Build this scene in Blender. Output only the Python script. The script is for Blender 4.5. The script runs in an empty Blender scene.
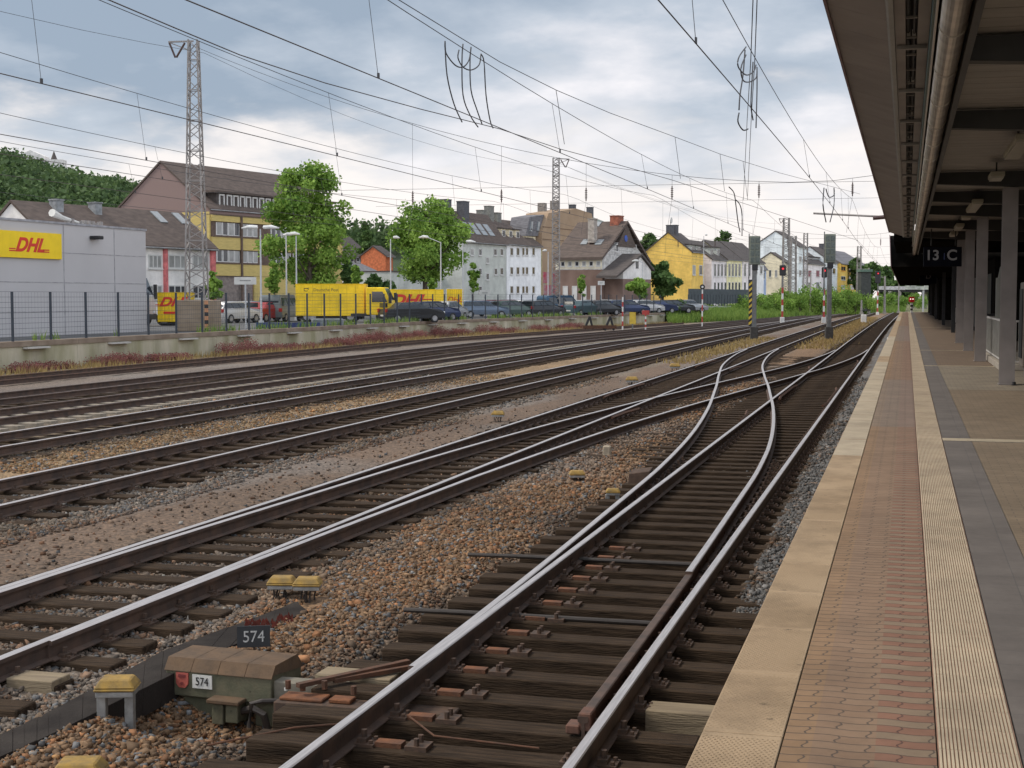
import bpy, bmesh, math, random
import numpy as np
from mathutils import Vector, Matrix
from math import pi, sin, cos, tan, atan, radians, sqrt, floor

S = bpy.context.scene
COL = S.collection
random.seed(7); RNG = np.random.default_rng(7)

# ------------------------------------------------------------------ camera
F_PX = 1450.0; H_CAM = 2.58
PITCH = atan(87 / F_PX)
YAW = atan(395 / (F_PX * cos(PITCH) + 87 * sin(PITCH)))
cam_d = bpy.data.cameras.new('camera'); cam = bpy.data.objects.new('camera', cam_d); COL.objects.link(cam)
cam_d.sensor_width = 36; cam_d.lens = 36 * F_PX / 1024
cam_d.clip_start = 0.1; cam_d.clip_end = 6000
cam.location = (0, 0, H_CAM); cam.rotation_euler = (pi / 2 - PITCH, 0, YAW)
S.camera = cam
S.render.resolution_x = 1024; S.render.resolution_y = 768

# ------------------------------------------------------------------ sky, sun, exposure
SUN_EL = radians(50); SUN_AZ = radians(-105)      # sun high to the left of the line, veiled by cloud
w = bpy.data.worlds.new('World'); S.world = w; w.use_nodes = True
nt = w.node_tree; nt.nodes.clear()
def wn(t, **k):
    n = nt.nodes.new(t)
    for a, b in k.items(): setattr(n, a, b)
    return n
L = nt.links.new
tc = wn('ShaderNodeTexCoord')
sky = wn('ShaderNodeTexSky', sky_type='NISHITA', sun_disc=False, sun_elevation=SUN_EL, sun_rotation=SUN_AZ)
bg1 = wn('ShaderNodeBackground'); bg1.inputs[1].default_value = 0.10; L(sky.outputs[0], bg1.inputs[0])
sep = wn('ShaderNodeSeparateXYZ'); L(tc.outputs['Generated'], sep.inputs[0])
def M(op, a, b=None, c=None, clamp=False):
    n = wn('ShaderNodeMath', operation=op); n.use_clamp = clamp
    for i, v in enumerate((a, b, c)):
        if v is None: continue
        if isinstance(v, (int, float)): n.inputs[i].default_value = v
        else: L(v, n.inputs[i])
    return n.outputs[0]
zz = M('MAXIMUM', sep.outputs[2], 0.0)
den = M('ADD', zz, 0.24)
cx = M('DIVIDE', sep.outputs[0], den); cy = M('DIVIDE', sep.outputs[1], den)
cmb = wn('ShaderNodeCombineXYZ'); L(cx, cmb.inputs[0]); L(cy, cmb.inputs[1])
n1 = wn('ShaderNodeTexNoise'); n1.inputs['Scale'].default_value = 0.9; n1.inputs['Detail'].default_value = 8; n1.inputs['Roughness'].default_value = 0.5; n1.inputs['Distortion'].default_value = 0.3
mp = wn('ShaderNodeMapping'); mp.inputs['Location'].default_value = (7.3, 2.2, 0.0); L(cmb.outputs[0], mp.inputs[0]); L(mp.outputs[0], n1.inputs['Vector'])
n2 = wn('ShaderNodeTexNoise'); n2.inputs['Scale'].default_value = 3.2; n2.inputs['Detail'].default_value = 7; n2.inputs['Roughness'].default_value = 0.55; L(mp.outputs[0], n2.inputs['Vector'])
mixn = M('ADD', M('MULTIPLY', n1.outputs[0], 0.72), M('MULTIPLY', n2.outputs[0], 0.28))
cr = wn('ShaderNodeValToRGB'); e = cr.color_ramp.elements
e[0].position = 0.41; e[0].color = (0.20, 0.245, 0.305, 1)
e[1].position = 0.58; e[1].color = (0.56, 0.545, 0.56, 1)
x_ = cr.color_ramp.elements.new(0.49); x_.color = (0.315, 0.35, 0.40, 1)
L(mixn, cr.inputs[0])
hz0 = M('ADD', zz, M('MULTIPLY', M('SUBTRACT', n2.outputs[0], 0.5), 0.26))
hzr = wn('ShaderNodeMapRange', interpolation_type='SMOOTHSTEP'); hzr.inputs[1].default_value = 0.055; hzr.inputs[2].default_value = 0.135; hzr.inputs[3].default_value = 1; hzr.inputs[4].default_value = 0; L(hz0, hzr.inputs[0])
hz = hzr.outputs[0]
mx = wn('ShaderNodeMixRGB'); mx.inputs[2].default_value = (0.63, 0.585, 0.56, 1)
L(M('MULTIPLY', hz, 0.88, clamp=True), mx.inputs[0]); L(cr.outputs[0], mx.inputs[1])
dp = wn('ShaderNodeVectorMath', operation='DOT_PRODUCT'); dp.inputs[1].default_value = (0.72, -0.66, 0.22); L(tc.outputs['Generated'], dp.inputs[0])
bst = M('ADD', M('MULTIPLY', M('MAXIMUM', dp.outputs['Value'], 0.0), 1.5), 1.0)      # boost added to the unseen sky behind camera right to light house fronts
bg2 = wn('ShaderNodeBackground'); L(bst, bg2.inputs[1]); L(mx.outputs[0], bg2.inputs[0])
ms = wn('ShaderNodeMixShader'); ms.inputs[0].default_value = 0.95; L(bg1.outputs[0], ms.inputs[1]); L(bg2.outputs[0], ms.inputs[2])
wo = wn('ShaderNodeOutputWorld'); L(ms.outputs[0], wo.inputs[0])
sl = bpy.data.lights.new('sun', 'SUN'); sl.energy = 1.5; sl.angle = radians(14); sl.color = (1, 0.92, 0.80)
so = bpy.data.objects.new('sun', sl); COL.objects.link(so)
sd = Vector((sin(SUN_AZ) * cos(SUN_EL), cos(SUN_AZ) * cos(SUN_EL), sin(SUN_EL)))
so.rotation_euler = sd.to_track_quat('Z', 'Y').to_euler()
S.view_settings.view_transform = 'Standard'; S.view_settings.look = 'None'; S.view_settings.gamma = 1
S.view_settings.use_curve_mapping = False; S.view_settings.exposure = 0.80

# ------------------------------------------------------------------ survey helpers (photo measurements -> metres)
def ray(px, py):
    x = px - 512; y = 384 - py
    fw = F_PX * cos(PITCH) + y * sin(PITCH); up = y * cos(PITCH) - F_PX * sin(PITCH)
    return x * cos(YAW) - fw * sin(YAW), x * sin(YAW) + fw * cos(YAW), up, fw
def onz(px, py, z=0.0):
    X, Y, u, _ = ray(px, py); s = (z - H_CAM) / u; return Vector((X * s, Y * s, z))
def onx(px, py, x0):
    X, Y, u, _ = ray(px, py); s = x0 / X; return Vector((x0, Y * s, H_CAM + u * s))
def at(px, D, z=0.0):
    lat = (px - 512) / F_PX * D
    return Vector((lat * cos(YAW) - D * sin(YAW), lat * sin(YAW) + D * cos(YAW), z))
def zat(py, D):
    _, _, u, fw = ray(512, py); return H_CAM + u / fw * D
def camdir(l, d):
    v = Vector((l * cos(YAW) - d * sin(YAW), l * sin(YAW) + d * cos(YAW), 0)); return v.normalized()

# ------------------------------------------------------------------ materials
def mat(name, col, rough=0.8, metal=0.0, var=0.25, scale=3.0, bump=0.0, bscale=None, col2=None, emit=None, spec=None, attr=None, detail=4, stretch=None, grime=None):
    m = bpy.data.materials.new(name); m.use_nodes = True; t = m.node_tree; b = t.nodes['Principled BSDF']
    b.inputs['Roughness'].default_value = rough; b.inputs['Metallic'].default_value = metal
    if spec is not None: b.inputs['Specular IOR Level'].default_value = spec
    tcn = t.nodes.new('ShaderNodeTexCoord')
    vec = tcn.outputs['Object']
    if stretch:
        mpp = t.nodes.new('ShaderNodeMapping'); mpp.inputs['Scale'].default_value = stretch; t.links.new(vec, mpp.inputs[0]); vec = mpp.outputs[0]
    n = t.nodes.new('ShaderNodeTexNoise'); n.inputs['Scale'].default_value = scale; n.inputs['Detail'].default_value = detail
    t.links.new(vec, n.inputs['Vector'])
    r = t.nodes.new('ShaderNodeValToRGB'); ee = r.color_ramp.elements
    c2 = col2 if col2 else tuple(min(1, c * (1 + var)) for c in col)
    c1 = col if col2 else tuple(c * (1 - var) for c in col)
    ee[0].position = 0.35; ee[0].color = (*c1, 1); ee[1].position = 0.68; ee[1].color = (*c2, 1)
    t.links.new(n.outputs[0], r.inputs[0])
    out = r.outputs[0]
    if attr:
        a = t.nodes.new('ShaderNodeAttribute'); a.attribute_name = attr
        mm = t.nodes.new('ShaderNodeMixRGB'); mm.blend_type = 'MULTIPLY'; mm.inputs[0].default_value = 1
        t.links.new(out, mm.inputs[1]); t.links.new(a.outputs['Color'], mm.inputs[2]); out = mm.outputs[0]
    if grime:
        vz = t.nodes.new('ShaderNodeTexVoronoi'); vz.inputs['Scale'].default_value = grime[0]; t.links.new(vec, vz.inputs['Vector'])
        q = t.nodes.new('ShaderNodeMapRange'); q.inputs[1].default_value = .05; q.inputs[2].default_value = .09; q.inputs[3].default_value = grime[1]; q.inputs[4].default_value = 1; t.links.new(vz.outputs['Distance'], q.inputs[0])
        n7 = t.nodes.new('ShaderNodeTexNoise'); n7.inputs['Scale'].default_value = grime[2]; n7.inputs['Detail'].default_value = 9; n7.inputs['Roughness'].default_value = .75; t.links.new(vec, n7.inputs['Vector'])
        q3 = t.nodes.new('ShaderNodeMapRange'); q3.inputs[1].default_value = .32; q3.inputs[2].default_value = .55; q3.inputs[3].default_value = .72; q3.inputs[4].default_value = 1.04; t.links.new(n7.outputs[0], q3.inputs[0])
        q4 = t.nodes.new('ShaderNodeMath'); q4.operation = 'MULTIPLY'; t.links.new(q.outputs[0], q4.inputs[0]); t.links.new(q3.outputs[0], q4.inputs[1])
        q5 = t.nodes.new('ShaderNodeMixRGB'); q5.blend_type = 'MULTIPLY'; q5.inputs[0].default_value = 1; t.links.new(out, q5.inputs[1]); t.links.new(q4.outputs[0], q5.inputs[2]); out = q5.outputs[0]
    t.links.new(out, b.inputs['Base Color'])
    if bump:
        n3 = t.nodes.new('ShaderNodeTexNoise'); n3.inputs['Scale'].default_value = bscale or scale * 6; n3.inputs['Detail'].default_value = 5
        t.links.new(vec, n3.inputs['Vector'])
        bp = t.nodes.new('ShaderNodeBump'); bp.inputs['Strength'].default_value = bump; bp.inputs['Distance'].default_value = 0.02
        t.links.new(n3.outputs[0], bp.inputs['Height']); t.links.new(bp.outputs[0], b.inputs['Normal'])
    if emit:
        b.inputs['Emission Color'].default_value = (*emit[:3], 1); b.inputs['Emission Strength'].default_value = emit[3]
    return m

# ------------------------------------------------------------------ mesh builder
class MB:
    def __init__(s): s.v = []; s.f = []; s.m = []; s.mi = 0
    def add(s, vs, fs):
        o = len(s.v); s.v += [tuple(v) for v in vs]; s.f += [tuple(i + o for i in f) for f in fs]; s.m += [s.mi] * len(fs); return s
    def box(s, x0, x1, y0, y1, z0, z1):
        return s.add([(x, y, z) for z in (z0, z1) for y in (y0, y1) for x in (x0, x1)],
                     [(0, 2, 3, 1), (4, 5, 7, 6), (0, 1, 5, 4), (2, 6, 7, 3), (0, 4, 6, 2), (1, 3, 7, 5)])
    def hexa(s, p): return s.add(p, [(0, 3, 2, 1), (4, 5, 6, 7), (0, 1, 5, 4), (1, 2, 6, 5), (2, 3, 7, 6), (3, 0, 4, 7)])
    def cyl(s, c, r, h, n=12, r2=None, axis='z', caps=True):
        r2 = r if r2 is None else r2; vs = []
        for k, (rr, hh) in enumerate(((r, 0), (r2, h))):
            for i in range(n):
                a = 2 * pi * i / n; p = (cos(a) * rr, sin(a) * rr, hh)
                if axis == 'x': p = (p[2], p[0], p[1])
                elif axis == 'y': p = (p[0], p[2], p[1])
                vs.append((c[0] + p[0], c[1] + p[1], c[2] + p[2]))
        fs = [(i, (i + 1) % n, n + (i + 1) % n, n + i) for i in range(n)]
        if caps: fs += [tuple(range(n - 1, -1, -1)), tuple(range(n, 2 * n))]
        return s.add(vs, fs)
    def tube(s, pts, r, n=6, caps=True):
        pts = [Vector(p) for p in pts]; vs = []; N = len(pts)
        for i, p in enumerate(pts):
            d = (pts[min(i + 1, N - 1)] - pts[max(i - 1, 0)]).normalized()
            up = Vector((0, 0, 1)) if abs(d.z) < 0.95 else Vector((1, 0, 0))
            a = d.cross(up).normalized(); b = a.cross(d).normalized()
            rr = r[i] if isinstance(r, (list, tuple)) else r
            for k in range(n):
                t = 2 * pi * k / n; vs.append(p + a * cos(t) * rr + b * sin(t) * rr)
        fs = [(i * n + k, i * n + (k + 1) % n, (i + 1) * n + (k + 1) % n, (i + 1) * n + k) for i in range(N - 1) for k in range(n)]
        if caps: fs += [tuple(range(n - 1, -1, -1)), tuple(range((N - 1) * n, N * n))]
        return s.add(vs, fs)
    def bar(s, a, b, w, h=None):
        h = h or w; a = Vector(a); b = Vector(b); d = (b - a).normalized()
        up = Vector((0, 0, 1)) if abs(d.z) < 0.95 else Vector((1, 0, 0))
        x = d.cross(up).normalized() * (w / 2); y = x.normalized().cross(d).normalized() * (h / 2)
        return s.hexa([a - x - y, a + x - y, a + x + y, a - x + y, b - x - y, b + x - y, b + x + y, b - x + y])
    def prism(s, prof, y0, y1, axis='y'):
        n = len(prof); vs = []
        for yy in (y0, y1):
            for (a, b) in prof: vs.append((a, yy, b) if axis == 'y' else (yy, a, b))
        fs = [(i, (i + 1) % n, n + (i + 1) % n, n + i) for i in range(n)] + [tuple(range(n - 1, -1, -1)), tuple(range(n, 2 * n))]
        return s.add(vs, fs)
    def build(s, name, m, parent=None, loc=None, bevel=0.0, smooth=False, colors=None):
        me = bpy.data.meshes.new(name); me.from_pydata(s.v, [], s.f)
        ml = m if isinstance(m, (list, tuple)) else [m]
        for q in ml: me.materials.append(q)
        if len(ml) > 1: me.polygons.foreach_set('material_index', s.m)
        bm = bmesh.new(); bm.from_mesh(me); bmesh.ops.recalc_face_normals(bm, faces=bm.faces)
        if bevel: bmesh.ops.bevel(bm, geom=[e for e in bm.edges], offset=bevel, segments=1, affect='EDGES')
        bm.to_mesh(me); bm.free()
        if smooth: me.polygons.foreach_set('use_smooth', [True] * len(me.polygons))
        o = bpy.data.objects.new(name, me); COL.objects.link(o)
        if parent: o.parent = parent
        if loc is not None: o.location = loc
        return o
def tag(o, label=None, cat=None, group=None, kind=None):
    if label: o['label'] = label
    if cat: o['category'] = cat
    if group: o['group'] = group
    if kind: o['kind'] = kind
    return o
def thing(name, label, cat, loc=(0, 0, 0), rz=0.0, group=None):
    o = bpy.data.objects.new(name, None); COL.objects.link(o); o.empty_display_size = 0.3
    o.location = loc; o.rotation_euler = (0, 0, rz); return tag(o, label, cat, group)
CH = {}
def copy_tree(o, parent=None, skip=()):
    c = o.copy(); COL.objects.link(c); c.parent = parent
    for ch in list(o.children): copy_tree(ch, c)
    return c
def struct(name, mb, m, **k):
    o = mb.build(name, m, **k); o['kind'] = 'structure'; return o
def text(parent, name, body, size, m, mtx, shear=0.0, sx=1.0, ext=0.002, align='CENTER', off=0.0):
    c = bpy.data.curves.new(name, 'FONT'); c.body = body; c.size = size; c.shear = shear; c.align_x = align; c.align_y = 'CENTER'; c.extrude = ext; c.offset = off
    tmp = bpy.data.objects.new('tmp', c); COL.objects.link(tmp); bpy.context.view_layer.update()
    me = bpy.data.meshes.new_from_object(tmp.evaluated_get(bpy.context.evaluated_depsgraph_get())); bpy.data.objects.remove(tmp)
    me.transform(mtx @ Matrix.Diagonal((sx, 1, 1, 1))); me.materials.clear(); me.materials.append(m); me.name = name
    o = bpy.data.objects.new(name, me); COL.objects.link(o); o.parent = parent; return o
FRONT = Matrix.Rotation(pi / 2, 4, 'X')      # text standing up, read from -y
# ================================================================== GROUND
RAMP = [  # x position -> stone colour across the line
 (-36, (.20, .17, .12)), (-28.6, (.20, .17, .12)), (-27.6, (.18, .15, .13)), (-25.4, (.15, .135, .135)), (-24.6, (.22, .15, .11)), (-23.8, (.11, .09, .08)), (-22.0, (.11, .09, .08)), (-21.6, (.20, .165, .13)),
 (-20.8, (.19, .155, .12)), (-20.3, (.10, .085, .07)), (-18.4, (.10, .085, .07)), (-18.0, (.19, .15, .105)), (-17.2, (.15, .12, .08)), (-14.9, (.12, .10, .08)), (-14.5, (.235, .17, .10)),
 (-12.9, (.235, .17, .10)), (-12.5, (.085, .07, .058)), (-10.6, (.085, .07, .058)), (-10.1, (.155, .135, .115)), (-9.8, (.16, .13, .105)), (-9.6, (.135, .098, .075)), (-8.4, (.14, .102, .077)), (-8.1, (.13, .10, .075)),
 (-7.6, (.155, .11, .075)), (-6.3, (.155, .11, .075)), (-5.8, (.165, .135, .11)), (-5.4, (.215, .145, .092)), (-4.4, (.225, .150, .092)), (-4.0, (.16, .125, .10)), (-3.6, (.085, .063, .046)), (-1.62, (.085, .066, .05)), (-1.45, (.135, .145, .165)), (-.9, (.135, .145, .165))]
RX = np.array([r[0] for r in RAMP]); RC = np.array([r[1] for r in RAMP]) * np.array([.88, .79, .67])
def bend(x, y):            # lines and wall left of the main tracks swing in towards the junction
    x = np.asarray(x, float); y = np.asarray(y, float)
    s = np.clip(1 - .0030 * np.clip(y - 82, 0, None), .45, 1)
    far = .55 * (np.clip(y - 80, 0, None) / 125) ** 2
    wgt = np.clip((-x - 12.5) / 3.5, 0, 1)
    return x * (1 - wgt + wgt * s) + far * (1 - wgt)
def bx(x, y): return float(bend(x, y))
_GN = RNG.random((64, 64))
def vnoise(x, y, sc):
    x = np.asarray(x) * sc + 100; y = np.asarray(y) * sc + 100
    xi = np.floor(x).astype(int); yi = np.floor(y).astype(int); fx = x - xi; fy = y - yi
    fx = fx * fx * (3 - 2 * fx); fy = fy * fy * (3 - 2 * fy)
    g = lambda a, b: _GN[a % 64, b % 64]
    return (g(xi, yi) * (1 - fx) + g(xi + 1, yi) * fx) * (1 - fy) + (g(xi, yi + 1) * (1 - fx) + g(xi + 1, yi + 1) * fx) * fy
def gz(x, y):
    x = np.asarray(x, float); y = np.asarray(y, float)
    px = [-60, -13.2, -12.7, -10.5, -10.1, -8.7, -8.2, -5.9, -5.5, -4.9, -4.25, -3.95, -1.55, -1.05, 1]
    zn = [-.22, -.22, -.215, -.215, -.22, -.20, -.225, -.23, -.19, -.19, -.24, -.37, -.39, -.33, -.33]
    zf = [-.22, -.22, -.26, -.26, -.22, -.20, -.235, -.24, -.19, -.17, -.20, -.26, -.24, -.16, -.17]
    z1 = np.interp(x, px, zn); z2 = np.interp(x, px, zf); t = np.clip((y - 13) / 10, 0, 1)
    z = z1 * (1 - t) + z2 * t
    q = np.clip((x + 1.62) / .22, 0, 1) * np.clip((y - 11.8) / 1.6, 0, 1); z = z * (1 - q) + (-.135) * q
    # hollow round the point machine
    z = z - .33 * np.exp(-np.maximum(0, ((x + 4.60) / .66) ** 2 + ((y - 9.12) / .72) ** 2) ** 2) - .03 * ((x < -5.15) & (x > -6.0) & (y < 12.3))
    return z + (vnoise(x, y, 1.3) - .5) * .04 + (vnoise(x, y, 5) - .5) * .03
def ramp_color(x, y):
    xx = x + (vnoise(x, y, .8) - .5) * .7
    c = np.stack([np.interp(xx, RX, RC[:, i]) for i in range(3)], -1)
    # patches: grey stone re-ballasting, dark oily places, dry weeds beside the signals
    n = vnoise(x + 31, y * .6, .55)[..., None]
    c = c * (0.82 + .36 * n)
    gp = np.clip((vnoise(x * 1.3 + 9, y * .5 + 5, .5) - .62) * 5, 0, 1)[..., None] * .45 * ((x < -5.5) | (y > 16))[..., None]
    c = c * (1 - gp) + np.array([.165, .15, .135]) * gp
    return c
ys = np.concatenate([np.arange(3.5, 30, .14), np.arange(30, 80, .5), np.arange(80, 330, 3)])
xs = np.concatenate([np.arange(-60, -32, 3), np.arange(-32, -12, .5), np.arange(-12, -.86, .12), [-.845]])
XX, YY = np.meshgrid(xs, ys); ZZ = gz(XX, YY); GC = ramp_color(XX, YY)
BX = bend(XX, YY)
v = np.stack([BX, YY, ZZ], -1).reshape(-1, 3); ny, nx = XX.shape
i = np.arange(nx - 1)[None, :] + np.arange(ny - 1)[:, None] * nx
quads = np.stack([i, i + 1, i + nx + 1, i + nx], -1).reshape(-1, 4)
def np_mesh(name, v, q, colors=None, mats=()):
    me = bpy.data.meshes.new(name); me.vertices.add(len(v)); me.vertices.foreach_set('co', v.astype(np.float32).ravel())
    k = q.shape[1]; me.loops.add(q.size); me.loops.foreach_set('vertex_index', q.astype(np.int32).ravel())
    me.polygons.add(len(q)); me.polygons.foreach_set('loop_start', np.arange(0, q.size, k, dtype=np.int32)); me.polygons.foreach_set('loop_total', np.full(len(q), k, np.int32))
    me.update(calc_edges=True)
    if colors is not None:
        a = me.color_attributes.new('tint', 'FLOAT_COLOR', 'POINT')
        a.data.foreach_set('color', np.concatenate([colors, np.ones((len(colors), 1))], 1).astype(np.float32).ravel())
    for m in mats: me.materials.append(m)
    o = bpy.data.objects.new(name, me); COL.objects.link(o); return o

def ballast_mat():
    m = bpy.data.materials.new('track_ballast'); m.use_nodes = True; t = m.node_tree; b = t.nodes['Principled BSDF']; b.inputs['Roughness'].default_value = .9
    a = t.nodes.new('ShaderNodeAttribute'); a.attribute_name = 'tint'
    g = t.nodes.new('ShaderNodeNewGeometry')
    vo = t.nodes.new('ShaderNodeTexVoronoi'); vo.inputs['Scale'].default_value = 27; t.links.new(g.outputs['Position'], vo.inputs['Vector'])
    sp = t.nodes.new('ShaderNodeSeparateColor'); t.links.new(vo.outputs['Color'], sp.inputs[0])
    mr = t.nodes.new('ShaderNodeMapRange'); mr.inputs[3].default_value = .5; mr.inputs[4].default_value = 1.55; t.links.new(sp.outputs[0], mr.inputs[0])
    mm = t.nodes.new('ShaderNodeMixRGB'); mm.blend_type = 'MULTIPLY'; mm.inputs[0].default_value = 1
    t.links.new(a.outputs['Color'], mm.inputs[1]); t.links.new(mr.outputs[0], mm.inputs[2])
    t.links.new(mm.outputs[0], b.inputs['Base Color'])
    bp = t.nodes.new('ShaderNodeBump'); bp.inputs['Strength'].default_value = .6; bp.inputs['Distance'].default_value = .02; bp.invert = True
    t.links.new(vo.outputs['Distance'], bp.inputs['Height']); t.links.new(bp.outputs[0], b.inputs['Normal'])
    return m
M_BAL = ballast_mat()
bal = np_mesh('ballast_bed', v, quads, GC.reshape(-1, 3), [M_BAL]); bal['kind'] = 'structure'
# loose stones lying on the bed
TL_ = [onz(*q, -.165) for q in [(-140, 802), (0, 735), (60, 706), (164, 650), (244, 621.5), (296, 602)]]; TRR_ = [onz(*q, -.165) for q in [(-140, 828), (0, 757), (60, 730), (161, 679.5), (208.5, 656), (308, 611)]]
def stones():
    P = []
    def region(x0, x1, y0, y1, dens, s0, s1):
        n = int((x1 - x0) * (y1 - y0) * dens)
        x = RNG.uniform(x0, x1, n); y = RNG.uniform(y0, y1, n); s = RNG.uniform(s0, s1, n)
        lim = -(y * .645) - 1.2            # left border of what can be seen, with a margin
        k = (x > lim); P.append(np.stack([x[k], y[k], s[k]], 1))
    region(-9, -.9, 5.5, 13, 1500, .020, .043)
    region(-12, -.9, 13, 20, 950, .022, .045)
    region(-16, -.9, 20, 32, 330, .026, .050)
    region(-20, -.9, 32, 50, 90, .032, .055)
    P = np.concatenate(P); x, y, s = P.T
    z = gz(x, y) + RNG.uniform(-.2, .45, len(x)) * s
    # fewer on the trodden dirt path
    keep = ~((np.abs(x + 8.95 + .25 * (vnoise(x, y, .4) - .5)) < .68) & (RNG.random(len(x)) < .96)); x, y, s, z = x[keep], y[keep], s[keep], z[keep]
    el = np.interp(y, [p.y for p in TL_], [p.x for p in TL_]); er = np.interp(y, [p.y for p in TRR_], [p.x for p in TRR_])
    kp = ~((x > el + .02) & (x < er - .02) & (y < 12.3)); x, y, s, z = x[kp], y[kp], s[kp], z[kp]
    n = len(x)
    cube = np.array([(a, b, c) for c in (-1, 1) for b in (-1, 1) for a in (-1, 1)], float)
    V = cube[None] * (.5 * s)[:, None, None] * RNG.uniform(.35, 1.12, (n, 8, 3))
    V *= RNG.uniform(.45, 1.5, (n, 1, 3)); V[:, :, 2] *= .8; V *= RNG.lognormal(0, .22, n)[:, None, None]
    an = RNG.uniform(0, 2 * pi, n); tl = RNG.normal(0, .5, n)
    ct, st = np.cos(tl)[:, None], np.sin(tl)[:, None]; Y2 = V[:, :, 1] * ct - V[:, :, 2] * st; Z2 = V[:, :, 1] * st + V[:, :, 2] * ct
    ca, sa = np.cos(an)[:, None], np.sin(an)[:, None]; X3 = V[:, :, 0] * ca - Y2 * sa; Y3 = V[:, :, 0] * sa + Y2 * ca
    V = np.stack([X3 + x[:, None], Y3 + y[:, None], Z2 + z[:, None]], -1).reshape(-1, 3)
    fc = np.array([(0, 2, 3, 1), (4, 5, 7, 6), (0, 1, 5, 4), (2, 6, 7, 3), (0, 4, 6, 2), (1, 3, 7, 5)])
    Q = (fc[None] + (np.arange(n) * 8)[:, None, None]).reshape(-1, 4)
    c = ramp_color(x, y) * RNG.lognormal(0.0, .30, n)[:, None]
    hue = RNG.random(n)[:, None]
    c = np.where(hue < .20, c * np.array([1.28, .98, .78]), c); c = np.where(hue > .86, c.mean(1, keepdims=True) * np.array([1.0, 1.0, 1.0]), c)
    c = np.where((hue > .992), np.array([.36, .33, .29]), c)
    o = np_mesh('ballast_stones', V, Q, np.repeat(np.clip(c, 0, .6), 8, 0), [M_ST]); return o
M_ST = mat('stone', (.85, .85, .85), .85, var=.12, scale=30, attr='tint')
tag(stones(), 'loose brown and grey ballast stones lying round the near tracks', 'ballast', kind='stuff')

# far ground, car park level, junction verge
M_EARTH = mat('earth', (.09, .08, .055), .95, col2=(.15, .14, .09), scale=.3, bump=.4, bscale=3)
M_ASPH = mat('asphalt', (.10, .10, .10), .9, var=.2, scale=.5, bump=.2, bscale=20)
struct('ground', MB().add([(-3000, -300, -.62), (3000, -300, -.62), (3000, 4000, -.62), (-3000, 4000, -.62)], [(0, 1, 2, 3)]), M_EARTH)
WALL = [(onz(-330, 358, .9).x - .1, onz(-330, 358, .9).y), (-32.4, 46.8), (-32.2, 68), (-32.3, 99.8), (-29.3, 124), (-25.3, 156)]
WALL[0] = (-32.5, 28)
pts = [(x - .2, y) for x, y in WALL]
mb = MB(); top = [(x, y, .80) for x, y in pts] + [(-26, 190, .8), (-22, 330, .8)]
n_ = len(top); vs = top + [(-1200, p[1] if k else 28, .80) for k, p in enumerate(top)]
mb.add(vs, [(k, k + 1, n_ + k + 1, n_ + k) for k in range(n_ - 1)])
o_ = [(-22, 330, .8), (60, 330, .8), (60, 1500, .8), (-1200, 1500, .8), (-1200, 330, .8)]
struct('car_park_ground', mb, M_ASPH)

# grass verge at the end of the wall
M_VERGE = mat('verge_soil', (.10, .11, .04), .95, col2=(.17, .16, .08), scale=1.2, bump=.5)
mb = MB(); L1 = [(-25.0, 156), (-24, 180), (-17, 240), (-4.5, 305), (-3.5, 335)]; L2 = [(-32, 156), (-34, 190), (-30, 260), (-20, 330), (-16, 335)]
mb.add([(x, y, -.17) for x, y in L1] + [(x, y, .95) for x, y in L2], [(k, k + 1, 6 + k, 5 + k) for k in range(4)])
struct('verge', mb, M_VERGE)
mb = MB(); mb.add([(-16, 262, -.12), (40, 275, -.12), (40, 345, .7), (-20, 345, .7)], [(0, 1, 2, 3)]); struct('far_verge', mb, M_VERGE)

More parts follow.
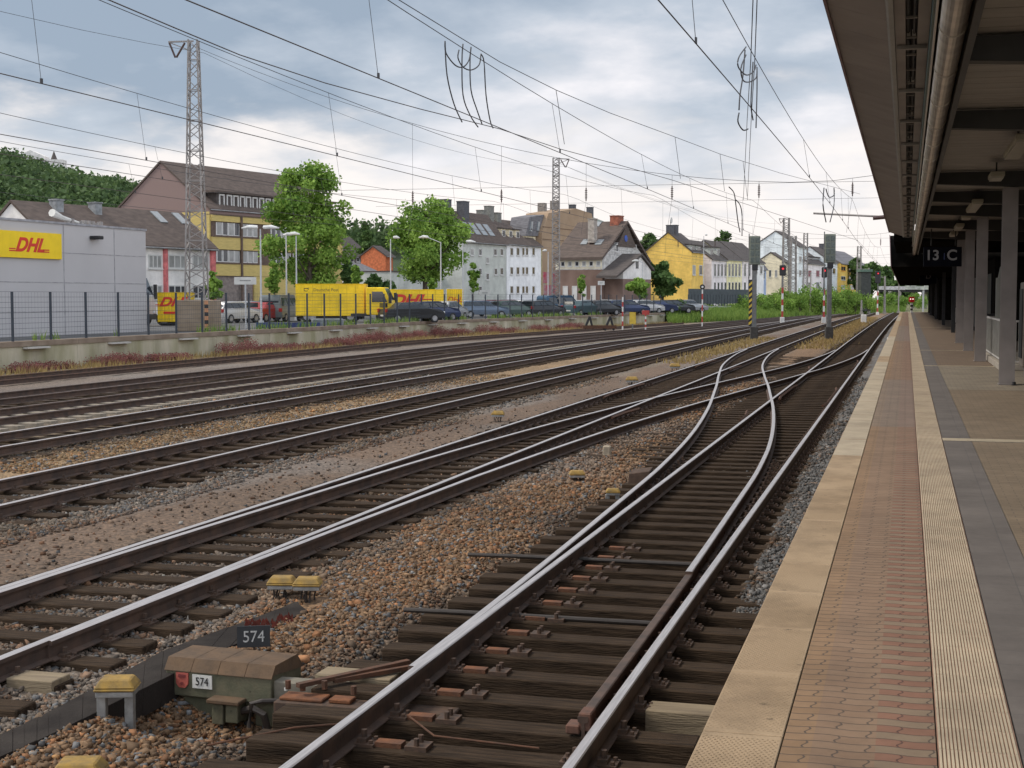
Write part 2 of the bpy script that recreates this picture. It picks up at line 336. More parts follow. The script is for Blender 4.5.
# ================================================================== PLATFORM
PE = 285.0; PY0 = -3.0; PL = 182.5      # platform length
def brick(name, c1, c2, mortar, bw, bh, ms=.012, off=.5, wave=0, bump=.5, rough=.85, alt=None):
    m = bpy.data.materials.new(name); m.use_nodes = True; t = m.node_tree; b = t.nodes['Principled BSDF']; b.inputs['Roughness'].default_value = rough
    g = t.nodes.new('ShaderNodeNewGeometry'); vec = g.outputs['Position']; l = t.links.new
    if wave:
        s_ = t.nodes.new('ShaderNodeSeparateXYZ'); l(vec, s_.inputs[0])
        q = t.nodes.new('ShaderNodeMath'); q.operation = 'MULTIPLY'; q.inputs[1].default_value = 2 * pi / wave[0]; l(s_.outputs[0], q.inputs[0])
        sn = t.nodes.new('ShaderNodeMath'); sn.operation = 'SINE'; l(q.outputs[0], sn.inputs[0])
        ma = t.nodes.new('ShaderNodeMath'); ma.operation = 'MULTIPLY_ADD'; ma.inputs[1].default_value = wave[1]; l(sn.outputs[0], ma.inputs[0]); l(s_.outputs[1], ma.inputs[2])
        # kinked butt joints
        q2 = t.nodes.new('ShaderNodeMath'); q2.operation = 'MULTIPLY'; q2.inputs[1].default_value = 2 * pi / bh; l(ma.outputs[0], q2.inputs[0])
        s2 = t.nodes.new('ShaderNodeMath'); s2.operation = 'SINE'; l(q2.outputs[0], s2.inputs[0])
        m2 = t.nodes.new('ShaderNodeMath'); m2.operation = 'MULTIPLY_ADD'; m2.inputs[1].default_value = wave[2]; l(s2.outputs[0], m2.inputs[0]); l(s_.outputs[0], m2.inputs[2])
        cb = t.nodes.new('ShaderNodeCombineXYZ'); l(m2.outputs[0], cb.inputs[0]); l(ma.outputs[0], cb.inputs[1]); vec = cb.outputs[0]
    br = t.nodes.new('ShaderNodeTexBrick'); br.offset = off; br.inputs['Scale'].default_value = 1; br.inputs['Brick Width'].default_value = bw; br.inputs['Row Height'].default_value = bh
    br.inputs['Mortar Size'].default_value = ms; br.inputs['Mortar Smooth'].default_value = .3; br.inputs['Bias'].default_value = 0
    br.inputs['Color1'].default_value = (*c1, 1); br.inputs['Color2'].default_value = (*c2, 1); br.inputs['Mortar'].default_value = (*mortar, 1)
    l(vec, br.inputs['Vector'])
    bcol = br.outputs['Color']
    if alt:
        q5 = t.nodes.new('ShaderNodeMath'); q5.operation = 'DIVIDE'; q5.inputs[1].default_value = bh * 2; l(ma.outputs[0], q5.inputs[0])
        q6 = t.nodes.new('ShaderNodeMath'); q6.operation = 'FRACT'; l(q5.outputs[0], q6.inputs[0])
        q7 = t.nodes.new('ShaderNodeMath'); q7.operation = 'GREATER_THAN'; q7.inputs[1].default_value = .5; l(q6.outputs[0], q7.inputs[0])
        q8 = t.nodes.new('ShaderNodeMixRGB'); q8.inputs[1].default_value = (1, 1, 1, 1); q8.inputs[2].default_value = (*alt, 1); l(q7.outputs[0], q8.inputs[0])
        q9 = t.nodes.new('ShaderNodeMixRGB'); q9.blend_type = 'MULTIPLY'; q9.inputs[0].default_value = 1; l(bcol, q9.inputs[1]); l(q8.outputs[0], q9.inputs[2]); bcol = q9.outputs[0]
    n = t.nodes.new('ShaderNodeTexNoise'); n.inputs['Scale'].default_value = 1.3; n.inputs['Detail'].default_value = 10; n.inputs['Roughness'].default_value = .78; l(g.outputs['Position'], n.inputs['Vector'])
    mr = t.nodes.new('ShaderNodeMapRange'); mr.inputs[1].default_value = .3; mr.inputs[2].default_value = .7; mr.inputs[3].default_value = .68; mr.inputs[4].default_value = 1.2; l(n.outputs[0], mr.inputs[0])
    mm = t.nodes.new('ShaderNodeMixRGB'); mm.blend_type = 'MULTIPLY'; mm.inputs[0].default_value = 1; l(bcol, mm.inputs[1]); l(mr.outputs[0], mm.inputs[2]); l(mm.outputs[0], b.inputs['Base Color'])
    bp = t.nodes.new('ShaderNodeBump'); bp.inputs['Strength'].default_value = bump; bp.inputs['Distance'].default_value = .006; bp.invert = True
    l(br.outputs['Fac'], bp.inputs['Height']); l(bp.outputs[0], b.inputs['Normal'])
    return m
M_CONC = mat('concrete', (.30, .28, .24), .9, var=.25, scale=2, bump=.3)
mb = MB(); mb.box(-.70, 9, PY0, PL, -.6, .735)
struct('platform', mb, M_CONC)
# tan edge slabs with small studs, one metre long
M_EDGE = mat('edge_slab', (.33, .235, .143), .88, grime=(4, .6, 2.2), col2=(.39, .285, .18), scale=1.1, bump=.25, bscale=60, detail=8)
M_EDGE2 = mat('edge_slab_far', (.42, .35, .255), .88, grime=(4, .7, 1.2), var=.10, scale=1.1, bump=.25, bscale=60, detail=8)
mb = MB(); y = PY0; k = 0
while y < PL:
    mb.mi = 1 if (16 < y < 42 or int(y / 23) % 3 == 2) else 0
    mb.box(-.80, -.468, y + .004, y + .994, .60, .762 + random.uniform(-.0015, .0015)); y += 1.0
struct('platform_edge', mb, [M_EDGE, M_EDGE2], bevel=.004)
mb = MB(); # studs on the near slabs
studs = [];
for iy in range(int((15 - 5) / .024)):
    yy = 5 + iy * .024
    if (yy - PY0) % 1.0 < .04 or (yy - PY0) % 1.0 > .96: continue
    for ix in range(15):
        xx = -.788 + ix * .021 + (iy % 2) * .0105; r = .0042
        mb.add([(xx - r, yy - r, .763), (xx + r, yy - r, .763), (xx + r, yy + r, .763), (xx - r, yy + r, .763), (xx, yy, .7655)], [(0, 1, 4), (1, 2, 4), (2, 3, 4), (3, 0, 4)])
struct('platform_edge_studs', mb, M_EDGE)
# wavy interlocking pavers in three colour columns
pav = [(-.462, -.345, (.25, .155, .085), (.275, .175, .10)), (-.345, -.095, (.225, .143, .09), (.25, .165, .106)), (-.095, .142, (.232, .168, .112), (.222, .16, .106))]
seg = [(PY0, 21, 0), (21, 33, 1), (33, 62, 0), (62, 95, 1), (95, PL, 0)]
for j, (a, b, c1, c2) in enumerate(pav):
    mA = brick('paver_%d' % j, c1, c2, (.11, .08, .06), .25, .098, .0045, .5, wave=(.25, .008, .010), bump=1.0, alt=(1.0, .70, .68) if j == 2 else None)
    g = sum(c1) / 3; cc = tuple(.5 * q + .5 * g * f for q, f in zip(c1, (1.15, 1.05, .95))); dd = tuple(.6 * q + .4 * g * f for q, f in zip(c2, (1.15, 1.05, .95)))
    mB = brick('paver_pale_%d' % j, cc, dd, (.13, .10, .08), .25, .098, .0045, .5, wave=(.25, .008, .010), bump=1.0, alt=(1.02, .78, .78) if j == 2 else None)
    mb = MB()
    for (y0, y1, q) in seg: mb.mi = q; mb.add([(a, y0, .7595), (b, y0, .7595), (b, y1, .7595), (a, y1, .7595)], [(0, 1, 2, 3)])
    struct('platform_paving', mb, [mA, mB])
# ribbed guidance strip
M_RIB = mat('rib_cream', (.47, .395, .285), .85, grime=(3, .55, 1.6), var=.10, scale=1.2, detail=7, bump=.1)
M_GROOVE = mat('rib_groove', (.30, .18, .13), .9, var=.2, scale=4)
mb = MB(); y = PY0
while y < PL:
    n = 20; p = .308 / n
    for q in range(n):
        x0 = .152 + q * p; dz = random.uniform(-.0008, .0008)
        mb.hexa([(x0 + .001, y + .003, .7575), (x0 + p - .0035, y + .003, .7575), (x0 + p - .0035, y + .30 - .003, .7575), (x0 + .001, y + .297, .7575),
                 (x0 + .003, y + .004, .7630 + dz), (x0 + p - .0055, y + .004, .7630 + dz), (x0 + p - .0055, y + .296, .7630 + dz), (x0 + .003, y + .296, .7630 + dz)])
    y += .30
struct('guidance_strip', mb, M_RIB)
mb = MB(); mb.add([(.148, PY0, .7572), (.462, PY0, .7572), (.462, PL, .7572), (.148, PL, .7572)], [(0, 1, 2, 3)]); struct('guidance_strip_base', mb, M_GROOVE)
# dark grey band, then the brown field
mG = brick('grey_band', (.118, .102, .092), (.14, .122, .110), (.10, .09, .085), .35, .30, .004, 0, bump=.3)
mb = MB(); mb.add([(.468, PY0, .7585), (.815, PY0, .7585), (.815, PL, .7585), (.468, PL, .7585)], [(0, 1, 2, 3)]); struct('grey_paving', mb, mG)
mF = brick('field_a', (.175, .13, .085), (.20, .15, .10), (.13, .10, .07), .20, .10, .006, .5, bump=.5)
mF2 = brick('field_b', (.205, .17, .125), (.235, .195, .145), (.14, .12, .09), .20, .10, .006, .5, bump=.5)
mF3 = brick('field_c', (.155, .108, .07), (.18, .126, .084), (.11, .08, .06), .20, .10, .006, .5, bump=.5)
mb = MB()
for (y0, y1, q) in [(PY0, 19.1, 0), (19.5, 29.8, 0), (29.8, 39.8, 1), (40.1, 51.5, 2), (51.8, 90.6, 2), (91, PL, 2)]:
    mb.mi = q; mb.add([(.819, y0, .7585), (9, y0, .7585), (9, y1, .7585), (.819, y1, .7585)], [(0, 1, 2, 3)])
struct('field_paving', mb, [mF, mF2, mF3])
for i_, (y0, y1, x0, x1) in enumerate([(19.15, 19.46, .468, 9), (39.82, 40.1, .468, 9), (51.52, 51.78, .468, 9), (90.6, 90.95, .468, 9)]):
    mb = MB(); 
    for q in range(12):
        yy = y0 + q * (y1 - y0) / 12; mb.box(x0, x1, yy + .003, yy + (y1 - y0) / 12 - .008, .7597, .764)
    struct('cross_strip', mb, M_RIB)
mb = MB(); mb.box(-.80, 9, PL, PL + .4, .2, .78); struct('platform_end_kerb', mb, M_RIB)
# ================================================================== TRACKS
def rail_mats():
    side = mat('rail_side', (.060, .040, .032), .8, col2=(.11, .065, .045), scale=5, bump=.2)
    top = mat('rail_head', (.60, .56, .54), .42, metal=.85, var=.15, scale=9, stretch=(8, .3, 1))
    return side, top
M_RS, M_RT = rail_mats()
M_RT2 = mat('rail_head_dull', (.16, .12, .10), .45, metal=.6, var=.2, scale=9)
M_RUST = mat('rust', (.12, .052, .027), .88, col2=(.07, .038, .024), scale=12, bump=.3)
M_RUSTO = mat('rust_orange', (.21, .080, .032), .88, col2=(.11, .05, .028), scale=10, bump=.3)
M_WOOD = mat('sleeper_timber', (.026, .0175, .0115), .92, spec=.15, col2=(.075, .050, .032), scale=3.0, bump=.7, bscale=14, stretch=(1, 9, 9), detail=8)
M_WOODP = mat('sleeper_pale', (.28, .22, .14), .88, col2=(.17, .13, .085), scale=2, bump=.5, bscale=14, stretch=(1, 8, 8))
M_CSL = mat('sleeper_concrete', (.26, .22, .17), .9, var=.2, scale=4)
M_STEELD = mat('fastening_steel', (.065, .045, .035), .8, metal=.2, col2=(.12, .07, .045), scale=25)
PROF = [(-.062, -.158), (.062, -.158), (.062, -.150), (.012, -.136), (.010, -.045), (.034, -.036), (.035, -.006), (.027, 0), (-.027, 0), (-.035, -.006), (-.034, -.036), (-.010, -.045), (-.012, -.136), (-.062, -.150)]
def rail(parent, pts, top=None, name='rail', dz=0.0, mtop=None):
    """sweep of the flat-bottomed profile along pts (x, y)"""
    N = len(pts); n = len(PROF); vs = []; fs = []; mi = []
    for i, (x, y) in enumerate(pts):
        a = Vector(pts[max(i - 1, 0)]); b = Vector(pts[min(i + 1, N - 1)]); d = (b - a).normalized(); nx_, ny_ = d.y, -d.x
        for (u, z) in PROF: vs.append((x + nx_ * u, y + ny_ * u, z + dz))
    for i in range(N - 1):
        for k in range(n):
            fs.append((i * n + k, i * n + (k + 1) % n, (i + 1) * n + (k + 1) % n, (i + 1) * n + k)); mi.append(1 if k in (6, 7, 8) else 0)
    fs += [tuple(range(n)), tuple(range((N - 1) * n, N * n))]; mi += [0, 0]
    mb = MB(); mb.v = vs; mb.f = fs; mb.m = mi
    return mb.build(name, [M_RS, mtop or M_RT], parent)
YS = list(np.concatenate([np.arange(4.0, 80, 2.0), np.arange(80, 262, 6.0)]))
def line(x): return [(bx(x, y), y) for y in YS]

def sleeper_mesh(name, L, m, h=.15, wd=.26):
    mb = MB(); mb.box(-L / 2, L / 2, -wd / 2, wd / 2, -h, 0); o = mb.build(name, m, bevel=.008); COL.objects.unlink(o); return o.data
def fasten_mesh(name, offs, orange=False):
    mb = MB()
    for u in offs:
        mb.mi = 0
        mb.box(u - .17, u + .17, -.075, .075, 0, .018)
        for s in (-1, 1):
            mb.box(u + s * .085 - .03, u + s * .085 + .03, -.05, .05, .018, .045)
            mb.cyl((u + s * .085, 0, .045), .020, .045, 6); mb.cyl((u + s * .145, .045, .018), .014, .02, 6); mb.cyl((u + s * .145, -.045, .018), .014, .02, 6)
    if orange:
        mb.mi = 1; mb.box(offs[0] + .08, offs[0] + .30, -.06, .06, .018, .032)
    o = mb.build(name, [M_STEELD, M_RUSTO]); COL.objects.unlink(o); return o.data
ME_SL = sleeper_mesh('sleeper', 2.6, M_WOOD); ME_SLC = sleeper_mesh('sleeper', 2.5, M_CSL, .14, .28)
ME_CH1 = fasten_mesh('rail_fastening', (0,))
def add_sleepers(parent, x, y0, y1, step, me, zt, fast_to=0, limit=100, far_me=None, skip=None, jx=.04):
    y = y0; n = 0; rest = MB()
    while y < y1:
        if not (skip and skip(y)):
            xx = bx(x, y) + random.uniform(-jx, jx)
            if n < limit:
                o = bpy.data.objects.new('sleeper', me); COL.objects.link(o); o.parent = parent
                o.location = (xx, y, zt + random.uniform(-.008, .008)); o.rotation_euler = (0, 0, random.uniform(-.008, .008))
                if y < fast_to:
                    for g in (-.7525, .7525): f = bpy.data.objects.new('rail_fastening', ME_CH1); COL.objects.link(f); f.parent = o; f.location = (bx(x, y) - xx + g, 0, 0)
                n += 1
            else:
                rest.box(xx - 1.3, xx + 1.3, y - .13, y + .13, zt - .15, zt)
        y += step * random.uniform(.985, 1.015)
    if rest.v: rest.build('sleeper_run', me.materials[0], parent)['kind'] = 'stuff'
def track(x, label, sl=True, y0=4.4, mtop=None, me=None, zt=-.162, fast=0, limit=100, step=.63, name='railway_track', skip=None):
    t = thing(name, label, 'railway track', (0, 0, 0), 0, 'railway tracks of the station')
    for g in (-.7525, .7525): rail(t, line(x + g), mtop=mtop)
    if sl: add_sleepers(t, x, y0, 262, step, me or ME_SL, zt, fast, limit, skip=skip)
    return t
X1, X2, X3, X4, X5, X6 = -2.51, -6.99, -11.6, -15.85, -19.4, -22.9
t1 = track(X1, 'nearest railway track running right beside the platform edge', sl=False)
t2 = track(X2, 'second railway track from the platform, joined to the first by the crossing', sl=False)
t3 = track(X3, 'third railway track from the platform, dark and well worn, beyond the dirt path', fast=30, y0=13, zt=-.188)
t4 = track(X4, 'fourth railway track from the platform, between the tan gravel and the pale concrete sleepers', y0=20, zt=-.195)
t5 = track(X5, 'rusty track on pale concrete sleepers, fifth from the platform', me=ME_SLC, mtop=M_RT2, y0=25, step=.65, zt=-.155)
t6 = track(X6, 'rusty sixth track from the platform, between grey stones and the weeds', mtop=M_RT2, y0=31, zt=-.195)
# disused siding at the foot of the wall
t7 = thing('disused_siding', 'overgrown brown rusty siding at the foot of the concrete wall', 'railway track')
for g in (-.75, .75):
    rail(t7, [(bx(-28.2 + g, y), y) for y in np.arange(36, 150, 4.0)], mtop=M_RUST, dz=-.03)

# ---- scissors crossing between the first and second track
TY = [4, 8.7, 13, 18, 22, 27.5, 33.8, 39.8, 43, 48.2, 56.2, 66, 75, 80]
TD = [0, .035, .095, .22, .34, .65, 1.18, 1.80, 2.14, 2.73, 3.55, 4.18, 4.44, 4.48]
def dshift(y): return float(np.interp(y, TYf, TDf))
def catmull(xs_, ys_, q):
    k = max(0, min(len(xs_) - 2, int(np.searchsorted(xs_, q) - 1)))
    def sl(i):
        if i <= 0 or i >= len(xs_) - 1: return 0.0
        return (ys_[i + 1] - ys_[i - 1]) / (xs_[i + 1] - xs_[i - 1])
    h = xs_[k + 1] - xs_[k]; t = (q - xs_[k]) / h
    return (2 * t**3 - 3 * t**2 + 1) * ys_[k] + (t**3 - 2 * t**2 + t) * h * sl(k) + (-2 * t**3 + 3 * t**2) * ys_[k + 1] + (t**3 - t**2) * h * sl(k + 1)
TYf = np.arange(4, 80.5, .5); TDf = np.array([catmull(TY, TD, q) for q in TYf])
cA = thing('crossover_track', 'curved crossover track leaving the platform track for the second track', 'railway track')
cB = thing('crossover_track', 'curved crossover track coming from the second track and joining beside the platform', 'railway track')
yy = list(np.arange(8.7, 77, .8)); M_BLT = mat('blade_top', (.06, .042, .034), .7, col2=(.11, .07, .052), scale=8)
XR, XL, XR2, XL2 = X1 + .7525, X1 - .7525, X2 + .7525, X2 - .7525
def cut(y0, y1): return [y for y in yy if y0 <= y <= y1]
def shA(y): return dshift(y) + (.115 * max(0, 1 - (y - 8.7) / 16) if y < 25 else 0)
rail(cA, [(XR - shA(y), y) for y in cut(8.7, 13.6)], dz=-.03, mtop=M_BLT, name='switch_blade')
rail(cA, [(XR - shA(y), y) for y in yy if 13.4 <= y <= 74], dz=-.002)          # open blade, then the curved rail
rail(cA, [(XL - max(dshift(y), .02), y) for y in cut(9, 73)], dz=-.003)
rail(cB, [(XL2 + max(dshift(y), .072), y) for y in cut(8.0, 73)], dz=-.004)
rail(cB, [(XR2 + max(dshift(y) - .02, .018), y) for y in cut(9.4, 20)] + [(XR2 + dshift(y), y) for y in cut(22, 74)], dz=-.005)
def check(parent, pts):
    mb = MB()
    p = [(x, y) for x, y in pts]; mb.tube([(x, y, -.03) for x, y in p], .035, 4)
    mb.build('check_rail', M_RUST, parent)
check(cA, [(XR - .16, 35.5), (XR - .10, 36.5), (XR - .10, 41.5), (XR - .16, 42.5)])
check(cA, [(XR - .16, 54), (XR - .10, 55), (XR - .10, 60), (XR - .16, 61)])
for (xo, y0) in ((XL + .10, 37.5), (XL2 + .1, 37), (XL2 + .1, 54)): check(cB, [(xo + .06, y0), (xo, y0 + 1), (xo, y0 + 5), (xo + .06, y0 + 6)])
for (fx, fy) in ((XR2 + .11, 30.8), (XL - .11, 30.8), (XL - .11, 52.5), (XR2 + .11, 52.5)):
    s = 1 if fx < -4 else -1
    check(cA, [(fx, fy), (fx + .02 * s, fy + 1.4), (fx + .12 * s, fy + 2.6)])
# chairs: rust coloured slide plates and bolts along the blade on the left rail
# ---- timbers of the turnout: one long sleeper each where the tracks join
def slide_mesh():
    mb = MB(); mb.mi = 1; mb.box(0, .17, -.045, .045, .0, .030); mb.mi = 0; mb.box(.201, .34, -.07, .07, .0, .028)
    for q in (-.04, .04): mb.cyl((.27, q, .028), .018, .045, 6)
    o = mb.build('slide_plate', [M_STEELD, M_RUSTO]); COL.objects.unlink(o); return o.data
ME_SLIDE = slide_mesh()
cache = {}
def timber(parent, xa, xb, y, offs, zt, slide=None, wmat=None, fast=True, h=.17):
    key = (round(xb - xa, 1), id(wmat))
    if key not in cache: cache[key] = sleeper_mesh('sleeper', key[0], wmat or M_WOOD, h, .245)
    o = bpy.data.objects.new('sleeper', cache[key]); COL.objects.link(o); o.parent = parent
    c = (xa + xb) / 2; j = random.uniform(-.05, .05)
    o.location = (c + j, y, zt + random.uniform(-.006, .006)); o.rotation_euler = (0, 0, random.uniform(-.010, .010))
    if fast:
        for u in offs: f = bpy.data.objects.new('rail_fastening', ME_CH1); COL.objects.link(f); f.parent = o; f.location = (u - c - j, 0, 0)
        if slide is not None: f = bpy.data.objects.new('slide_plate', ME_SLIDE); COL.objects.link(f); f.parent = o; f.location = (slide + .12 - c - j, 0, 0)
random.seed(11)
y = 4.6; k = 0
while y < 86:
    d = dshift(y); pale = k in (4,)
    if y < 24.5:      # two separate sets
        lx = -3.98 - max(0, d - .3) * .9
        offs = [XR, XL] if y < 14 else [XR, XL - d / 2, XR - d * .9]
        timber(t1, lx, -1.15, y, offs, -.165, slide=XL + .05 if y < 15.5 else None)
        if random.random() < 1: timber(t2, -8.33, -5.72 + max(0, d - .3) * .9, y + .2, [XR2, XL2], -.170, fast=y > 8)
    elif y < 68:
        if random.random() < 1: timber(t1 if k % 2 else t2, -8.35, -1.15, y, [XR, XL, XR2, XL2], -.165, fast=y < 45)
    else:
        timber(t1, -3.85, -1.2, y, [XR, XL], -.165, fast=False); timber(t2, -8.3, -5.7, y, [XR2, XL2], -.165, fast=False)
    y += random.uniform(.585, .63); k += 1
for t_, x_ in ((t1, X1), (t2, X2)):
    mb = MB(); y = 86.5
    while y < 262: mb.box(bx(x_, y) - 1.3, bx(x_, y) + 1.3, y - .13, y + .13, -.31, -.165); y += .62
    mb.build('sleeper_run', M_WOOD, t_)['kind'] = 'stuff'
# pale new timbers
for (xa, xb, yq, z) in [(-1.62, -1.13, 9.42, -.135), (-6.15, -5.78, 9.0, -.13), (-4.10, -3.52, 9.75, -.15)]:
    mb = MB(); mb.box(xa, xb, yq - .12, yq + .12, z - .19, z)
    o = mb.build('timber_block', M_WOODP, bevel=.006)
    tag(o, {-1.62: 'pale new timber block between the near rail and the platform edge', -6.15: 'pale timber end sticking out beside the second track at the left edge', -4.10: 'pale timber block by the rusty locking plate of the points'}[xa], 'timber')
# long steel cross bars (heating pipes / drive rods) lying between timbers
M_PIPE = mat('dark_pipe', (.035, .027, .022), .6, var=.2, scale=10)
for yq, xa, xb, lb in [(11.85, -4.2, -1.9, 'thin dark steel rod lying between the sleepers, nearest of the two'), (14.6, -4.45, -1.95, 'thin dark steel rod lying between the sleepers, farther of the two')]:
    tag(MB().tube([(xa, yq, -.15), (xa + .5, yq - .01, -.14), (xb, yq, -.14)], .022, 8).build('drive_rod', M_PIPE), lb, 'rod')
# locking bar arrangement beside the point machine
lk = thing('point_lock', 'rusty orange locking plate and rods between the point machine and the rail', 'point lock', (-3.75, 9.35, 0))
MB().box(-.45, .85, -.22, .0, -.31, -.22).build('base_plate', M_STEELD, lk, bevel=.008)
MB().box(-.42, -.1, -.19, -.03, -.218, -.195).box(-.06, .10, -.17, -.05, -.218, -.19).build('cover_plate', M_RUSTO, lk, bevel=.006)
mb = MB(); mb.bar((-.30, -.14, -.12), (.25, .62, -.10), .05, .03); mb.bar((-.12, .08, -.13), (.30, .55, -.12), .04, .03)
for q in ((-.28, -.1), (-.15, -.02), (-.4, -.08), (.1, -.1)): mb.cyl((q[0], q[1], -.165), .022, .06, 6)
mb.build('lock_lever', M_RUST, lk)
MB().tube([(-.46, -.14, -.24), (-.55, -.19, -.235), (-.62, -.21, -.25), (-.64, -.21, -.42)], .018, 8).build('hose', M_PIPE, lk)
MB().box(-1.02, -.05, .10, .24, -.33, -.17).build('drive_housing', mat('drive_grey', (.20, .18, .14), .8, scale=9), lk, bevel=.01)
tag(MB().tube([(-4.15, 8.05, -.20), (-3.7, 8.35, -.14), (-3.35, 8.6, -.15), (-3.25, 8.7, -.2)], .007, 6).tube([(-3.1, 8.8, -.14), (-2.8, 8.45, -.15), (-2.1, 8.35, -.14)], .007, 6).build('cable', M_RUST), 'thin bent wire running across the sleepers at the near points', 'cable')
M_BLKC = mat('blade_end', (.16, .075, .05), .75, col2=(.09, .05, .035), scale=12)
o = MB().box(-.055, .055, -.10, .10, -.14, .0).box(-.16, -.04, -.12, .06, -.16, -.09).build('blade_bracket', M_BLKC, loc=(XR - .14, 8.78, -.01), bevel=.01); o.scale = (.75, .75, .85)
tag(o, 'rusty bracket at the open tip of the switch blade beside the bright rail', 'bracket')

# ---- cable trough
M_TR = mat('trough_cover', (.028, .024, .022), .95, spec=.1, col2=(.05, .043, .038), scale=2.5, bump=.4, bscale=40)
tr = thing('cable_trough', 'dark flat concrete cable trough cover running beside the second track', 'cable trough')
TL = [onz(*q, -.165) for q in [(-140, 802), (0, 735), (60, 706), (164, 650), (244, 621.5), (296, 602)]]; TR_ = [onz(*q, -.165) for q in [(-140, 828), (0, 757), (60, 730), (161, 679.5), (208.5, 656), (308, 611)]]
for i_ in range(5):
    for k in range(5):
        A_ = TL[i_].lerp(TL[i_ + 1], k / 5); B_ = TR_[i_].lerp(TR_[i_ + 1], k / 5); C_ = TR_[i_].lerp(TR_[i_ + 1], (k + .985) / 5); D_ = TL[i_].lerp(TL[i_ + 1], (k + .985) / 5); dz = Vector((0, 0, random.uniform(-.003, .003)))
        MB().hexa([q - Vector((0, 0, .2)) for q in (A_, B_, C_, D_)] + [q + dz for q in (A_, B_, C_, D_)]).build('cover_slab', M_TR, tr)

# ---- the point machine 574
M_GREEN = mat('machine_green', (.095, .098, .060), .8, grime=(9, .6, 7), col2=(.135, .12, .075), scale=9, bump=.2)
M_LID = mat('machine_lid', (.135, .082, .045), .9, grime=(8, .6, 6), col2=(.09, .06, .038), scale=5, bump=.2)
M_WHITE = mat('white_enamel', (.62, .61, .57), .6, var=.08); M_BLACK = mat('black_paint', (.02, .02, .02), .6); M_REDP = mat('red_badge', (.42, .10, .075), .6, var=.15, scale=20)
a = onz(165, 699, -.36); b = onz(288, 716, -.36)
ang = math.atan2(b.y - a.y, b.x - a.x) + .10
pm = thing('point_machine', 'green point machine box with rusty lid and number 574 beside the near track', 'point machine', (a.x + .0, a.y + .02, -.095), ang)
W = .86; pm.scale = (1, .86, 1)
mb = MB(); mb.prism([(.0, -.235), (.0, -.05), (.03, -.03), (.52, -.03), (.55, -.08), (.55, -.235)], 0, W, axis='x'); mb.build('case', M_GREEN, pm, bevel=.006)
mb = MB()
for q in range(4): x0 = -.01 + q * (W + .02) / 4; mb.prism([(-.012, -.052), (-.012, -.048), (.06, .035), (.46, .040), (.56, -.06), (.56, -.075), (.03, -.03)], x0 + .002, x0 + (W + .02) / 4 - .002, axis='x')
mb.build('lid', M_LID, pm)
mb = MB(); mb.prism([(.10, -.235), (.14, -.34), (.28, -.40), (.62, -.40), (.66, -.235)], .05, .40, axis='y'); mb.box(.70, .92, .06, .4, -.42, -.235); mb.build('underbody', M_GREEN, pm, bevel=.008)
mb = MB(); mb.box(.40, .66, -.14, .05, -.235, -.205); mb.build('junction_lid', M_LID, pm, bevel=.006)
mb = MB(); mb.box(.43, .52, -.11, .03, -.39, -.235).box(.54, .64, -.11, .03, -.37, -.235); mb.build('junction_box', M_GREEN, pm, bevel=.006)
MB().tube([(.62, -.03, -.30), (.74, -.06, -.26), (.82, -.05, -.30), (.84, -.02, -.42)], .028, 8).build('cable', M_PIPE, pm)
pl_ = MB().box(.225, .385, -.012, -.002, -.165, -.065).build('number_plate', M_WHITE, pm)
text(pl_, 'digits', '574', .085, M_BLACK, Matrix.Translation((.305, -.016, -.116)) @ FRONT, sx=.85)
mb = MB(); mb.prism([(.09, -.06), (.19, -.06), (.19, -.14), (.165, -.17), (.115, -.17), (.09, -.14)], -.014, -.002); bd = mb.build('key_badge', M_REDP, pm)
M_BDK = mat('badge_dark', (.16, .03, .03), .6); MB().cyl((.14, -.020, -.138), .012, .006, 10, axis='y').build('keyhole', M_BDK, bd); MB().box(.112, .168, -.019, -.014, -.095, -.072).build('badge_bar', M_BDK, bd)
o = MB().box(.97, .99, -.02, .0, -.12, -.10).build('latch', M_WHITE, pm)
# small dark plate 574 standing behind it
sp = onz(254, 662, -.22)
sg = thing('number_sign', 'small black plate with white number 574 and reddened top edge among the stones', 'sign', (sp.x, sp.y, .03), .42)
MB().box(-.005, .012, -.01, .01, -.30, .02).build('post', M_STEELD, sg)
mb = MB(); mb.box(-.125, .125, -.022, -.011, -.13, .035); pl_ = mb.build('plate', mat('sign_black', (.03, .032, .035), .7), sg)
text(pl_, 'digits', '574', .125, mat('stencil_white', (.50, .50, .48), .7, var=.2, scale=30), Matrix.Translation((0, -.026, -.050)) @ FRONT, sx=.9)
mb = MB()
for q in range(110):
    x0 = random.uniform(-.13, .24); z0 = random.uniform(-.02, .02) + (.02 if x0 < .12 else .05); y0 = random.uniform(.0, .12); s = random.uniform(.006, .014)
    mb.add([(x0 - s, y0, z0), (x0 + s, y0 + s, z0), (x0, y0, z0 + 3 * s)], [(0, 1, 2)])
o = mb.build('red_weed', mat('weed_red', (.20, .05, .035), .9, var=.3, scale=20), loc=(sp.x + .02, sp.y + .10, .02)); o.rotation_euler[2] = .42; tag(o, 'small red weed growing behind the black number plate', 'weed', kind='stuff')

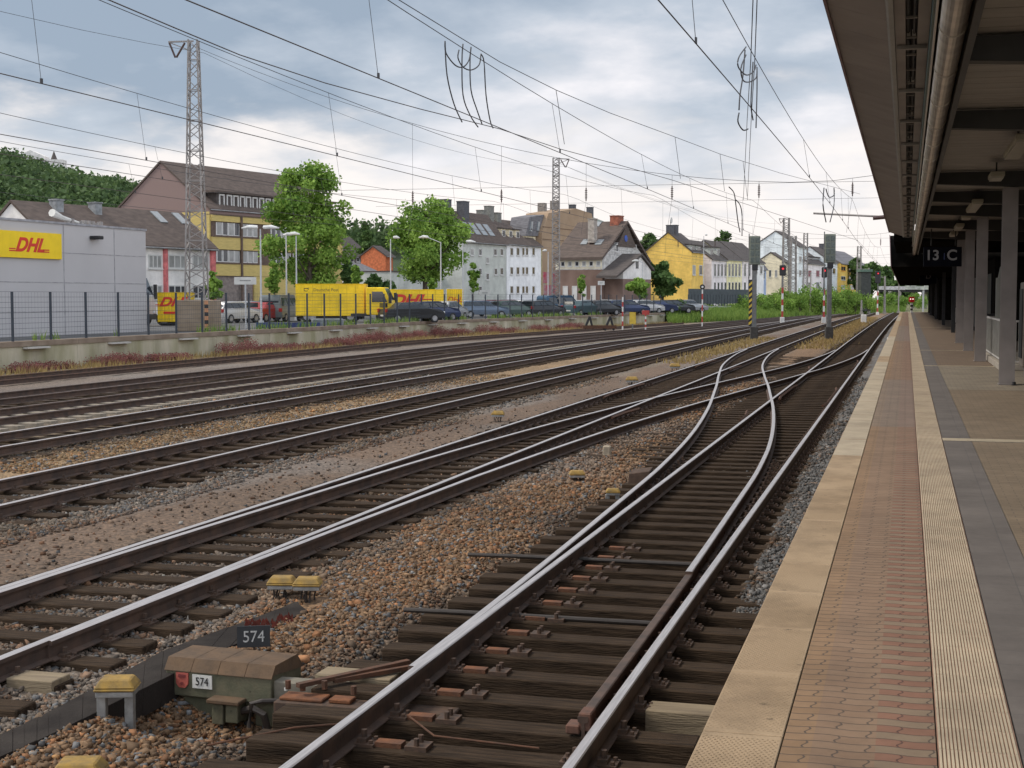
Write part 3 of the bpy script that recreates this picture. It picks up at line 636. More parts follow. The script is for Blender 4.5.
# ---- yellow capped connection boxes beside the tracks
M_YEL = mat('yellow_cap', (.36, .22, .045), .8, grime=(9, .6, 9), col2=(.22, .15, .055), scale=14, bump=.15)
M_GALV = mat('galvanised', (.30, .30, .29), .5, metal=.5, var=.2, scale=20)
def cap_box(label, x, y, zb, h, kind=0, rz=0, s=1.0):
    t = thing('connection_box', label, 'connection box', (x, y, zb), rz, 'yellow topped connection boxes beside the tracks')
    w_ = .135 * s
    mb = MB(); zt = h
    P0 = [(-w_, -w_ * .8), (w_, -w_ * .8), (w_, w_ * .8), (-w_, w_ * .8)]
    mb.hexa([(x_, y_, zt - .055 * s) for x_, y_ in P0] + [(x_ * .72, y_ * .7, zt) for x_, y_ in P0]); mb.hexa([(x_, y_, zt - .075 * s) for x_, y_ in P0] + [(x_, y_, zt - .056 * s) for x_, y_ in P0])
    mb.build('cap', M_YEL, t, bevel=.008)
    mb = MB(); mb.box(-w_ * .92, w_ * .92, -w_ * .72, w_ * .72, zt - .115 * s, zt - .077 * s); mb.build('tray', M_GALV, t, bevel=.004)
    if kind == 0:
        for xx in (-w_ * .75, w_ * .6): MB().box(xx - .03, xx + .03, -.035, .035, -.12, zt - .116 * s).build('leg', M_GALV, t, bevel=.004)
    else:
        mb = MB()
        for q in range(7):
            x0 = random.uniform(-.08, .08) * s; y0 = random.uniform(-.05, .05)
            mb.tube([(x0, y0, zt - .115 * s), (x0 + random.uniform(-.03, .03), y0, (zt - .1) * .5), (x0 + random.uniform(-.05, .05), y0 + random.uniform(-.05, .05), -.08)], .009, 6)
        mb.build('cable_bundle', M_PIPE, t)
    return t
def cb(lbl, px, pyb, pyt, kind, rz=0, s=1.0, zb=-.24):
    p = onz(px, pyb, zb); D = -p.x * sin(YAW) + p.y * cos(YAW); cap_box(lbl, p.x, p.y, zb, max(.16, zat(pyt, D) - zb - .02), kind, rz, s)
cb('yellow topped connection box on two grey legs beside the dark trough', 118, 722, 674, 0, .3)
cb('left one of the pair of yellow topped boxes with dark cables', 282, 603, 574, 1, .25, .95)
cb('right one of the pair of yellow topped boxes with dark cables', 308, 606, 575, 1, .25, .95)
cb('dirty yellow topped box cut by the bottom edge at lower left', 80, 798, 756, 0, .3, 1.05)
cb('yellow topped box on the dirt path left of the second track', 498, 423, 410, 1, .2, 1.1)
cb('bright yellow topped box on a grey tray left of the crossing', 577, 484, 469, 1, .3, .9)
cb('small yellow topped box right against the curved rail', 613, 500, 490, 0, .2, .75, -.2)
cb('weathered yellow topped box beyond the second track, far left of the crossing', 632, 385, 376, 1, .2, 1.5)
cb('old yellow topped box at the track side before the first lattice signal', 675, 372, 363, 1, .2, 1.5)
# brown trunking box by the curved rail
p = onz(641, 487, -.25)
o = MB().hexa([(-.26, -.2, 0), (.24, -.2, 0), (.24, .3, 0), (-.26, .3, 0), (-.24, -.18, .26), (.22, -.18, .32), (.22, .28, .36), (-.24, .28, .30)]).build('cable_pit', mat('pit_brown', (.075, .045, .03), .85, scale=6, bump=.3), bevel=.01); o.location = p; o.scale = (.68, .7, .8); tag(o, 'brown wooden box standing beside the curved rail of the crossing', 'box')
p = onz(607, 457, -.2)
o = MB().box(-.07, .07, -.05, .05, -.05, .20).build('marker_stone', mat('pale_stone', (.36, .30, .22), .85, scale=9), bevel=.02); o.location = p; tag(o, 'small pale upright marker stone among the rust brown ballast', 'marker stone')
# ================================================================== OVERHEAD LINE
M_WIRE = mat('wire', (.045, .045, .05), .6, var=.1); M_CU = mat('contact_wire', (.06, .045, .04), .5, var=.1)
M_INS = mat('insulator', (.06, .03, .025), .4, var=.2, scale=20)
SUP = [7.0, 69.0, 137.0, 205.0, 251.5]
def zm(y, x=-7):     # catenary wire height
    for a, b in zip(SUP[:-1], SUP[1:]):
        if a <= y <= b: m_ = (a + b) / 2; q = (y - m_) / ((b - a) / 2); return 6.42 + .68 * q * q
    return 7.1
def overhead(x, lab, y0, y1=250, drops=(), zc=5.5, dzm=0.0, r=.0068):
    t = thing('overhead_line', lab, 'overhead line', (0, 0, 0), 0, 'overhead contact lines along the tracks')
    yy_ = list(np.arange(y0, y1 + 1, 3.0))
    MB().tube([(bx(x, y) + .15 * math.sin(y / 22), y, zc) for y in yy_], r * 1.15, 5).build('contact_wire', M_CU, t)
    MB().tube([(bx(x, y), y, zm(y) + dzm) for y in yy_], r, 5).build('messenger_wire', M_WIRE, t)
    for y in drops:
        if y0 < y < y1: MB().tube([(bx(x, y) + .15 * math.sin(y / 22), y + .1, zc), (bx(x, y), y, zm(y) + dzm)], .0042, 4).box(bx(x, y) - .012 + .15 * math.sin(y / 22), bx(x, y) + .012 + .15 * math.sin(y / 22), y + .08, y + .12, zc, zc + .07).build('dropper', M_WIRE, t)
    return t
def dr(first, step, a=8, b=150):
    o = []; y = first
    while y > a: y -= step
    while y < b: o.append(y + random.uniform(-.3, .3)); y += step
    return o
overhead(-2.5, 'overhead wires above the nearest track beside the platform', 5, drops=[16.8, 36.3, 46.5, 57, 64, 78, 90, 102, 114, 126])
overhead(-6.98, 'overhead wires above the second track, carrying the dark loops', 5, drops=[18.35, 28.75, 39, 48, 58, 64, 80, 91, 103, 114, 126])
overhead(-11.6, 'overhead wires above the third track', 5, drops=dr(17.8, 10.6), dzm=.30)
overhead(-15.9, 'overhead wires above the fourth track', 5, drops=dr(28.1, 11.2), dzm=.42)
overhead(-19.4, 'overhead wires above the fifth track', 5, drops=dr(34.9, 11.6), zc=5.72, dzm=.15)
overhead(-22.9, 'overhead wires above the sixth track', 5, drops=dr(40, 12), zc=5.75, dzm=.2)
# crossover wires
t = thing('overhead_line', 'slanting overhead wires that follow the crossover from the third to the first track', 'overhead line', (0, 0, 0), 0, 'overhead contact lines along the tracks')
cp = [onz(px, py, 5.58) for px, py in [(60, -15), (109, 0), (175, 28), (240, 55), (325, 83), (420, 109), (500, 129), (560, 149), (612, 163), (672, 180)]] + [Vector((-2.6, 80, 5.6)), Vector((-2.5, 137, 5.6))]
MB().tube(cp, .0075, 5).build('contact_wire', M_CU, t)
cm = [Vector((-7.0, 17.0, 6.80)), onz(500, 62, 6.72), onz(556, 90, 6.66), onz(610, 113, 6.6), onz(675, 137, 6.55), onz(720, 154, 6.6), onz(780, 173, 6.75), onz(860, 194, 7.1)]
MB().tube(cm, .007, 5).build('messenger_wire', M_WIRE, t)
for (a_, b_) in [((556, 90), (581, 156)), ((675, 137), (683, 183)), ((720, 154), (733, 194)), ((743, 161), (728, 200))]:
    pa = onz(a_[0], a_[1], 6.6); MB().tube([pa, Vector((pa.x + .1, pa.y + .3, 5.58))], .006, 4).build('dropper', M_WIRE, t)
# feeder along the masts
mast_pos = [(-36.2, 68.9), (-32.9, 137.2), (-20.0, 251.5)]
f_ = MB(); P0 = Vector((-36.0, -8, 15.0)); fp = []
seq = [Vector((-35.3, 0, 15.1)), Vector((-35.2, 68.9, 15.15)), Vector((-31.9, 137.2, 15.15)), Vector((-19.2, 251.5, 15))]
for a_, b_ in zip(seq[:-1], seq[1:]):
    for q in range(12): s_ = q / 12; p = a_.lerp(b_, s_); p.z -= 4 * 1.5 * s_ * (1 - s_); fp.append(p)
tag(f_.tube(fp, .010, 5).build('feeder_cable', M_WIRE), 'feeder cable hung from the brackets at the tops of the lattice masts', 'cable')
# thin signal cable low over the left side
for z_, xx, lb in [(6.0, -27.0, 'thin lower cable strung before the wooded hill at the left')]:
    tag(MB().tube([(xx, y, z_ - .2 + .0008 * (y - 38) ** 2 * .5) for y in range(20, 72, 4)], .007, 4).build('cable', M_WIRE), lb, 'cable')

# ---- jumper loops
def jumper(x, curves, label, r=.011):
    mb = MB()
    for c in curves:
        P = [onx(px, py, x) for px, py in c]; Q = []
        for i in range(len(P) - 1):
            p0 = P[max(i - 1, 0)]; p1 = P[i]; p2 = P[i + 1]; p3 = P[min(i + 2, len(P) - 1)]
            for s_ in (0, .25, .5, .75): Q.append(.5 * ((2 * p1) + (-p0 + p2) * s_ + (2 * p0 - 5 * p1 + 4 * p2 - p3) * s_ * s_ + (-p0 + 3 * p1 - 3 * p2 + p3) * s_ ** 3))
        Q.append(P[-1]); mb.tube(Q, r, 6)
    tag(mb.build('jumper_cable', M_WIRE, smooth=True), label, 'cable', 'dark jumper loops hung in the overhead wires')
jumper(-6.98, [[(445, 41), (446, 53), (455, 65), (463, 67), (469, 60), (471, 47)], [(471, 48), (470, 62), (471, 90), (477, 110), (482, 124)], [(445, 41), (447, 75), (454, 104), (462, 122)],
               [(459, 50), (458, 58), (463, 67), (471, 70), (479, 65), (481, 54)], [(463, 44), (462, 60), (463, 95), (470, 115), (478, 127)], [(481, 54), (484, 62), (486, 95), (490, 120), (493, 128)]],
       'dark hanging jumper loops joining the two wires above the second track')
jumper(-2.5, [[(746, 47), (739, 57), (738, 66), (743, 73), (748, 75), (754, 71), (756, 65)], [(746, 55), (741, 68), (743, 80), (749, 82), (756, 78), (757, 70)],
              [(753, 62), (752, 80), (751, 105), (753, 120)], [(757, 67), (757, 90), (756, 128)], [(745, 50), (743, 75), (740, 95), (739, 110)], [(739, 113), (738, 122), (743, 130), (748, 129)]],
       'dark jumper loops above the nearest track, the highest cluster in the sky', .011)
jumper(-2.5, [[(824, 188), (823, 205), (826, 222)], [(826, 189), (829, 197), (834, 195), (834, 188)], [(834, 188), (834, 205), (830, 222)]],
       'small far jumper loops above the nearest track close to the canopy', .018)
jumper(-6.98, [[(729, 187), (734, 193), (736, 206), (738, 222), (740, 232)], [(736, 200), (740, 205), (742, 215), (742, 236)]], 'jumper cables bunched under the crossing wires at the cross span', .022)
# pair of long vertical jumpers next to the near loops
g = thing('hanging_cables', 'pair of long thin cables hanging straight down through the loops at the upper right', 'cable')
for px, y0 in ((747, 140), (751, 140)):
    a_ = at(px - 1, 40.0); D = 40.0
    MB().tube([at(px + 3, 24, zat(-14, 24)), at(px + 1, 30, zat(60, 30)), at(px - 2, 46, zat(120, 46)), at(px - 5, 66, zat(200, 66))], .010, 5).build('strand', M_WIRE, g)

# ---- lattice masts
M_MAST = mat('mast_steel', (.22, .205, .195), .7, metal=.1, col2=(.33, .30, .28), scale=4)
def lattice(name, label, x, y, zb, zt, wb, wt, n, rz=0, bracket=True, block=None, r=.045, side=-1, grp='lattice masts carrying the overhead wires'):
    t = thing(name, label, 'mast', (x, y, 0), rz, grp)
    mb = MB(); c = [(-1, -1), (1, -1), (1, 1), (-1, 1)]
    def P(k, s): w_ = (wb * (1 - s) + wt * s) / 2; return Vector((c[k % 4][0] * w_, c[k % 4][1] * w_, zb + (zt - zb) * s))
    for k in range(4): mb.bar(P(k, 0), P(k, 1), r * 2)
    mb.build('corner_posts', M_MAST, t)
    mb = MB()
    for i in range(n):
        s0 = i / n; s1 = (i + 1) / n
        for k in range(4):
            a_, b_ = (P(k, s0), P(k + 1, s1)) if i % 2 == 0 else (P(k + 1, s0), P(k, s1))
            mb.bar(a_, b_, r * 1.05)
        if i % 3 == 0:
            for k in range(4): mb.bar(P(k, s0), P(k + 1, s0), r * 1.1)
    mb.build('bracing', M_MAST, t)
    if bracket:
        mb = MB(); mb.bar((0, 0, zt - .06), (side * 1.3, 0, zt - .10), .08); mb.bar((side * .3, 0, zt - .5), (side * 1.2, 0, zt - .15), .05); mb.build('bracket', M_MAST, t)
        MB().tube([(side * 1.25, 0, zt - .15), (side * .95, 0, zt - .9)], .055, 6).tube([(side * .45, 0, zt - .15), (side * .90, 0, zt - .9)], .055, 6).build('insulator', M_INS, t)
    return t
lattice('lattice_mast', 'tall tapering lattice mast on a concrete block at the left, nearest mast', -35.85, 69.0, 2.42, zat(40, 76), 1.0, .45, 26, .26, r=.038)
bk = MB(); bk.box(-1.0, 1.0, -.9, .9, .8, 2.42); o = bk.build('mast_base', mat('block_concrete', (.25, .19, .13), .9, col2=(.33, .26, .19), scale=1.2, bump=.3), bevel=.04); o.location = (-35.75, 69.0, 0); o.rotation_euler[2] = .26; tag(o, 'brown concrete foundation block under the nearest lattice mast', 'foundation block')
mp_ = thing('marker_post', 'orange and black banded marker standing against the concrete mast foundation', 'marker', tuple(at(206.8, 74.3, .8)), .26)
for q in range(8): MB().box(-.09, .09, -.03, .03, q * .2, q * .2 + .2).build('band', mat('marker_orange', (.5, .24, .12), .7) if q % 2 else M_BLACK, mp_)
lattice('lattice_mast', 'slimmer lattice mast rising behind the parked cars, middle of the picture', -32.9, 137.2, .8, zat(158, 141), .74, .58, 44, .26, side=1, r=.06)
lattice('lattice_mast', 'distant lattice mast with the bracket, left of a close pair before the pale blue house', -20.0, 251.5, -.2, zat(218, 248), 1.2, .9, 30, .26, r=.08)
D_ = 240; p = at(792.5, D_); lattice('lattice_mast', 'distant lattice mast, right of a close pair before the pale blue house', p.x, p.y, -.2, zat(236, D_), 1.0, .75, 26, .26, False, r=.08)
for px, D_, pt, lb in [(804.5, 250, 233, 'thin distant lattice mast standing right behind the close pair'), (858, 262, 246, 'thin distant lattice mast before the orange house')]:
    p = at(px, D_); lattice('lattice_mast', lb, p.x, p.y, -.2, zat(pt, D_), .8, .6, 22, .26, False, r=.05)
# ---- cross span wires
def span(y, xl, zl, xr, zr, xlow, zlow, xs_, lab, zi=7.5, detail=True):
    t = thing('cross_span', lab, 'cross span', (0, 0, 0), 0, 'cross span wires between the masts')
    def zr_(x):
        if x <= xlow: q = (x - xlow) / (xl - xlow); return zlow + (zl - zlow) * abs(q) ** 1.75
        q = (x - xlow) / (xr - xlow); return zlow + (zr - zlow) * q ** 1.75
    P = [(x, y, zr_(x)) for x in np.linspace(xl, xr, 26)]
    MB().tube(P, .011, 5).build('span_rope', M_WIRE, t)
    MB().tube([(xl, y + .1, zi + .45), (xr, y + .1, zi + .30)], .008, 4).build('upper_tie', M_WIRE, t)
    MB().tube([(xs_[0] - 2, y + .1, zi - .42), (xs_[-1] + 2.5, y + .1, zi - .42)], .006, 4).build('lower_tie', M_WIRE, t)
    for x in xs_:
        MB().tube([(x, y, zr_(x)), (x, y, zi + .25)], .007, 4).build('hanger', M_WIRE, t)
        mb = MB(); mb.tube([(x, y, zi + .30), (x, y, zi - .33)], .03, 6)
        for q in range(5): mb.cyl((x, y, zi - .20 + q * .09), .065, .03, 8)
        mb.build('insulator', M_INS, t)
        if detail: MB().tube([(x, y, zi - .33), (x - .25, y, 5.55)], .006, 4).build('registration_wire', M_WIRE, t)
    return t
span(69, -36.2, 15.7, 12, 13, -4.5, 7.9, [-23.9, -19.3, -15.05, -10.87, -6.77, -2.5], 'cross span wires with dark insulators hung from the nearest lattice mast', 7.55)
span(137.2, -32.9, 15.6, 14, 13, -5, 8.2, [-21, -17.5, -14.0, -10.8, -6.8, -2.4], 'cross span wires hung from the middle lattice mast', 7.6, False)
span(205, -25, 12, 10, 12, -5, 8.2, [-14, -10.5, -6.6, -2.2], 'farthest cross span wires low over the junction', 7.6, False)
p = at(679, 205)
# wall-mounted arm reaching in from the canopy end
ar = thing('contact_wire_arm', 'horizontal bracket arm reaching over the near track from the canopy end', 'bracket arm')
MB().tube([(-.9, 66, zat(217, 64)), (-4.1, 66.5, zat(213, 65))], .05, 6).build('arm_tube', M_MAST, ar); MB().tube([(-.95, 66, zat(217, 64)), (-1.5, 66, zat(218, 64))], .09, 8).build('insulator', M_INS, ar)
p1, p2 = at(823, 110, zat(207, 110)), at(848, 110, zat(203.5, 110))
# ================================================================== SIGNALS
M_SGREY = mat('signal_back', (.13, .15, .12), .7, col2=(.19, .20, .16), scale=3); M_SDARK = mat('signal_black', (.018, .018, .02), .6)
M_RED = mat('red_paint', (.42, .05, .04), .6, var=.15); M_SW = mat('white_paint', (.68, .67, .64), .6, var=.1); M_LAMP = mat('red_lamp', (.8, .02, .04), .4, emit=(1, .03, .05, .45))
M_POST = mat('signal_post', (.17, .17, .165), .6, metal=.2, var=.2, scale=6); M_YST = mat('stripe_yellow', (.60, .42, .05), .6, var=.15)
def sig_big(label, x, y, ht, stripes):
    t = thing('main_signal', label, 'railway signal', (x, y, -.2), .2, 'tall signals with grey boxes seen from behind')
    MB().box(-.14, .14, -.02, .26, 0, ht - .4).build('post', M_POST, t, bevel=.01)
    MB().box(-.24, .24, -.2, .36, 0, .85).build('base_box', mat('signal_base', (.055, .05, .045), .8, scale=6), t, bevel=.02)
    hb = MB(); hb.box(-.34, .34, -.10, .22, ht - 1.85, ht); hb.build('signal_box', M_SGREY, t, bevel=.04)
    mb = MB()
    for q in range(4):
        z0 = ht - 1.72 + q * .42
        mb.box(-.30, -.04, -.125, -.103, z0, z0 + .34); mb.box(.02, .30, -.125, -.103, z0, z0 + .34)
    mb.build('door_panels', mat('signal_panel', (.10, .12, .105), .6, var=.3, scale=8), t, bevel=.01)
    MB().box(-.16, .20, -.10, .2, ht - 2.2, ht - 1.853).build('lower_box', M_SDARK, t, bevel=.01)
    mb = MB(); mb.box(-.40, -.34, .0, .1, ht - 4.0, ht + .15); mb.build('ladder_rail', M_POST, t)
    if stripes:
        b = MB().box(-.36, -.16, -.03, .03, .9, 3.9).build('warning_board', M_SDARK, t)
        mb = MB()
        for q in range(8): z0 = .95 + q * .36; mb.hexa([(-.36, -.036, z0), (-.16, -.036, z0 + .16), (-.16, -.031, z0 + .16), (-.36, -.031, z0), (-.36, -.036, z0 + .17), (-.16, -.036, z0 + .33), (-.16, -.031, z0 + .33), (-.36, -.031, z0 + .17)])
        mb.build('yellow_stripes', M_YST, b)
    return t
p = onz(754, 340, -.2); sig_big('tall signal with black and yellow striped board, grey box seen from behind', p.x, p.y, zat(236, 94) + .2, True)
p = onz(829, 340, -.2); sig_big('tall signal with plain reddish post and grey box, right one near the platform', p.x, p.y, zat(234, 94) + .2, False)
def sig_small(label, px, D, ytop, ybase, w=.34, lampy=None, white_lo=True, hh=1.1):
    zb = zat(ybase, D); p = at(px, D); ht = zat(ytop, D) - zb
    t = thing('light_signal', label, 'railway signal', (p.x, p.y, zb), .2, 'small light signals on striped posts')
    n = 6; hp = ht - hh
    for q in range(n): MB().box(-.09, .09, -.09, .09, hp * q / n * .75, hp * (q + 1) / n * .75).build('post_band', (M_SW if q % 2 == 0 else M_RED), t)
    MB().box(-.05, .05, -.05, .05, hp * .75, hp).build('post', M_POST, t)
    if white_lo: MB().box(-.22, .22, -.15, .15, 0, .6).build('foot', M_SW, t, bevel=.02)
    MB().box(-w, w, -.12, .12, hp, ht).build('signal_head', M_SDARK, t, bevel=.08)
    MB().cyl((0, -.20, ht - .38), .11, .08, 14, axis='y').build('lamp', M_LAMP, t)
    MB().box(-.22, .22, -.34, -.12, ht - .18, ht - .15).build('visor', M_SDARK, t)
sig_small('light signal showing red on a red and white banded post, left of the two', 782, 150, 265, 323, .34)
sig_small('light signal showing red, close behind the plain tall signal', 823.5, 150, 267, 323, .28)
sig_small('far light signal with a bright red lamp beside the junction weeds', 877, 224, 271, 316, .42, hh=1.9)
def marker(name, label, px, D, ytop, ybase, kind):
    zb = zat(ybase, D); p = at(px, D); ht = zat(ytop, D) - zb
    t = thing(name, label, 'marker post', (p.x, p.y, zb), .2)
    n = 7
    for q in range(n): MB().box(-.06, .06, -.05, .05, ht * q / n, ht * (q + 1) / n).build('post_band', (M_SW if q % 2 == 0 else M_RED) if kind != 2 else M_POST, t)
    if kind == 0: MB().cyl((0, -.06, ht + .1), .24, .12, 14, axis='y').build('disc', M_SDARK, t); MB().cyl((0, -.09, ht + .1), .1, .02, 12, axis='y').build('lens', M_SW, t)
    if kind == 2: MB().box(-.26, .26, -.07, -.05, ht - .95, ht).build('yellow_plate', M_YST, t, bevel=.03)
    if kind == 1: MB().box(-.3, .3, -.07, -.05, ht - .3, ht + .05).build('red_plate', M_RED, t)
marker('track_marker', 'slim signal post with round dark head at the far left tracks', 702, 134, 288, 328, 0)
marker('track_marker', 'banded post with red plate at the end of the concrete wall', 645.5, 119, 311, 330, 1)
marker('track_marker', 'small yellow plate on a post before the end of the wall', 632.5, 117, 312, 332, 2)
marker('track_marker', 'thin dark banded post left of the yellow plate', 622.5, 117, 297, 331, 3)
p = at(863.5, 155); o = MB().box(-.3, .3, -.2, .2, 0, .95).build('white_marker', M_SW, bevel=.05); o.location = (p.x, p.y, -.25); tag(o, 'short white marker post among the dry weeds between the first two tracks', 'marker post')
p = at(895, 92); o = MB().cyl((0, 0, 0), .16, .3, 10).build('white_marker', M_SW, bevel=.03); o.location = (-1.0, 92, -.2); tag(o, 'small round white stone between the near rail and the platform', 'marker post')
# thin poles in the junction
for px, D_, pt, lb, w_ in [(810, 210, 272, 'thin dark pole behind the junction bushes, right of the close mast pair', .12), (868, 240, 268, 'grey pole beside the dark cabin at the far end', .2), (884, 240, 276, 'second grey pole at the far end near the bridge', .2), (861, 225, 300, 'stub post with white mark in the far grass', .18), (898, 250, 280, 'grey pole right under the edge of the far canopy', .12)]:
    p = at(px, D_); t = thing('steel_pole', lb, 'pole', (p.x, p.y, -.2)); MB().cyl((0, 0, 0), w_, zat(pt, D_) + .2, 8, r2=w_ * .7).build('shaft', M_MAST, t); MB().box(-.3, .3, -.3, .3, 0, .4).build('foot', M_CONC, t)
    if pt < 280: MB().bar((0, 0, zat(pt, D_)), (-2.0, 0, zat(pt, D_) + .05), .1).build('arm', M_MAST, t)
# ================================================================== PLATFORM CANOPY
M_SOF = mat('soffit_panel', (.26, .232, .218), .6, var=.14, scale=1.2, detail=6)
M_SOFL = mat('soffit_sheet', (.33, .305, .28), .55, var=.12, scale=.8, stretch=(1, 6, 1))
M_BEAM = mat('canopy_beam', (.035, .034, .033), .6, var=.15); M_COLM = mat('column_paint', (.235, .21, .20), .5, var=.16, scale=1.5)
M_FASC = mat('fascia', (.20, .12, .13), .5, var=.1); M_PIPEB = mat('bright_pipe', (.52, .47, .40), .30, metal=.75, col2=(.30, .26, .22), scale=3, stretch=(1, 1, 1))
M_LIGHTP = mat('pale_trim', (.55, .53, .50), .5, var=.1); M_LAMPB = mat('lamp_body', (.36, .33, .25), .6, var=.1)
can = thing('platform_canopy', 'long dark platform canopy over the right side, on grey steel columns', 'canopy')
CY0, CY1 = -1.0, 66.0
XE = -.82
mb = MB(); y = CY0
while y < CY1:
    mb.hexa([(XE + .03, y + .004, 5.42), (-.232, y + .004, 5.24), (-.232, y + 1.194, 5.24), (XE + .03, y + 1.194, 5.42), (XE + .03, y + .004, 5.47), (-.232, y + .004, 5.29), (-.232, y + 1.194, 5.29), (XE + .03, y + 1.194, 5.47)]); y += 1.2
mb.build('soffit_panel', M_SOF, can)
MB().prism([(XE, 5.40), (XE + .028, 5.40), (XE + .028, 5.80), (XE, 5.80)], CY0, CY1).build('fascia', M_FASC, can)
MB().prism([(XE, 5.80), (XE, 5.84), (9, 6.15), (9, 5.55), (5, 5.50)], CY0, CY1).build('roof_sheet', M_BEAM, can)
MB().prism([(-.228, 5.20), (-.205, 5.185), (-.16, 5.185), (-.16, 5.30), (-.228, 5.30)], CY0, CY1).build('trim_strip', mat('trim_grey', (.27, .27, .26), .5, var=.1), can)
mb = MB(); mb.prism([(-.155, 5.20), (-.055, 5.20), (-.055, 5.23), (-.155, 5.23)], CY0, CY1); mb.prism([(.06, 5.20), (.17, 5.20), (.17, 5.23), (.06, 5.23)], CY0, CY1); mb.build('tray_edge', M_SOF, can)
mb = MB(); y = CY0
M_ZINC = mat('tray_zinc', (.24, .22, .20), .5, metal=.4)
while y < CY1: MB().box(-.14, .16, y + .3, y + .38, 5.155, 5.195).build('tray_bracket', M_ZINC, can); y += 3.3
y = CY0
while y < CY1: MB().box(-.05, .055, y, y + .03, 5.215, 5.235).build('tray_rung', M_ZINC, can); y += 1.1
MB().prism([(-.16, 5.52), (.20, 5.52), (.20, 5.56), (-.16, 5.56)], CY0, CY1).build('tray_back', M_BEAM, can)
y = CY0
while y < CY1:
    MB().box(-.045, -.008, y, y + .14, 5.235, 5.30).build('cable_clip', M_LIGHTP, can); MB().box(.008, .045, y, y + .14, 5.235, 5.30).build('cable_clip', M_LIGHTP, can); y += 3.3
MB().tube([(-.03, y, 5.27 + .02 * sin(y * 3)) for y in np.arange(CY0, CY1, .35)], .02, 5).tube([(.03, y, 5.28 + .015 * sin(y * 2.3)) for y in np.arange(CY0, CY1, .35)], .016, 5).build('cable_run', M_BEAM, can)
MB().box(.195, .215, CY0, CY1 + 6, 4.98, 5.24).build('bright_edge', M_LIGHTP, can); MB().box(.172, .192, CY0, CY1 + 6, 5.0, 5.24).build('green_edge', mat('green_trim', (.015, .06, .05), .5), can)
mb = MB(); y = CY0
while y < CY1 + 20:
    mb.cyl((.355, y, 4.98), .118, 2.38, 24, axis='y'); mb.cyl((.355, y + 2.37, 4.98), .125, .05, 24, axis='y'); y += 2.42
mb.build('drain_pipe', M_PIPEB, can, smooth=False)
MB().prism([(.49, 4.88), (.55, 4.86), (.56, 5.20), (.49, 5.20)], CY0, CY1 + 20).build('long_beam', M_BEAM, can)
# inner soffit of profiled sheets, ribs running across
mb = MB(); y = CY0
while y < CY1:
    z_ = 5.235
    mb.hexa([(.56, y + .01, 5.20), (5, y + .01, z_ - .05), (5, y + .475, z_ - .05), (.56, y + .475, 5.20), (.56, y + .01, 5.24), (5, y + .01, z_), (5, y + .475, z_), (.56, y + .475, 5.24)]); y += .485
mb.build('ceiling_sheet', M_SOFL, can)
MB().box(.57, 5, CY0, CY1, 5.26, 5.28).build('ceiling_back', M_BEAM, can)
COLY = [12.9, 22.3, 31.8, 43.2, 51.5, 60.1]
for yb in [15.4, 21.4, 31.8, 37.5, 43.2, 51.5, 60.1]:
    MB().prism([(.56, 4.93), (5.0, 4.70), (5.0, 5.17), (.56, 5.17)], yb - .11, yb + .11).build('cross_beam', M_BEAM, can)
def column(y, x=2.03, zt=4.83, par=can):
    mb = MB(); w_ = .15
    mb.box(x - w_, x + w_, y - .15, y - .125, .77, zt); mb.box(x - w_, x + w_, y + .125, y + .15, .77, zt); mb.box(x - .01, x + .01, y - .125, y + .125, .77, zt)
    mb.box(x - .17, x + .17, y - .2, y + .2, .762, .785)
    mb.build('column', M_COLM, par)
for y in COLY: column(y)
o = MB().cyl((2.16, 31.55, .762), .035, .07, 8).box(2.11, 2.21, 31.50, 31.60, .762, .775).build('floor_socket', M_SDARK); tag(o, 'small dark socket on the paving at the foot of the nearest column', 'socket')
# second, lower canopy farther along
c2 = thing('far_canopy', 'lower dark canopy over the far part of the platform', 'canopy')
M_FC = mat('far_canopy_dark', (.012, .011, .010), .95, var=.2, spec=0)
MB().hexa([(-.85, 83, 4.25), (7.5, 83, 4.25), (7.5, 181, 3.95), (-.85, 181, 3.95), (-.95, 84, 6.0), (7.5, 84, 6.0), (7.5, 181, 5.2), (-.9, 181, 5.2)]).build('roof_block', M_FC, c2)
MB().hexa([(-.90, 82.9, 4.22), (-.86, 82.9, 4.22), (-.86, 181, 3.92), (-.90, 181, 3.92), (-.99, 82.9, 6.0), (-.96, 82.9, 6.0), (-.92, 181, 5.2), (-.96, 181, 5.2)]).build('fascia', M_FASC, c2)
for y in (77.5, 98, 124, 150): MB().box(2.2, 2.4, y, y + .2, .76, 4.2).build('column', M_SDARK, c2)
MB().box(-.6, 7.5, 66.2, 83.2, 5.0, 5.5).build('link_roof', M_FC, c2)
# lamps under the canopy
for k, (y0, ln) in enumerate([(22.4, 2.9), (29.0, 1.0), (37.0, 4.0), (43.6, 1.2), (49.0, 3.0), (55, 2.2), (10.5, 2.5)]):
    lb = ['lamp fitting nearest below the canopy sheets at the right edge', 'short lamp fitting hung under the second visible cross beam', 'long lamp fitting third along the canopy', 'short lamp fitting fourth along the canopy', 'fifth lamp fitting along the canopy before the platform sign', 'farthest lamp fitting of the row under the near canopy', 'lamp fitting under the near canopy just outside the right edge'][k]
    t = thing('platform_lamp', lb, 'lamp', (1.62, y0, 4.86), 0, 'lamp fittings in a row under the canopy')
    MB().box(-.13, .13, 0, ln, 0, .09).build('housing', M_LAMPB, t, bevel=.012); MB().box(-.11, .11, .05, ln - .05, -.03, -.002).build('diffuser', mat('diffuser', (.40, .37, .30), .4, var=.05), t)
    MB().box(-.015, .015, ln * .5 - .02, ln * .5 + .02, .092, .30).build('hanger', M_BEAM, t)
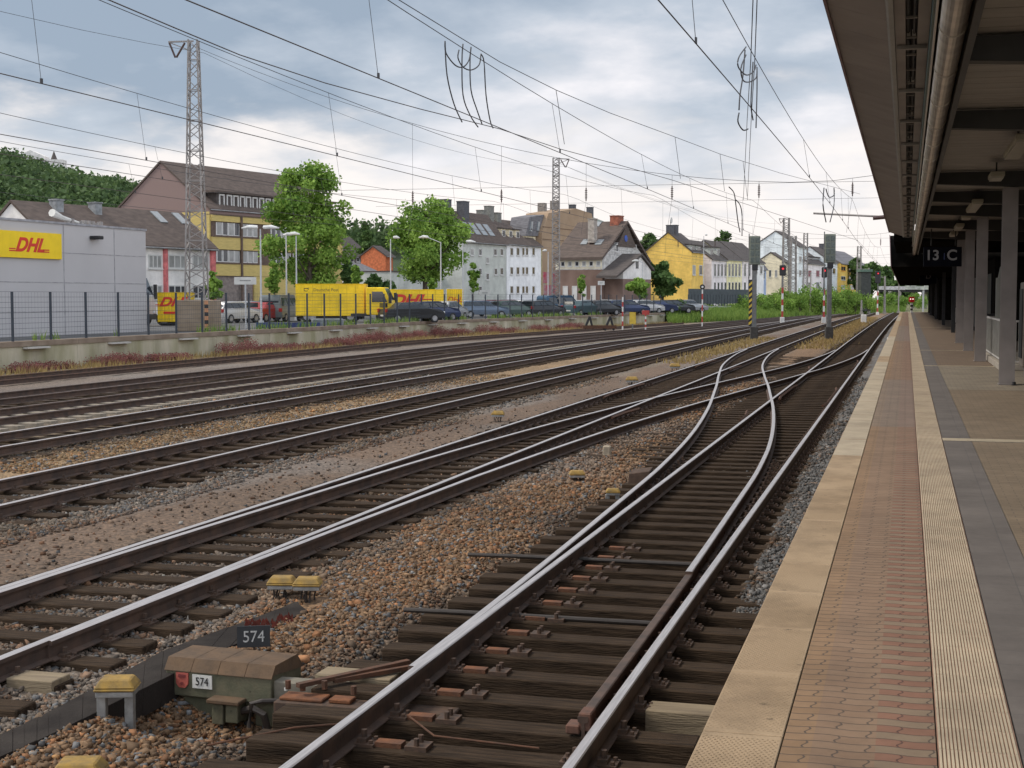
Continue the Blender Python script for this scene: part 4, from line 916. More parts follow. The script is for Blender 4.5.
# platform sign 13 C
D_ = 52; p = at(941, D_); zc = zat(257, D_)
sg = thing('platform_sign', 'dark hanging sign with the white characters 13 and C', 'sign', (p.x, p.y, zc), .12)
M_NAVY = mat('sign_navy', (.005, .006, .011), .7, spec=.1); M_LET = mat('sign_letter', (.36, .36, .37), .5, var=.03)
pl_ = MB().box(-.66, .66, -.05, .05, -.34, .36).build('board', M_NAVY, sg, bevel=.01)
text(pl_, 'platform_number', '13', .50, M_LET, Matrix.Translation((-.36, -.056, .05)) @ FRONT, off=.010)
text(pl_, 'section_letter', 'C', .52, M_LET, Matrix.Translation((.32, -.056, .05)) @ FRONT, off=.010)
MB().box(.04, .07, -.054, -.052, -.10, .14).build('divider', mat('sign_blue', (.05, .07, .18), .5), pl_)
MB().box(-.42, -.38, -.02, .02, .40, 1.0).build('hanger', M_BEAM, sg); MB().box(.42, .46, -.02, .02, .40, 1.0).build('hanger', M_BEAM, sg)
D_ = 108; p = at(927, D_); sg = thing('platform_sign', 'small dark hanging sign with a dim letter B farther under the canopy', 'sign', (p.x, p.y, zat(277, D_)), .12)
pl_ = MB().box(-.6, .6, -.05, .05, -.5, .5).build('board', M_NAVY, sg)
text(pl_, 'section_letter', 'B', .75, mat('dim_letter', (.16, .15, .15), .6), Matrix.Translation((0, -.056, .1)) @ FRONT)
MB().box(-.02, .02, -.02, .02, .5, 1.2).build('hanger', M_BEAM, sg)
# stair enclosure on the platform
M_RAILP = mat('railing_panel', (.34, .33, .30), .5, metal=.2, var=.15, scale=3); M_STONE = mat('plinth_stone', (.34, .30, .25), .8, scale=5)
st = thing('stair_railing', 'grey mesh railing of the stairwell between the first and second column', 'railing')
xa, ya, xb, yb = 2.35, 46.5, 2.35, 38.0
MB().box(xa - .12, xa + 3.2, yb - .2, ya, .762, .92).build('plinth', M_STONE, st, bevel=.01)
def panel(ax, ay, bx_, by):
    mb = MB(); mb.bar((ax, ay, 1.98), (bx_, by, 1.98), .07, .05); mb.bar((ax, ay, .98), (bx_, by, .98), .04)
    mb.build('handrail', M_LIGHTP, st)
    mb = MB(); n = 44
    for q in range(n + 1):
        a_ = Vector((ax, ay, 1.0)).lerp(Vector((bx_, by, 1.0)), q / n); mb.bar(a_, a_ + Vector((0, 0, .95)), .05 if q % 11 else .08, .02)
    mb.build('bars', M_RAILP, st)
panel(xa, ya, xb, yb); panel(xb, yb, xb + 3, yb)
# dark block of stairs and rooms farther on
sh = thing('platform_building', 'dark glazed stair building behind the columns under the canopy', 'building')
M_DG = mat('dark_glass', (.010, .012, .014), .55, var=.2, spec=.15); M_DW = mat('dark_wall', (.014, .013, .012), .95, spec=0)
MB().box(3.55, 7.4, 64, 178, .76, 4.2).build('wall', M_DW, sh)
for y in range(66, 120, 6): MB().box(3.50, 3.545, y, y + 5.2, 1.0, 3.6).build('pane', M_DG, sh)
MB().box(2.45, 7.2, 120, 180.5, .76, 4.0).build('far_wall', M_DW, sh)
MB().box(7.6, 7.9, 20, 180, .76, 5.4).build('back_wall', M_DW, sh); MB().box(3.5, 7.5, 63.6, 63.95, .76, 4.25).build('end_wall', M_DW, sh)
# things standing about on the platform
D_ = 47.0
o = MB().cyl((0, 0, 0), .20, 1.45, 14).cyl((0, 0, 1.45), .15, .22, 14, r2=.10).build('ticket_pillar', mat('pillar_grey', (.22, .22, .19), .6, var=.1)); p = at(998, 49); o.location = (p.x + .15, p.y, .76); o.scale = (1.3, 1.3, 1.7); tag(o, 'pale grey round pillar behind the stairwell railing', 'pillar')
def bin_(px, D, lab, w_=.22, h_=1.0, m=None, z=.762):
    p = at(px, D, z); t = thing('litter_bin', lab, 'bin', (p.x, p.y, z)); MB().box(-w_, w_, -w_, w_, .1, h_).build('body', m or M_LIGHTP, t, bevel=.03); MB().box(-w_ - .02, w_ + .02, -w_ - .02, w_ + .02, h_ + .004, h_ + .08).build('lid', M_SDARK, t, bevel=.01); MB().box(-.05, .05, -.05, .05, 0, .1).build('foot', M_SDARK, t)
bin_(943.5, 118, 'pale blue bin far down the platform beside the dark building', .35, 1.35, mat('pale_blue', (.40, .46, .52), .5)); bin_(955, 98, 'white bin seen between the distant columns', .22, 1.1)
bin_(988.5, 51, 'pale bin at the corner of the stairwell railing', .24, 1.15, mat('bin_pale', (.45, .40, .36), .6))
# cabinet at the right edge
cb_ = thing('info_cabinet', 'tall grey display cabinet at the right edge behind the nearest column', 'cabinet', (2.62, 34.6, .762))
MB().box(-.12, .5, -.5, .5, .25, 2.15).build('case', mat('cabinet_brown', (.17, .14, .115), .6), cb_, bevel=.02); MB().box(-.14, -.125, -.42, .42, .45, 2.0).build('pane', M_DG, cb_)
MB().box(-.02, .06, -.4, -.3, 0, .25).build('leg', M_COLM, cb_); MB().box(-.02, .06, .3, .4, 0, .25).build('leg', M_COLM, cb_)
# platform end: buffer sign and white framed shelter
p = at(911, 172)
bs = thing('stop_signal', 'red board with two white lamps on a striped post at the platform end', 'railway signal', (p.x, p.y, .76), .2)
for q in range(5): MB().box(-.12, .12, -.1, .1, q * .22, q * .22 + .22).build('post_band', M_SW if q % 2 == 0 else M_SDARK, bs)
bd = MB().box(-.33, .33, -.06, .06, 1.2, 1.85).build('board', mat('red_board', (.55, .03, .03), .5, emit=(.8, .02, .02, .05)), bs, bevel=.1)
for s in (-.14, .14): MB().cyl((s, -.09, 1.58), .06, .03, 10, axis='y').build('lamp', mat('white_lamp', (.9, .9, .85), .4, emit=(1, .9, .8, 1.0)), bd)
wf = thing('end_shelter', 'white framed shelter at the far end of the platform below the bridge', 'shelter')
M_WF = mat('white_frame', (.60, .60, .58), .5, var=.06)
for px in (922.5, 928.5, 933.5):
    p = at(px, 180); MB().box(p.x - (.12 if px < 930 else .35), p.x + .12, p.y - .1, p.y + .1, .76, zat(287, 180)).build('post', M_WF, wf)
a_ = at(904.5, 180); b_ = at(934, 180)
MB().box(b_.x - 1.3, b_.x + .1, b_.y - .3, b_.y + .3, zat(288, 180), zat(284.5, 180)).build('roof', M_WF, wf)
for px0, px1, t0, b0 in [(904.5, 909, 281.2, 289.5), (909.6, 915.5, 282, 289.5), (916, 923.4, 286.2, 289.8), (924, 930, 285.5, 289.8)]:
    a_ = at(px0, 180); b_ = at(px1, 180); MB().box(a_.x, b_.x, a_.y - .06, a_.y + .06, zat(b0, 180), zat(t0, 180)).build('pale_panel', mat('pale_panel', (.50, .53, .46), .6), wf)
MB().bar(at(904.5, 180.2, zat(290.3, 180)), at(933, 180.2, zat(290.3, 180)), .18).build('crossbar', M_SDARK, wf)
# footbridge / road bridge behind
br = thing('road_bridge', 'low pale bridge deck crossing beyond the far end of the platform', 'bridge')
a_ = at(880, 290); b_ = at(960, 282)
MB().bar(a_ + Vector((0, 0, zat(288, 290))), b_ + Vector((0, 0, zat(288.5, 282))), 3.0, .7).build('deck', mat('bridge_pale', (.42, .42, .44), .7), br)
MB().bar(a_ + Vector((0, 0, zat(291, 290))), b_ + Vector((0, 0, zat(291, 282))), 2.6, .45).build('girder', M_SDARK, br)
for px in (889, 899, 912, 925): p = at(px, 287); MB().box(p.x - .3, p.x + .3, p.y - .3, p.y + .3, -.2, zat(291, 287)).build('pier', M_MAST, br)
p = at(863, 238); hb = thing('signal_cabin', 'small dark cabin with a green roof edge at the far end of the tracks', 'hut', (p.x, p.y, .3), .2)
MB().box(-.7, .9, -1.5, 1.5, 0, zat(272, 238) - .3).build('wall', mat('cabin_dark', (.045, .05, .045), .7), hb); MB().box(-.9, 1.1, -1.8, 1.8, zat(272, 238) - .299, zat(269.5, 238) - .3).build('roof', mat('cabin_green', (.10, .16, .12), .7), hb); MB().box(-.4, .3, -1.54, -1.51, 1.0, 2.6).build('window', M_DG, hb)
# ================================================================== RETAINING WALL AND FENCE
M_WALLC = mat('wall_concrete', (.30, .28, .165), .9, grime=(1, .85, .5), col2=(.54, .485, .37), scale=.8, bump=.3, stretch=(1, 1, .3), detail=9)
M_COPE = mat('wall_coping', (.19, .14, .10), .9, col2=(.28, .22, .165), scale=1.2, bump=.3)
M_LEDGE = mat('ledge_pale', (.48, .46, .42), .7, var=.1)
rw = thing('retaining_wall', 'long stained concrete retaining wall with brown coping left of the tracks', 'wall')
def polyat(P, s):
    for a_, b_ in zip(P[:-1], P[1:]):
        d = math.hypot(b_[0] - a_[0], b_[1] - a_[1])
        if s <= d: t = s / d; return Vector((a_[0] + (b_[0] - a_[0]) * t, a_[1] + (b_[1] - a_[1]) * t, 0)), Vector((b_[0] - a_[0], b_[1] - a_[1], 0)).normalized()
        s -= d
    return None
WL = sum(math.hypot(b_[0] - a_[0], b_[1] - a_[1]) for a_, b_ in zip(WALL[:-1], WALL[1:]))
s = 0
while s < WL - .5:
    e_ = min(s + 5.98, WL - .01); a_, d = polyat(WALL, s); b_, _ = polyat(WALL, e_); n_ = Vector((d.y, -d.x, 0)); u = Vector((0, 0, 1))
    f_ = a_; g_ = b_; k_ = n_ * .3
    MB().hexa([f_ - k_ + u * -.3, g_ - k_ + u * -.3, g_ + u * -.3, f_ + u * -.3, f_ - k_ + u * .70, g_ - k_ + u * .70, g_ + u * .70, f_ + u * .70]).build('wall_segment', M_WALLC, rw)
    f2 = f_ + n_ * .05; g2 = g_ + n_ * .05
    MB().hexa([f_ - k_ * 1.3 + u * .702, g_ - k_ * 1.3 + u * .702, g2 + u * .702, f2 + u * .702, f_ - k_ * 1.3 + u * .90, g_ - k_ * 1.3 + u * .90, g2 + u * .90, f2 + u * .90]).build('coping', M_COPE, rw)
    m_ = (a_ + b_) / 2
    c_ = m_ + n_ * .13
    MB().bar(c_ - d * .75 + u * .64, c_ + d * .75 + u * .64, .22, .07).build('ledge', M_LEDGE, rw)
    s += 6.0
M_FP = mat('fence_post', (.03, .04, .055), .6, var=.1); M_FW = mat('fence_wire', (.05, .06, .07), .6)
fn = thing('fence', 'dark steel mesh fence standing on the coping of the concrete wall', 'fence')
s = 2.35; prev = None; k = 0; rest = MB()
while s < WL - .2:
    p_, d = polyat(WALL, s); n_ = Vector((d.y, -d.x, 0)); p_ = p_ - n_ * .14
    if k < 100: MB().box(p_.x - .038, p_.x + .038, p_.y - .038, p_.y + .038, .9, 2.78).build('post', M_FP, fn)
    if prev is not None:
        mb = MB()
        for q in range(10): z_ = .98 + q * .20; mb.bar(prev + Vector((0, 0, z_)), p_ + Vector((0, 0, z_)), .008, .012)
        nb = 12
        for q in range(1, nb): a_ = prev.lerp(p_, q / nb); mb.bar(a_ + Vector((0, 0, .95)), a_ + Vector((0, 0, 2.76)), .004)
        mb.build('mesh_panel', M_FW, fn)
    prev = p_; s += 2.5; k += 1
# shed ------------------------------------------------------------
class Fac:
    """frame of a building: x along the front, y to the back, z up; positions read from the survey"""
    def __init__(s, px, D, t, z0=.8):
        s.A = at(px, D, z0); l_, d_ = t if isinstance(t, tuple) else (t, 1); s.u = camdir(l_, d_); s.v = camdir(-d_, l_); s.rz = math.atan2(s.u.y, s.u.x); s.z0 = z0
    def _hit(s, px, py, dirv):
        X, Y, u, _ = ray(px, py); a, b = dirv.x, dirv.y     # solve A + dir*q = ray*r
        det = a * (-Y) - (-X) * b; q = ((-s.A.x) * (-Y) - (-X) * (-s.A.y)) / det; r = (a * (-s.A.y) - b * (-s.A.x)) / det
        return q, H_CAM + u * r - s.z0
    def fr(s, px, py=297): return s._hit(px, py, s.u)
    def ga(s, px, py=297): return s._hit(px, py, s.v)
M_CLAD = mat('cladding_grey', (.47, .455, .455), .6, var=.04, scale=.4); M_JOINT = mat('panel_joint', (.33, .32, .33), .6)
M_YSIGN = mat('sign_yellow', (.86, .60, .004), .5, var=.04); M_RSIGN = mat('sign_red', (.62, .03, .012), .5, var=.05)
fz = Fac(0, 64, .325); sh = thing('depot_shed', 'light grey clad depot shed with a yellow sign at the left edge', 'shed', fz.A, fz.rz)
x1, _ = fz.fr(146.5); ht = fz.fr(0, 219.5)[1]
MB().box(-9, x1, 0, 22, 0, ht).build('wall', M_CLAD, sh)
mb = MB()
for px in (64.5, 115): x_, _ = fz.fr(px); mb.box(x_ - .03, x_ + .03, -.012, -.003, 0, ht)
for z_ in (ht - 1.35, ht - 2.75, ht - 4.1): mb.box(-9, x1 - .01, -.009, -.003, z_, z_ + .035)
mb.build('panel_joint', M_JOINT, sh); MB().box(-9, x1 + .05, -.05, 22, ht + .002, ht + .10).build('roof_trim', mat('roof_trim', (.30, .30, .32), .5), sh)
xs1 = fz.fr(60.5)[0]; xs0 = fz.fr(-6)[0]; zt_ = fz.fr(30, 232)[1]; zb_ = fz.fr(30, 258.2)[1]
sb = MB().box(xs0, xs1, -.12, -.01, zb_, zt_).build('sign_board', M_YSIGN, sh)
def logo(parent, cx_, cz_, h, y_, mir=False):
    t = text(parent, 'sign_lettering', 'DHL', h * 1.38, M_RSIGN, Matrix.Translation((cx_, y_, cz_)) @ FRONT, shear=.42, sx=1.22, ext=.004, off=.055*h)
    mb = MB()
    for s_ in (-1, 1):
        for q in range(2): z_ = cz_ - h * .46 + q * h * .15; xa = cx_ + s_ * h * 1.62; xb = cx_ + s_ * h * 2.35; mb.box(min(xa, xb), max(xa, xb), y_ - .004, y_, z_, z_ + h * .085)
    mb.build('sign_stripes', M_RSIGN, parent)
for o_ in (0,):
    cx_ = (fz.fr(7)[0] + fz.fr(48.5)[0]) / 2; logo(sb, cx_, (zt_ + zb_) / 2 - .03, .62, -.125)
xl, zl = fz.fr(93, 238.5); lp = thing('wall_lamp', 'small black lamp arm on the grey shed wall', 'lamp', fz.A + fz.u * xl + Vector((0, 0, zl)), fz.rz)
MB().box(-.3, .1, -.55, 0, -.05, .12).build('head', M_SDARK, lp, bevel=.03); MB().box(.1, .55, -.2, -.1, 0, .06).build('arm', M_SDARK, lp)
rc = thing('roof_aerial', 'white aerial and duct clutter on the roof edge of the grey shed', 'aerial', fz.A + fz.u * fz.fr(90)[0] + fz.v * 1.5 + Vector((0, 0, ht + .1)), fz.rz)
mb = MB(); mb.tube([(-.8, 0, .55), (0, 0, .35), (1.2, 0, .2), (2.0, 0, .1)], [.2, .12, .06, .05], 8); mb.build('duct', M_WHITE, rc)
mb = MB()
for q in range(9): mb.box(.3 + q * .35, .5 + q * .35, -.1, .1, 0, random.uniform(.15, .35))
mb.build('brackets', M_MAST, rc)
# ================================================================== VEHICLES
M_TYRE = mat('tyre', (.02, .02, .02), .8); M_RIM = mat('rim', (.35, .35, .36), .4, metal=.6); M_GLS = mat('car_glass', (.02, .025, .03), .08, var=.1, spec=.8)
M_TAIL = mat('tail_lamp', (.35, .01, .01), .3); M_HEAD = mat('head_lamp', (.6, .6, .6), .15)
def wheel(par, x, y, r, w_=.2):
    t = MB().cyl((0, -w_ / 2, 0), r, w_, 18, axis='y').build('wheel', M_TYRE, par, loc=(x, y, r), bevel=.01)
    MB().cyl((0, -w_ / 2 - .008, 0), r * .62, w_ + .016, 12, axis='y').build('rim', M_RIM, t)
PROFS = {
 'sedan': ([(-2.2, .28), (-2.22, .62), (-2.15, .92), (-1.55, 1.0), (-.95, 1.40), (.25, 1.42), (.95, 1.02), (1.85, .90), (2.15, .70), (2.18, .30)], [(-1.42, 1.01), (-.92, 1.36), (.22, 1.37), (.82, 1.02)]),
 'wagon': ([(-2.2, .28), (-2.25, .65), (-2.2, 1.0), (-1.95, 1.42), (.2, 1.48), (.95, 1.04), (1.9, .92), (2.18, .70), (2.2, .30)], [(-2.0, 1.04), (-1.82, 1.37), (.16, 1.42), (.84, 1.05)]),
 'hatch': ([(-1.9, .28), (-1.98, .65), (-1.92, 1.02), (-1.6, 1.42), (.05, 1.48), (.85, 1.06), (1.65, .92), (1.88, .68), (1.9, .30)], [(-1.72, 1.06), (-1.48, 1.37), (.02, 1.42), (.74, 1.07)]),
 'van': ([(-2.4, .30), (-2.45, .8), (-2.4, 1.75), (-2.25, 1.92), (.9, 1.95), (1.7, 1.15), (2.35, 1.0), (2.45, .7), (2.45, .32)], [(-2.2, 1.15), (-2.15, 1.72), (.82, 1.76), (1.5, 1.18)])}
CARM = {}
def paint(name, c):
    if name not in CARM: m = mat('paint_' + name, c, .3, metal=.25, var=.04, spec=.6); CARM[name] = m
    return CARM[name]
MESHC = {}
def car(kind, label, px, D, head, colname, col, z=.8, group='cars parked beyond the fence'):
    p = at(px, D, z); t = thing('parked_car', label, 'car' if kind != 'van' else 'van', p, YAW + head, group)
    prof, gl = PROFS[kind]; w_ = .87 if kind != 'van' else .95
    if kind not in MESHC:
        bm = bmesh.new()
        n = len(prof); rows = []
        for (yy_, sc, ) in ((-w_, .0), (w_, .0)):
            rows.append([bm.verts.new((x_, yy_ * (1 if z_ < 1.03 else .80), z_)) for x_, z_ in prof])
        for q in range(n): bm.faces.new((rows[0][q], rows[0][(q + 1) % n], rows[1][(q + 1) % n], rows[1][q]))
        bm.faces.new(rows[0][::-1]); bm.faces.new(rows[1])
        bmesh.ops.recalc_face_normals(bm, faces=bm.faces); bmesh.ops.bevel(bm, geom=[e for e in bm.edges], offset=.05, segments=2, affect='EDGES')
        me = bpy.data.meshes.new('body'); bm.to_mesh(me); bm.free()
        ms = [me]
        for s_ in (-1, 1):
            mb = MB()
            lo = w_ * .985 * s_; hi = w_ * .835 * s_; a_, b_, c_, d_ = gl
            xm = (a_[0] + d_[0]) / 2
            for (q0, q1) in ((0, .30), (.33, .62), (.65, 1)):
                xb0 = a_[0] + (d_[0] - a_[0]) * q0; xb1 = a_[0] + (d_[0] - a_[0]) * q1; xt0 = b_[0] + (c_[0] - b_[0]) * q0; xt1 = b_[0] + (c_[0] - b_[0]) * q1
                mb.hexa([(xb0, lo * .93, a_[1]), (xb1, lo * .93, a_[1]), (xb1, lo * .99 - s_ * .0, a_[1]), (xb0, lo * .99, a_[1]), (xt0, hi * .93, b_[1]), (xt1, hi * .93, b_[1]), (xt1, hi * 1.005, b_[1]), (xt0, hi * 1.005, b_[1])])
            o = mb.build('side_windows', M_GLS); COL.objects.unlink(o); ms.append(o.data)
        mb = MB()   # windscreen and rear window, just proud of the body
        k0 = 0
        pr = prof; i1 = max(range(n - 1), key=lambda q: (pr[q][1] - pr[q + 1][1]) if pr[q][0] > 0 and pr[q][1] > 1.3 else -9)
        (ax, az), (bx2, bz) = pr[i1], pr[i1 + 1]; nx2, nz2 = (az - bz), (bx2 - ax); l_ = math.hypot(nx2, nz2); nx2 /= l_; nz2 /= l_
        def q_(t_): return (ax + (bx2 - ax) * t_ + nx2 * .012, az + (bz - az) * t_ + nz2 * .012)
        (x0, z0), (x2, z2) = q_(.10), q_(.92)
        mb.hexa([(x0, -w_ * .72, z0), (x0, w_ * .72, z0), (x2, w_ * .80, z2), (x2, -w_ * .80, z2), (x0 - .03, -w_ * .7, z0 - .03), (x0 - .03, w_ * .7, z0 - .03), (x2 - .03, w_ * .78, z2 - .03), (x2 - .03, -w_ * .78, z2 - .03)])
        o = mb.build('windscreen', M_GLS); COL.objects.unlink(o); ms.append(o.data)
        mb = MB(); xr = prof[2][0]; zr2 = 1.05 if kind != 'van' else 1.2; mb.box(xr - .02, xr + .12, -w_ * .7, w_ * .7, zr2, zr2 + .32)
        o = mb.build('rear_window', M_GLS); COL.objects.unlink(o); ms.append(o.data)
        MESHC[kind] = ms
    bd = MESHC[kind][0].copy(); bd.materials.append(paint(colname, col)); o = bpy.data.objects.new('body', bd); COL.objects.link(o); o.parent = t
    for nm, me in zip(('side_windows', 'side_windows', 'windscreen', 'rear_window'), MESHC[kind][1:]):
        q = bpy.data.objects.new(nm, me); COL.objects.link(q); q.parent = t
    fx = prof[-1][0]; rx = prof[0][0]
    for x_ in (fx - .82, rx + .80):
        for s_ in (-1, 1): wheel(t, x_, s_ * (w_ - .08), .31)
    for s_ in (-1, 1):
        MB().box(fx - .18, fx + .01, s_ * w_ * .72 - .17, s_ * w_ * .72 + .17, .62, .78).build('headlight', M_HEAD, t, bevel=.03)
        MB().box(rx - .06, rx + .08, s_ * w_ * .84 - .12, s_ * w_ * .84 + .12, .72, .98).build('tail_light', M_TAIL, t, bevel=.02)
    MB().box(rx - .035, rx + .02, -.26, .26, .45, .56).build('number_plate', M_WHITE, t)
    return t
G_ = (.10, .12, .135)
car('wagon', 'white estate car just right of the mast foundation', 234, 100, 1.1, 'white', (.5, .5, .5)); car('hatch', 'white hatchback half hidden behind the white estate car', 250, 108, .9, 'white', (.5, .5, .5))
car('sedan', 'red car behind the fence near the double lamp post', 266, 104, 1.2, 'red', (.30, .03, .03)); car('hatch', 'silver car behind the red car near the double lamp', 262, 108, .2, 'silver', (.32, .33, .34))
car('van', 'grey van standing between the lamp posts left of the yellow trailer', 281, 106, 1.4, 'greyvan', (.16, .18, .18))

car('sedan', 'black saloon car in front of the lettered yellow trailer', 412, 101, .45, 'black', (.035, .038, .042)); car('hatch', 'small dark blue car under the lettered yellow trailer', 434, 107, .7, 'navy', (.035, .05, .11))
car('hatch', 'silver hatchback between the second trailer and the wall', 449, 112, 1.2, 'silver', (.32, .33, .34))
car('wagon', 'slate blue estate car right of the last yellow trailer', 483, 124, .35, 'slate', (.13, .17, .23)); car('hatch', 'dark green car right of the slate blue estate', 513, 128, .55, 'green', (.07, .11, .095)); car('sedan', 'blue grey saloon nose on beside the dark green car', 498, 134, .9, 'slate', (.13, .17, .23))
car('hatch', 'dark red car parked in the second row by the grey apartment house', 492, 150, .6, 'dred', (.16, .03, .035)); car('hatch', 'silver grey car in the second row by the white apartment house', 527, 152, .9, 'silver', (.32, .33, .34)); car('wagon', 'maroon estate in the second row before the brown building', 512, 160, .3, 'dred', (.16, .03, .035))
car('wagon', 'black estate car before the mast foot', 543, 130, .8, 'black', (.035, .038, .042)); car('van', 'blue van parked right of the black estate', 560, 142, .7, 'bluevan', (.03, .085, .15))
car('sedan', 'dark teal saloon in the row right of the blue van', 582, 138, .9, 'teal', (.06, .105, .12)); car('hatch', 'black hatchback in the row before the slate roofed house', 602, 140, .7, 'black', (.035, .038, .042)); car('hatch', 'pale blue car in front of the half brick house', 570, 168, .2, 'palebl', (.26, .34, .42))
car('hatch', 'white car before the white door of the brick house', 607, 168, 1.3, 'white', (.5, .5, .5)); car('wagon', 'dark blue estate with bright wheels near the end of the wall', 627, 147, .35, 'navy', (.035, .05, .11)); car('hatch', 'silver white car at the right end of the fenced row', 646, 156, .5, 'white', (.5, .5, .5)); car('hatch', 'silver car seen over the verge right of the fence end', 690, 165, .3, 'silver', (.32, .33, .34)); car('hatch', 'red car seen over the verge beside the silver one', 682, 172, .5, 'red', (.30, .03, .03)); car('wagon', 'dark car in front of the red and silver cars past the fence end', 674, 160, .2, 'black', (.035, .038, .042))
for k_, (kd, px, D_, hd, cn, cc, lb) in enumerate([('hatch', 472, 150, .8, 'silver', (.32, .33, .34), 'silver car in the second row at the left end behind the slate blue estate'), ('sedan', 541, 162, .9, 'palebl', (.26, .34, .42), 'pale blue saloon in the back row behind the black estate'),
    ('wagon', 556, 172, 1.0, 'white', (.5, .5, .5), 'white estate in the back row behind the blue van'), ('hatch', 588, 158, .7, 'silver', (.32, .33, .34), 'silver hatchback behind the dark teal saloon'), ('sedan', 597, 170, 1.1, 'dred', (.16, .03, .035), 'dark red saloon in the back row before the brick house corner'),
    ('wagon', 618, 160, .8, 'greyvan', (.16, .18, .18), 'grey estate in the back row left of the annex'), ('hatch', 636, 168, .6, 'slate', (.13, .17, .23), 'blue grey hatchback in the back row before the annex'), ('sedan', 657, 158, .4, 'navy', (.035, .05, .11), 'navy saloon at the right end behind the fence')]):
    car(kd, lb, px, D_, hd, cn, cc)
# ---- trailers and trucks
M_YTR = mat('trailer_yellow', (.90, .60, .008), .5, var=.06, scale=.8, grime=(.7, .9, .9)); M_CH = mat('chassis', (.03, .03, .032), .7)
def box_trailer(label, pxl, pxr, D, t_, pt, pb, top=None):
    f2 = Fac(pxl, D, t_); x1 = f2.fr(pxr)[0]; z1 = f2.fr(pxl, pt)[1]; z0 = f2.fr(pxl, pb)[1]
    z0 = max(z0, .75) if z0 > .75 else z0
    t = thing('box_trailer', label, 'trailer', f2.A, f2.rz, 'yellow delivery trailers behind the fence')
    MB().box(0, x1, 0, 2.4, z0, z1).build('box_body', M_YTR, t, bevel=.03)
    mb = MB(); mb.box(-.01, x1 + .01, -.012, 2.41, z1 + .002, z1 + .05)
    for x_ in (0, x1 - .06): mb.box(x_, x_ + .06, -.014, -.002, z0, z1)
    mb.build('edge_trim', M_WHITE if top else M_YTR, t)
    MB().box(.2, x1 - .2, .3, 2.1, z0 - .22, z0 - .004).build('chassis', M_CH, t)
    for x_ in (x1 * .16, x1 * .24, x1 * .8): wheel(t, x_, .25, min(.42, .42), .28); wheel(t, x_, 2.1, .42, .28)
    mb = MB()
    for q in range(1, 8): x_ = x1 * q / 8; mb.box(x_ - .012, x_ + .012, -.008, -.001, z0 + .05, z1 - .05)
    mb.build('panel_seam', mat('seam_yellow', (.55, .36, .01), .6), t)
    for x_ in (.5, x1 - .6): MB().box(x_, x_ + .1, .1, .2, 0, z0 - .2).build('support_leg', M_CH, t)
    return t, x1, z0, z1
t, x1, z0, z1 = box_trailer('tall plain yellow box trailer with small dark emblem at upper left', 296, 364, 102, (1, -.01), 284.5, 316)
lg = MB(); lg.tube([(.75 + .16 * cos(q), -.006, z1 - .36 + .10 * sin(q)) for q in np.linspace(0, 5.4, 14)], .022, 5); lg.bar((.62, -.006, z1 - .28), (.95, -.006, z1 - .25), .03); lg.build('horn_emblem', M_BLACK, t)
text(t, 'lettering', 'Deutsche Post', .30, mat('letter_brown', (.16, .12, .04), .6), Matrix.Translation((1.25, -.006, z1 - .38)) @ FRONT, align='LEFT')
t, x1, z0, z1 = box_trailer('long yellow trailer with large red letters behind the truck cab', 381, 443, 112, (1, .02), 290, 316)
logo(t, x1 * .43, z0 + (z1 - z0) * .60, .80, -.018)
MB().box(x1*.62, x1*.86, -.018, -.014, z0+(z1-z0)*.50, z0+(z1-z0)*.56).box(x1*.62, x1*.85, -.018, -.014, z0+(z1-z0)*.62, z0+(z1-z0)*.66).box(x1*.40, x1*.86, -.018, -.014, z0+(z1-z0)*.16, z0+(z1-z0)*.24).build('red_stripe', M_RSIGN, t)
t, x1, z0, z1 = box_trailer('short yellow trailer with white roof edge, rightmost of the trailers', 446, 463, 118, (1, .02), 289, 317, True)
text(t, 'lettering', 'DHL', .62, M_RSIGN, Matrix.Translation((x1 * .5, -.02, z0 + (z1 - z0) * .62)) @ FRONT, shear=.35); MB().box(x1*.2, x1*.8, -.018, -.014, z0+(z1-z0)*.18, z0+(z1-z0)*.26).build('red_stripe', M_RSIGN, t)
t, x1, z0, z1 = box_trailer('yellow trailer with red letters seen behind the lattice mast foot', 158, 187, 90, (1, .02), 293, 322)
logo(t, x1 * .55, z0 + (z1 - z0) * .68, .55, -.018); MB().box(x1*.2, x1*.9, -.018, -.014, z0+(z1-z0)*.28, z0+(z1-z0)*.36).build('red_stripe', M_RSIGN, t)
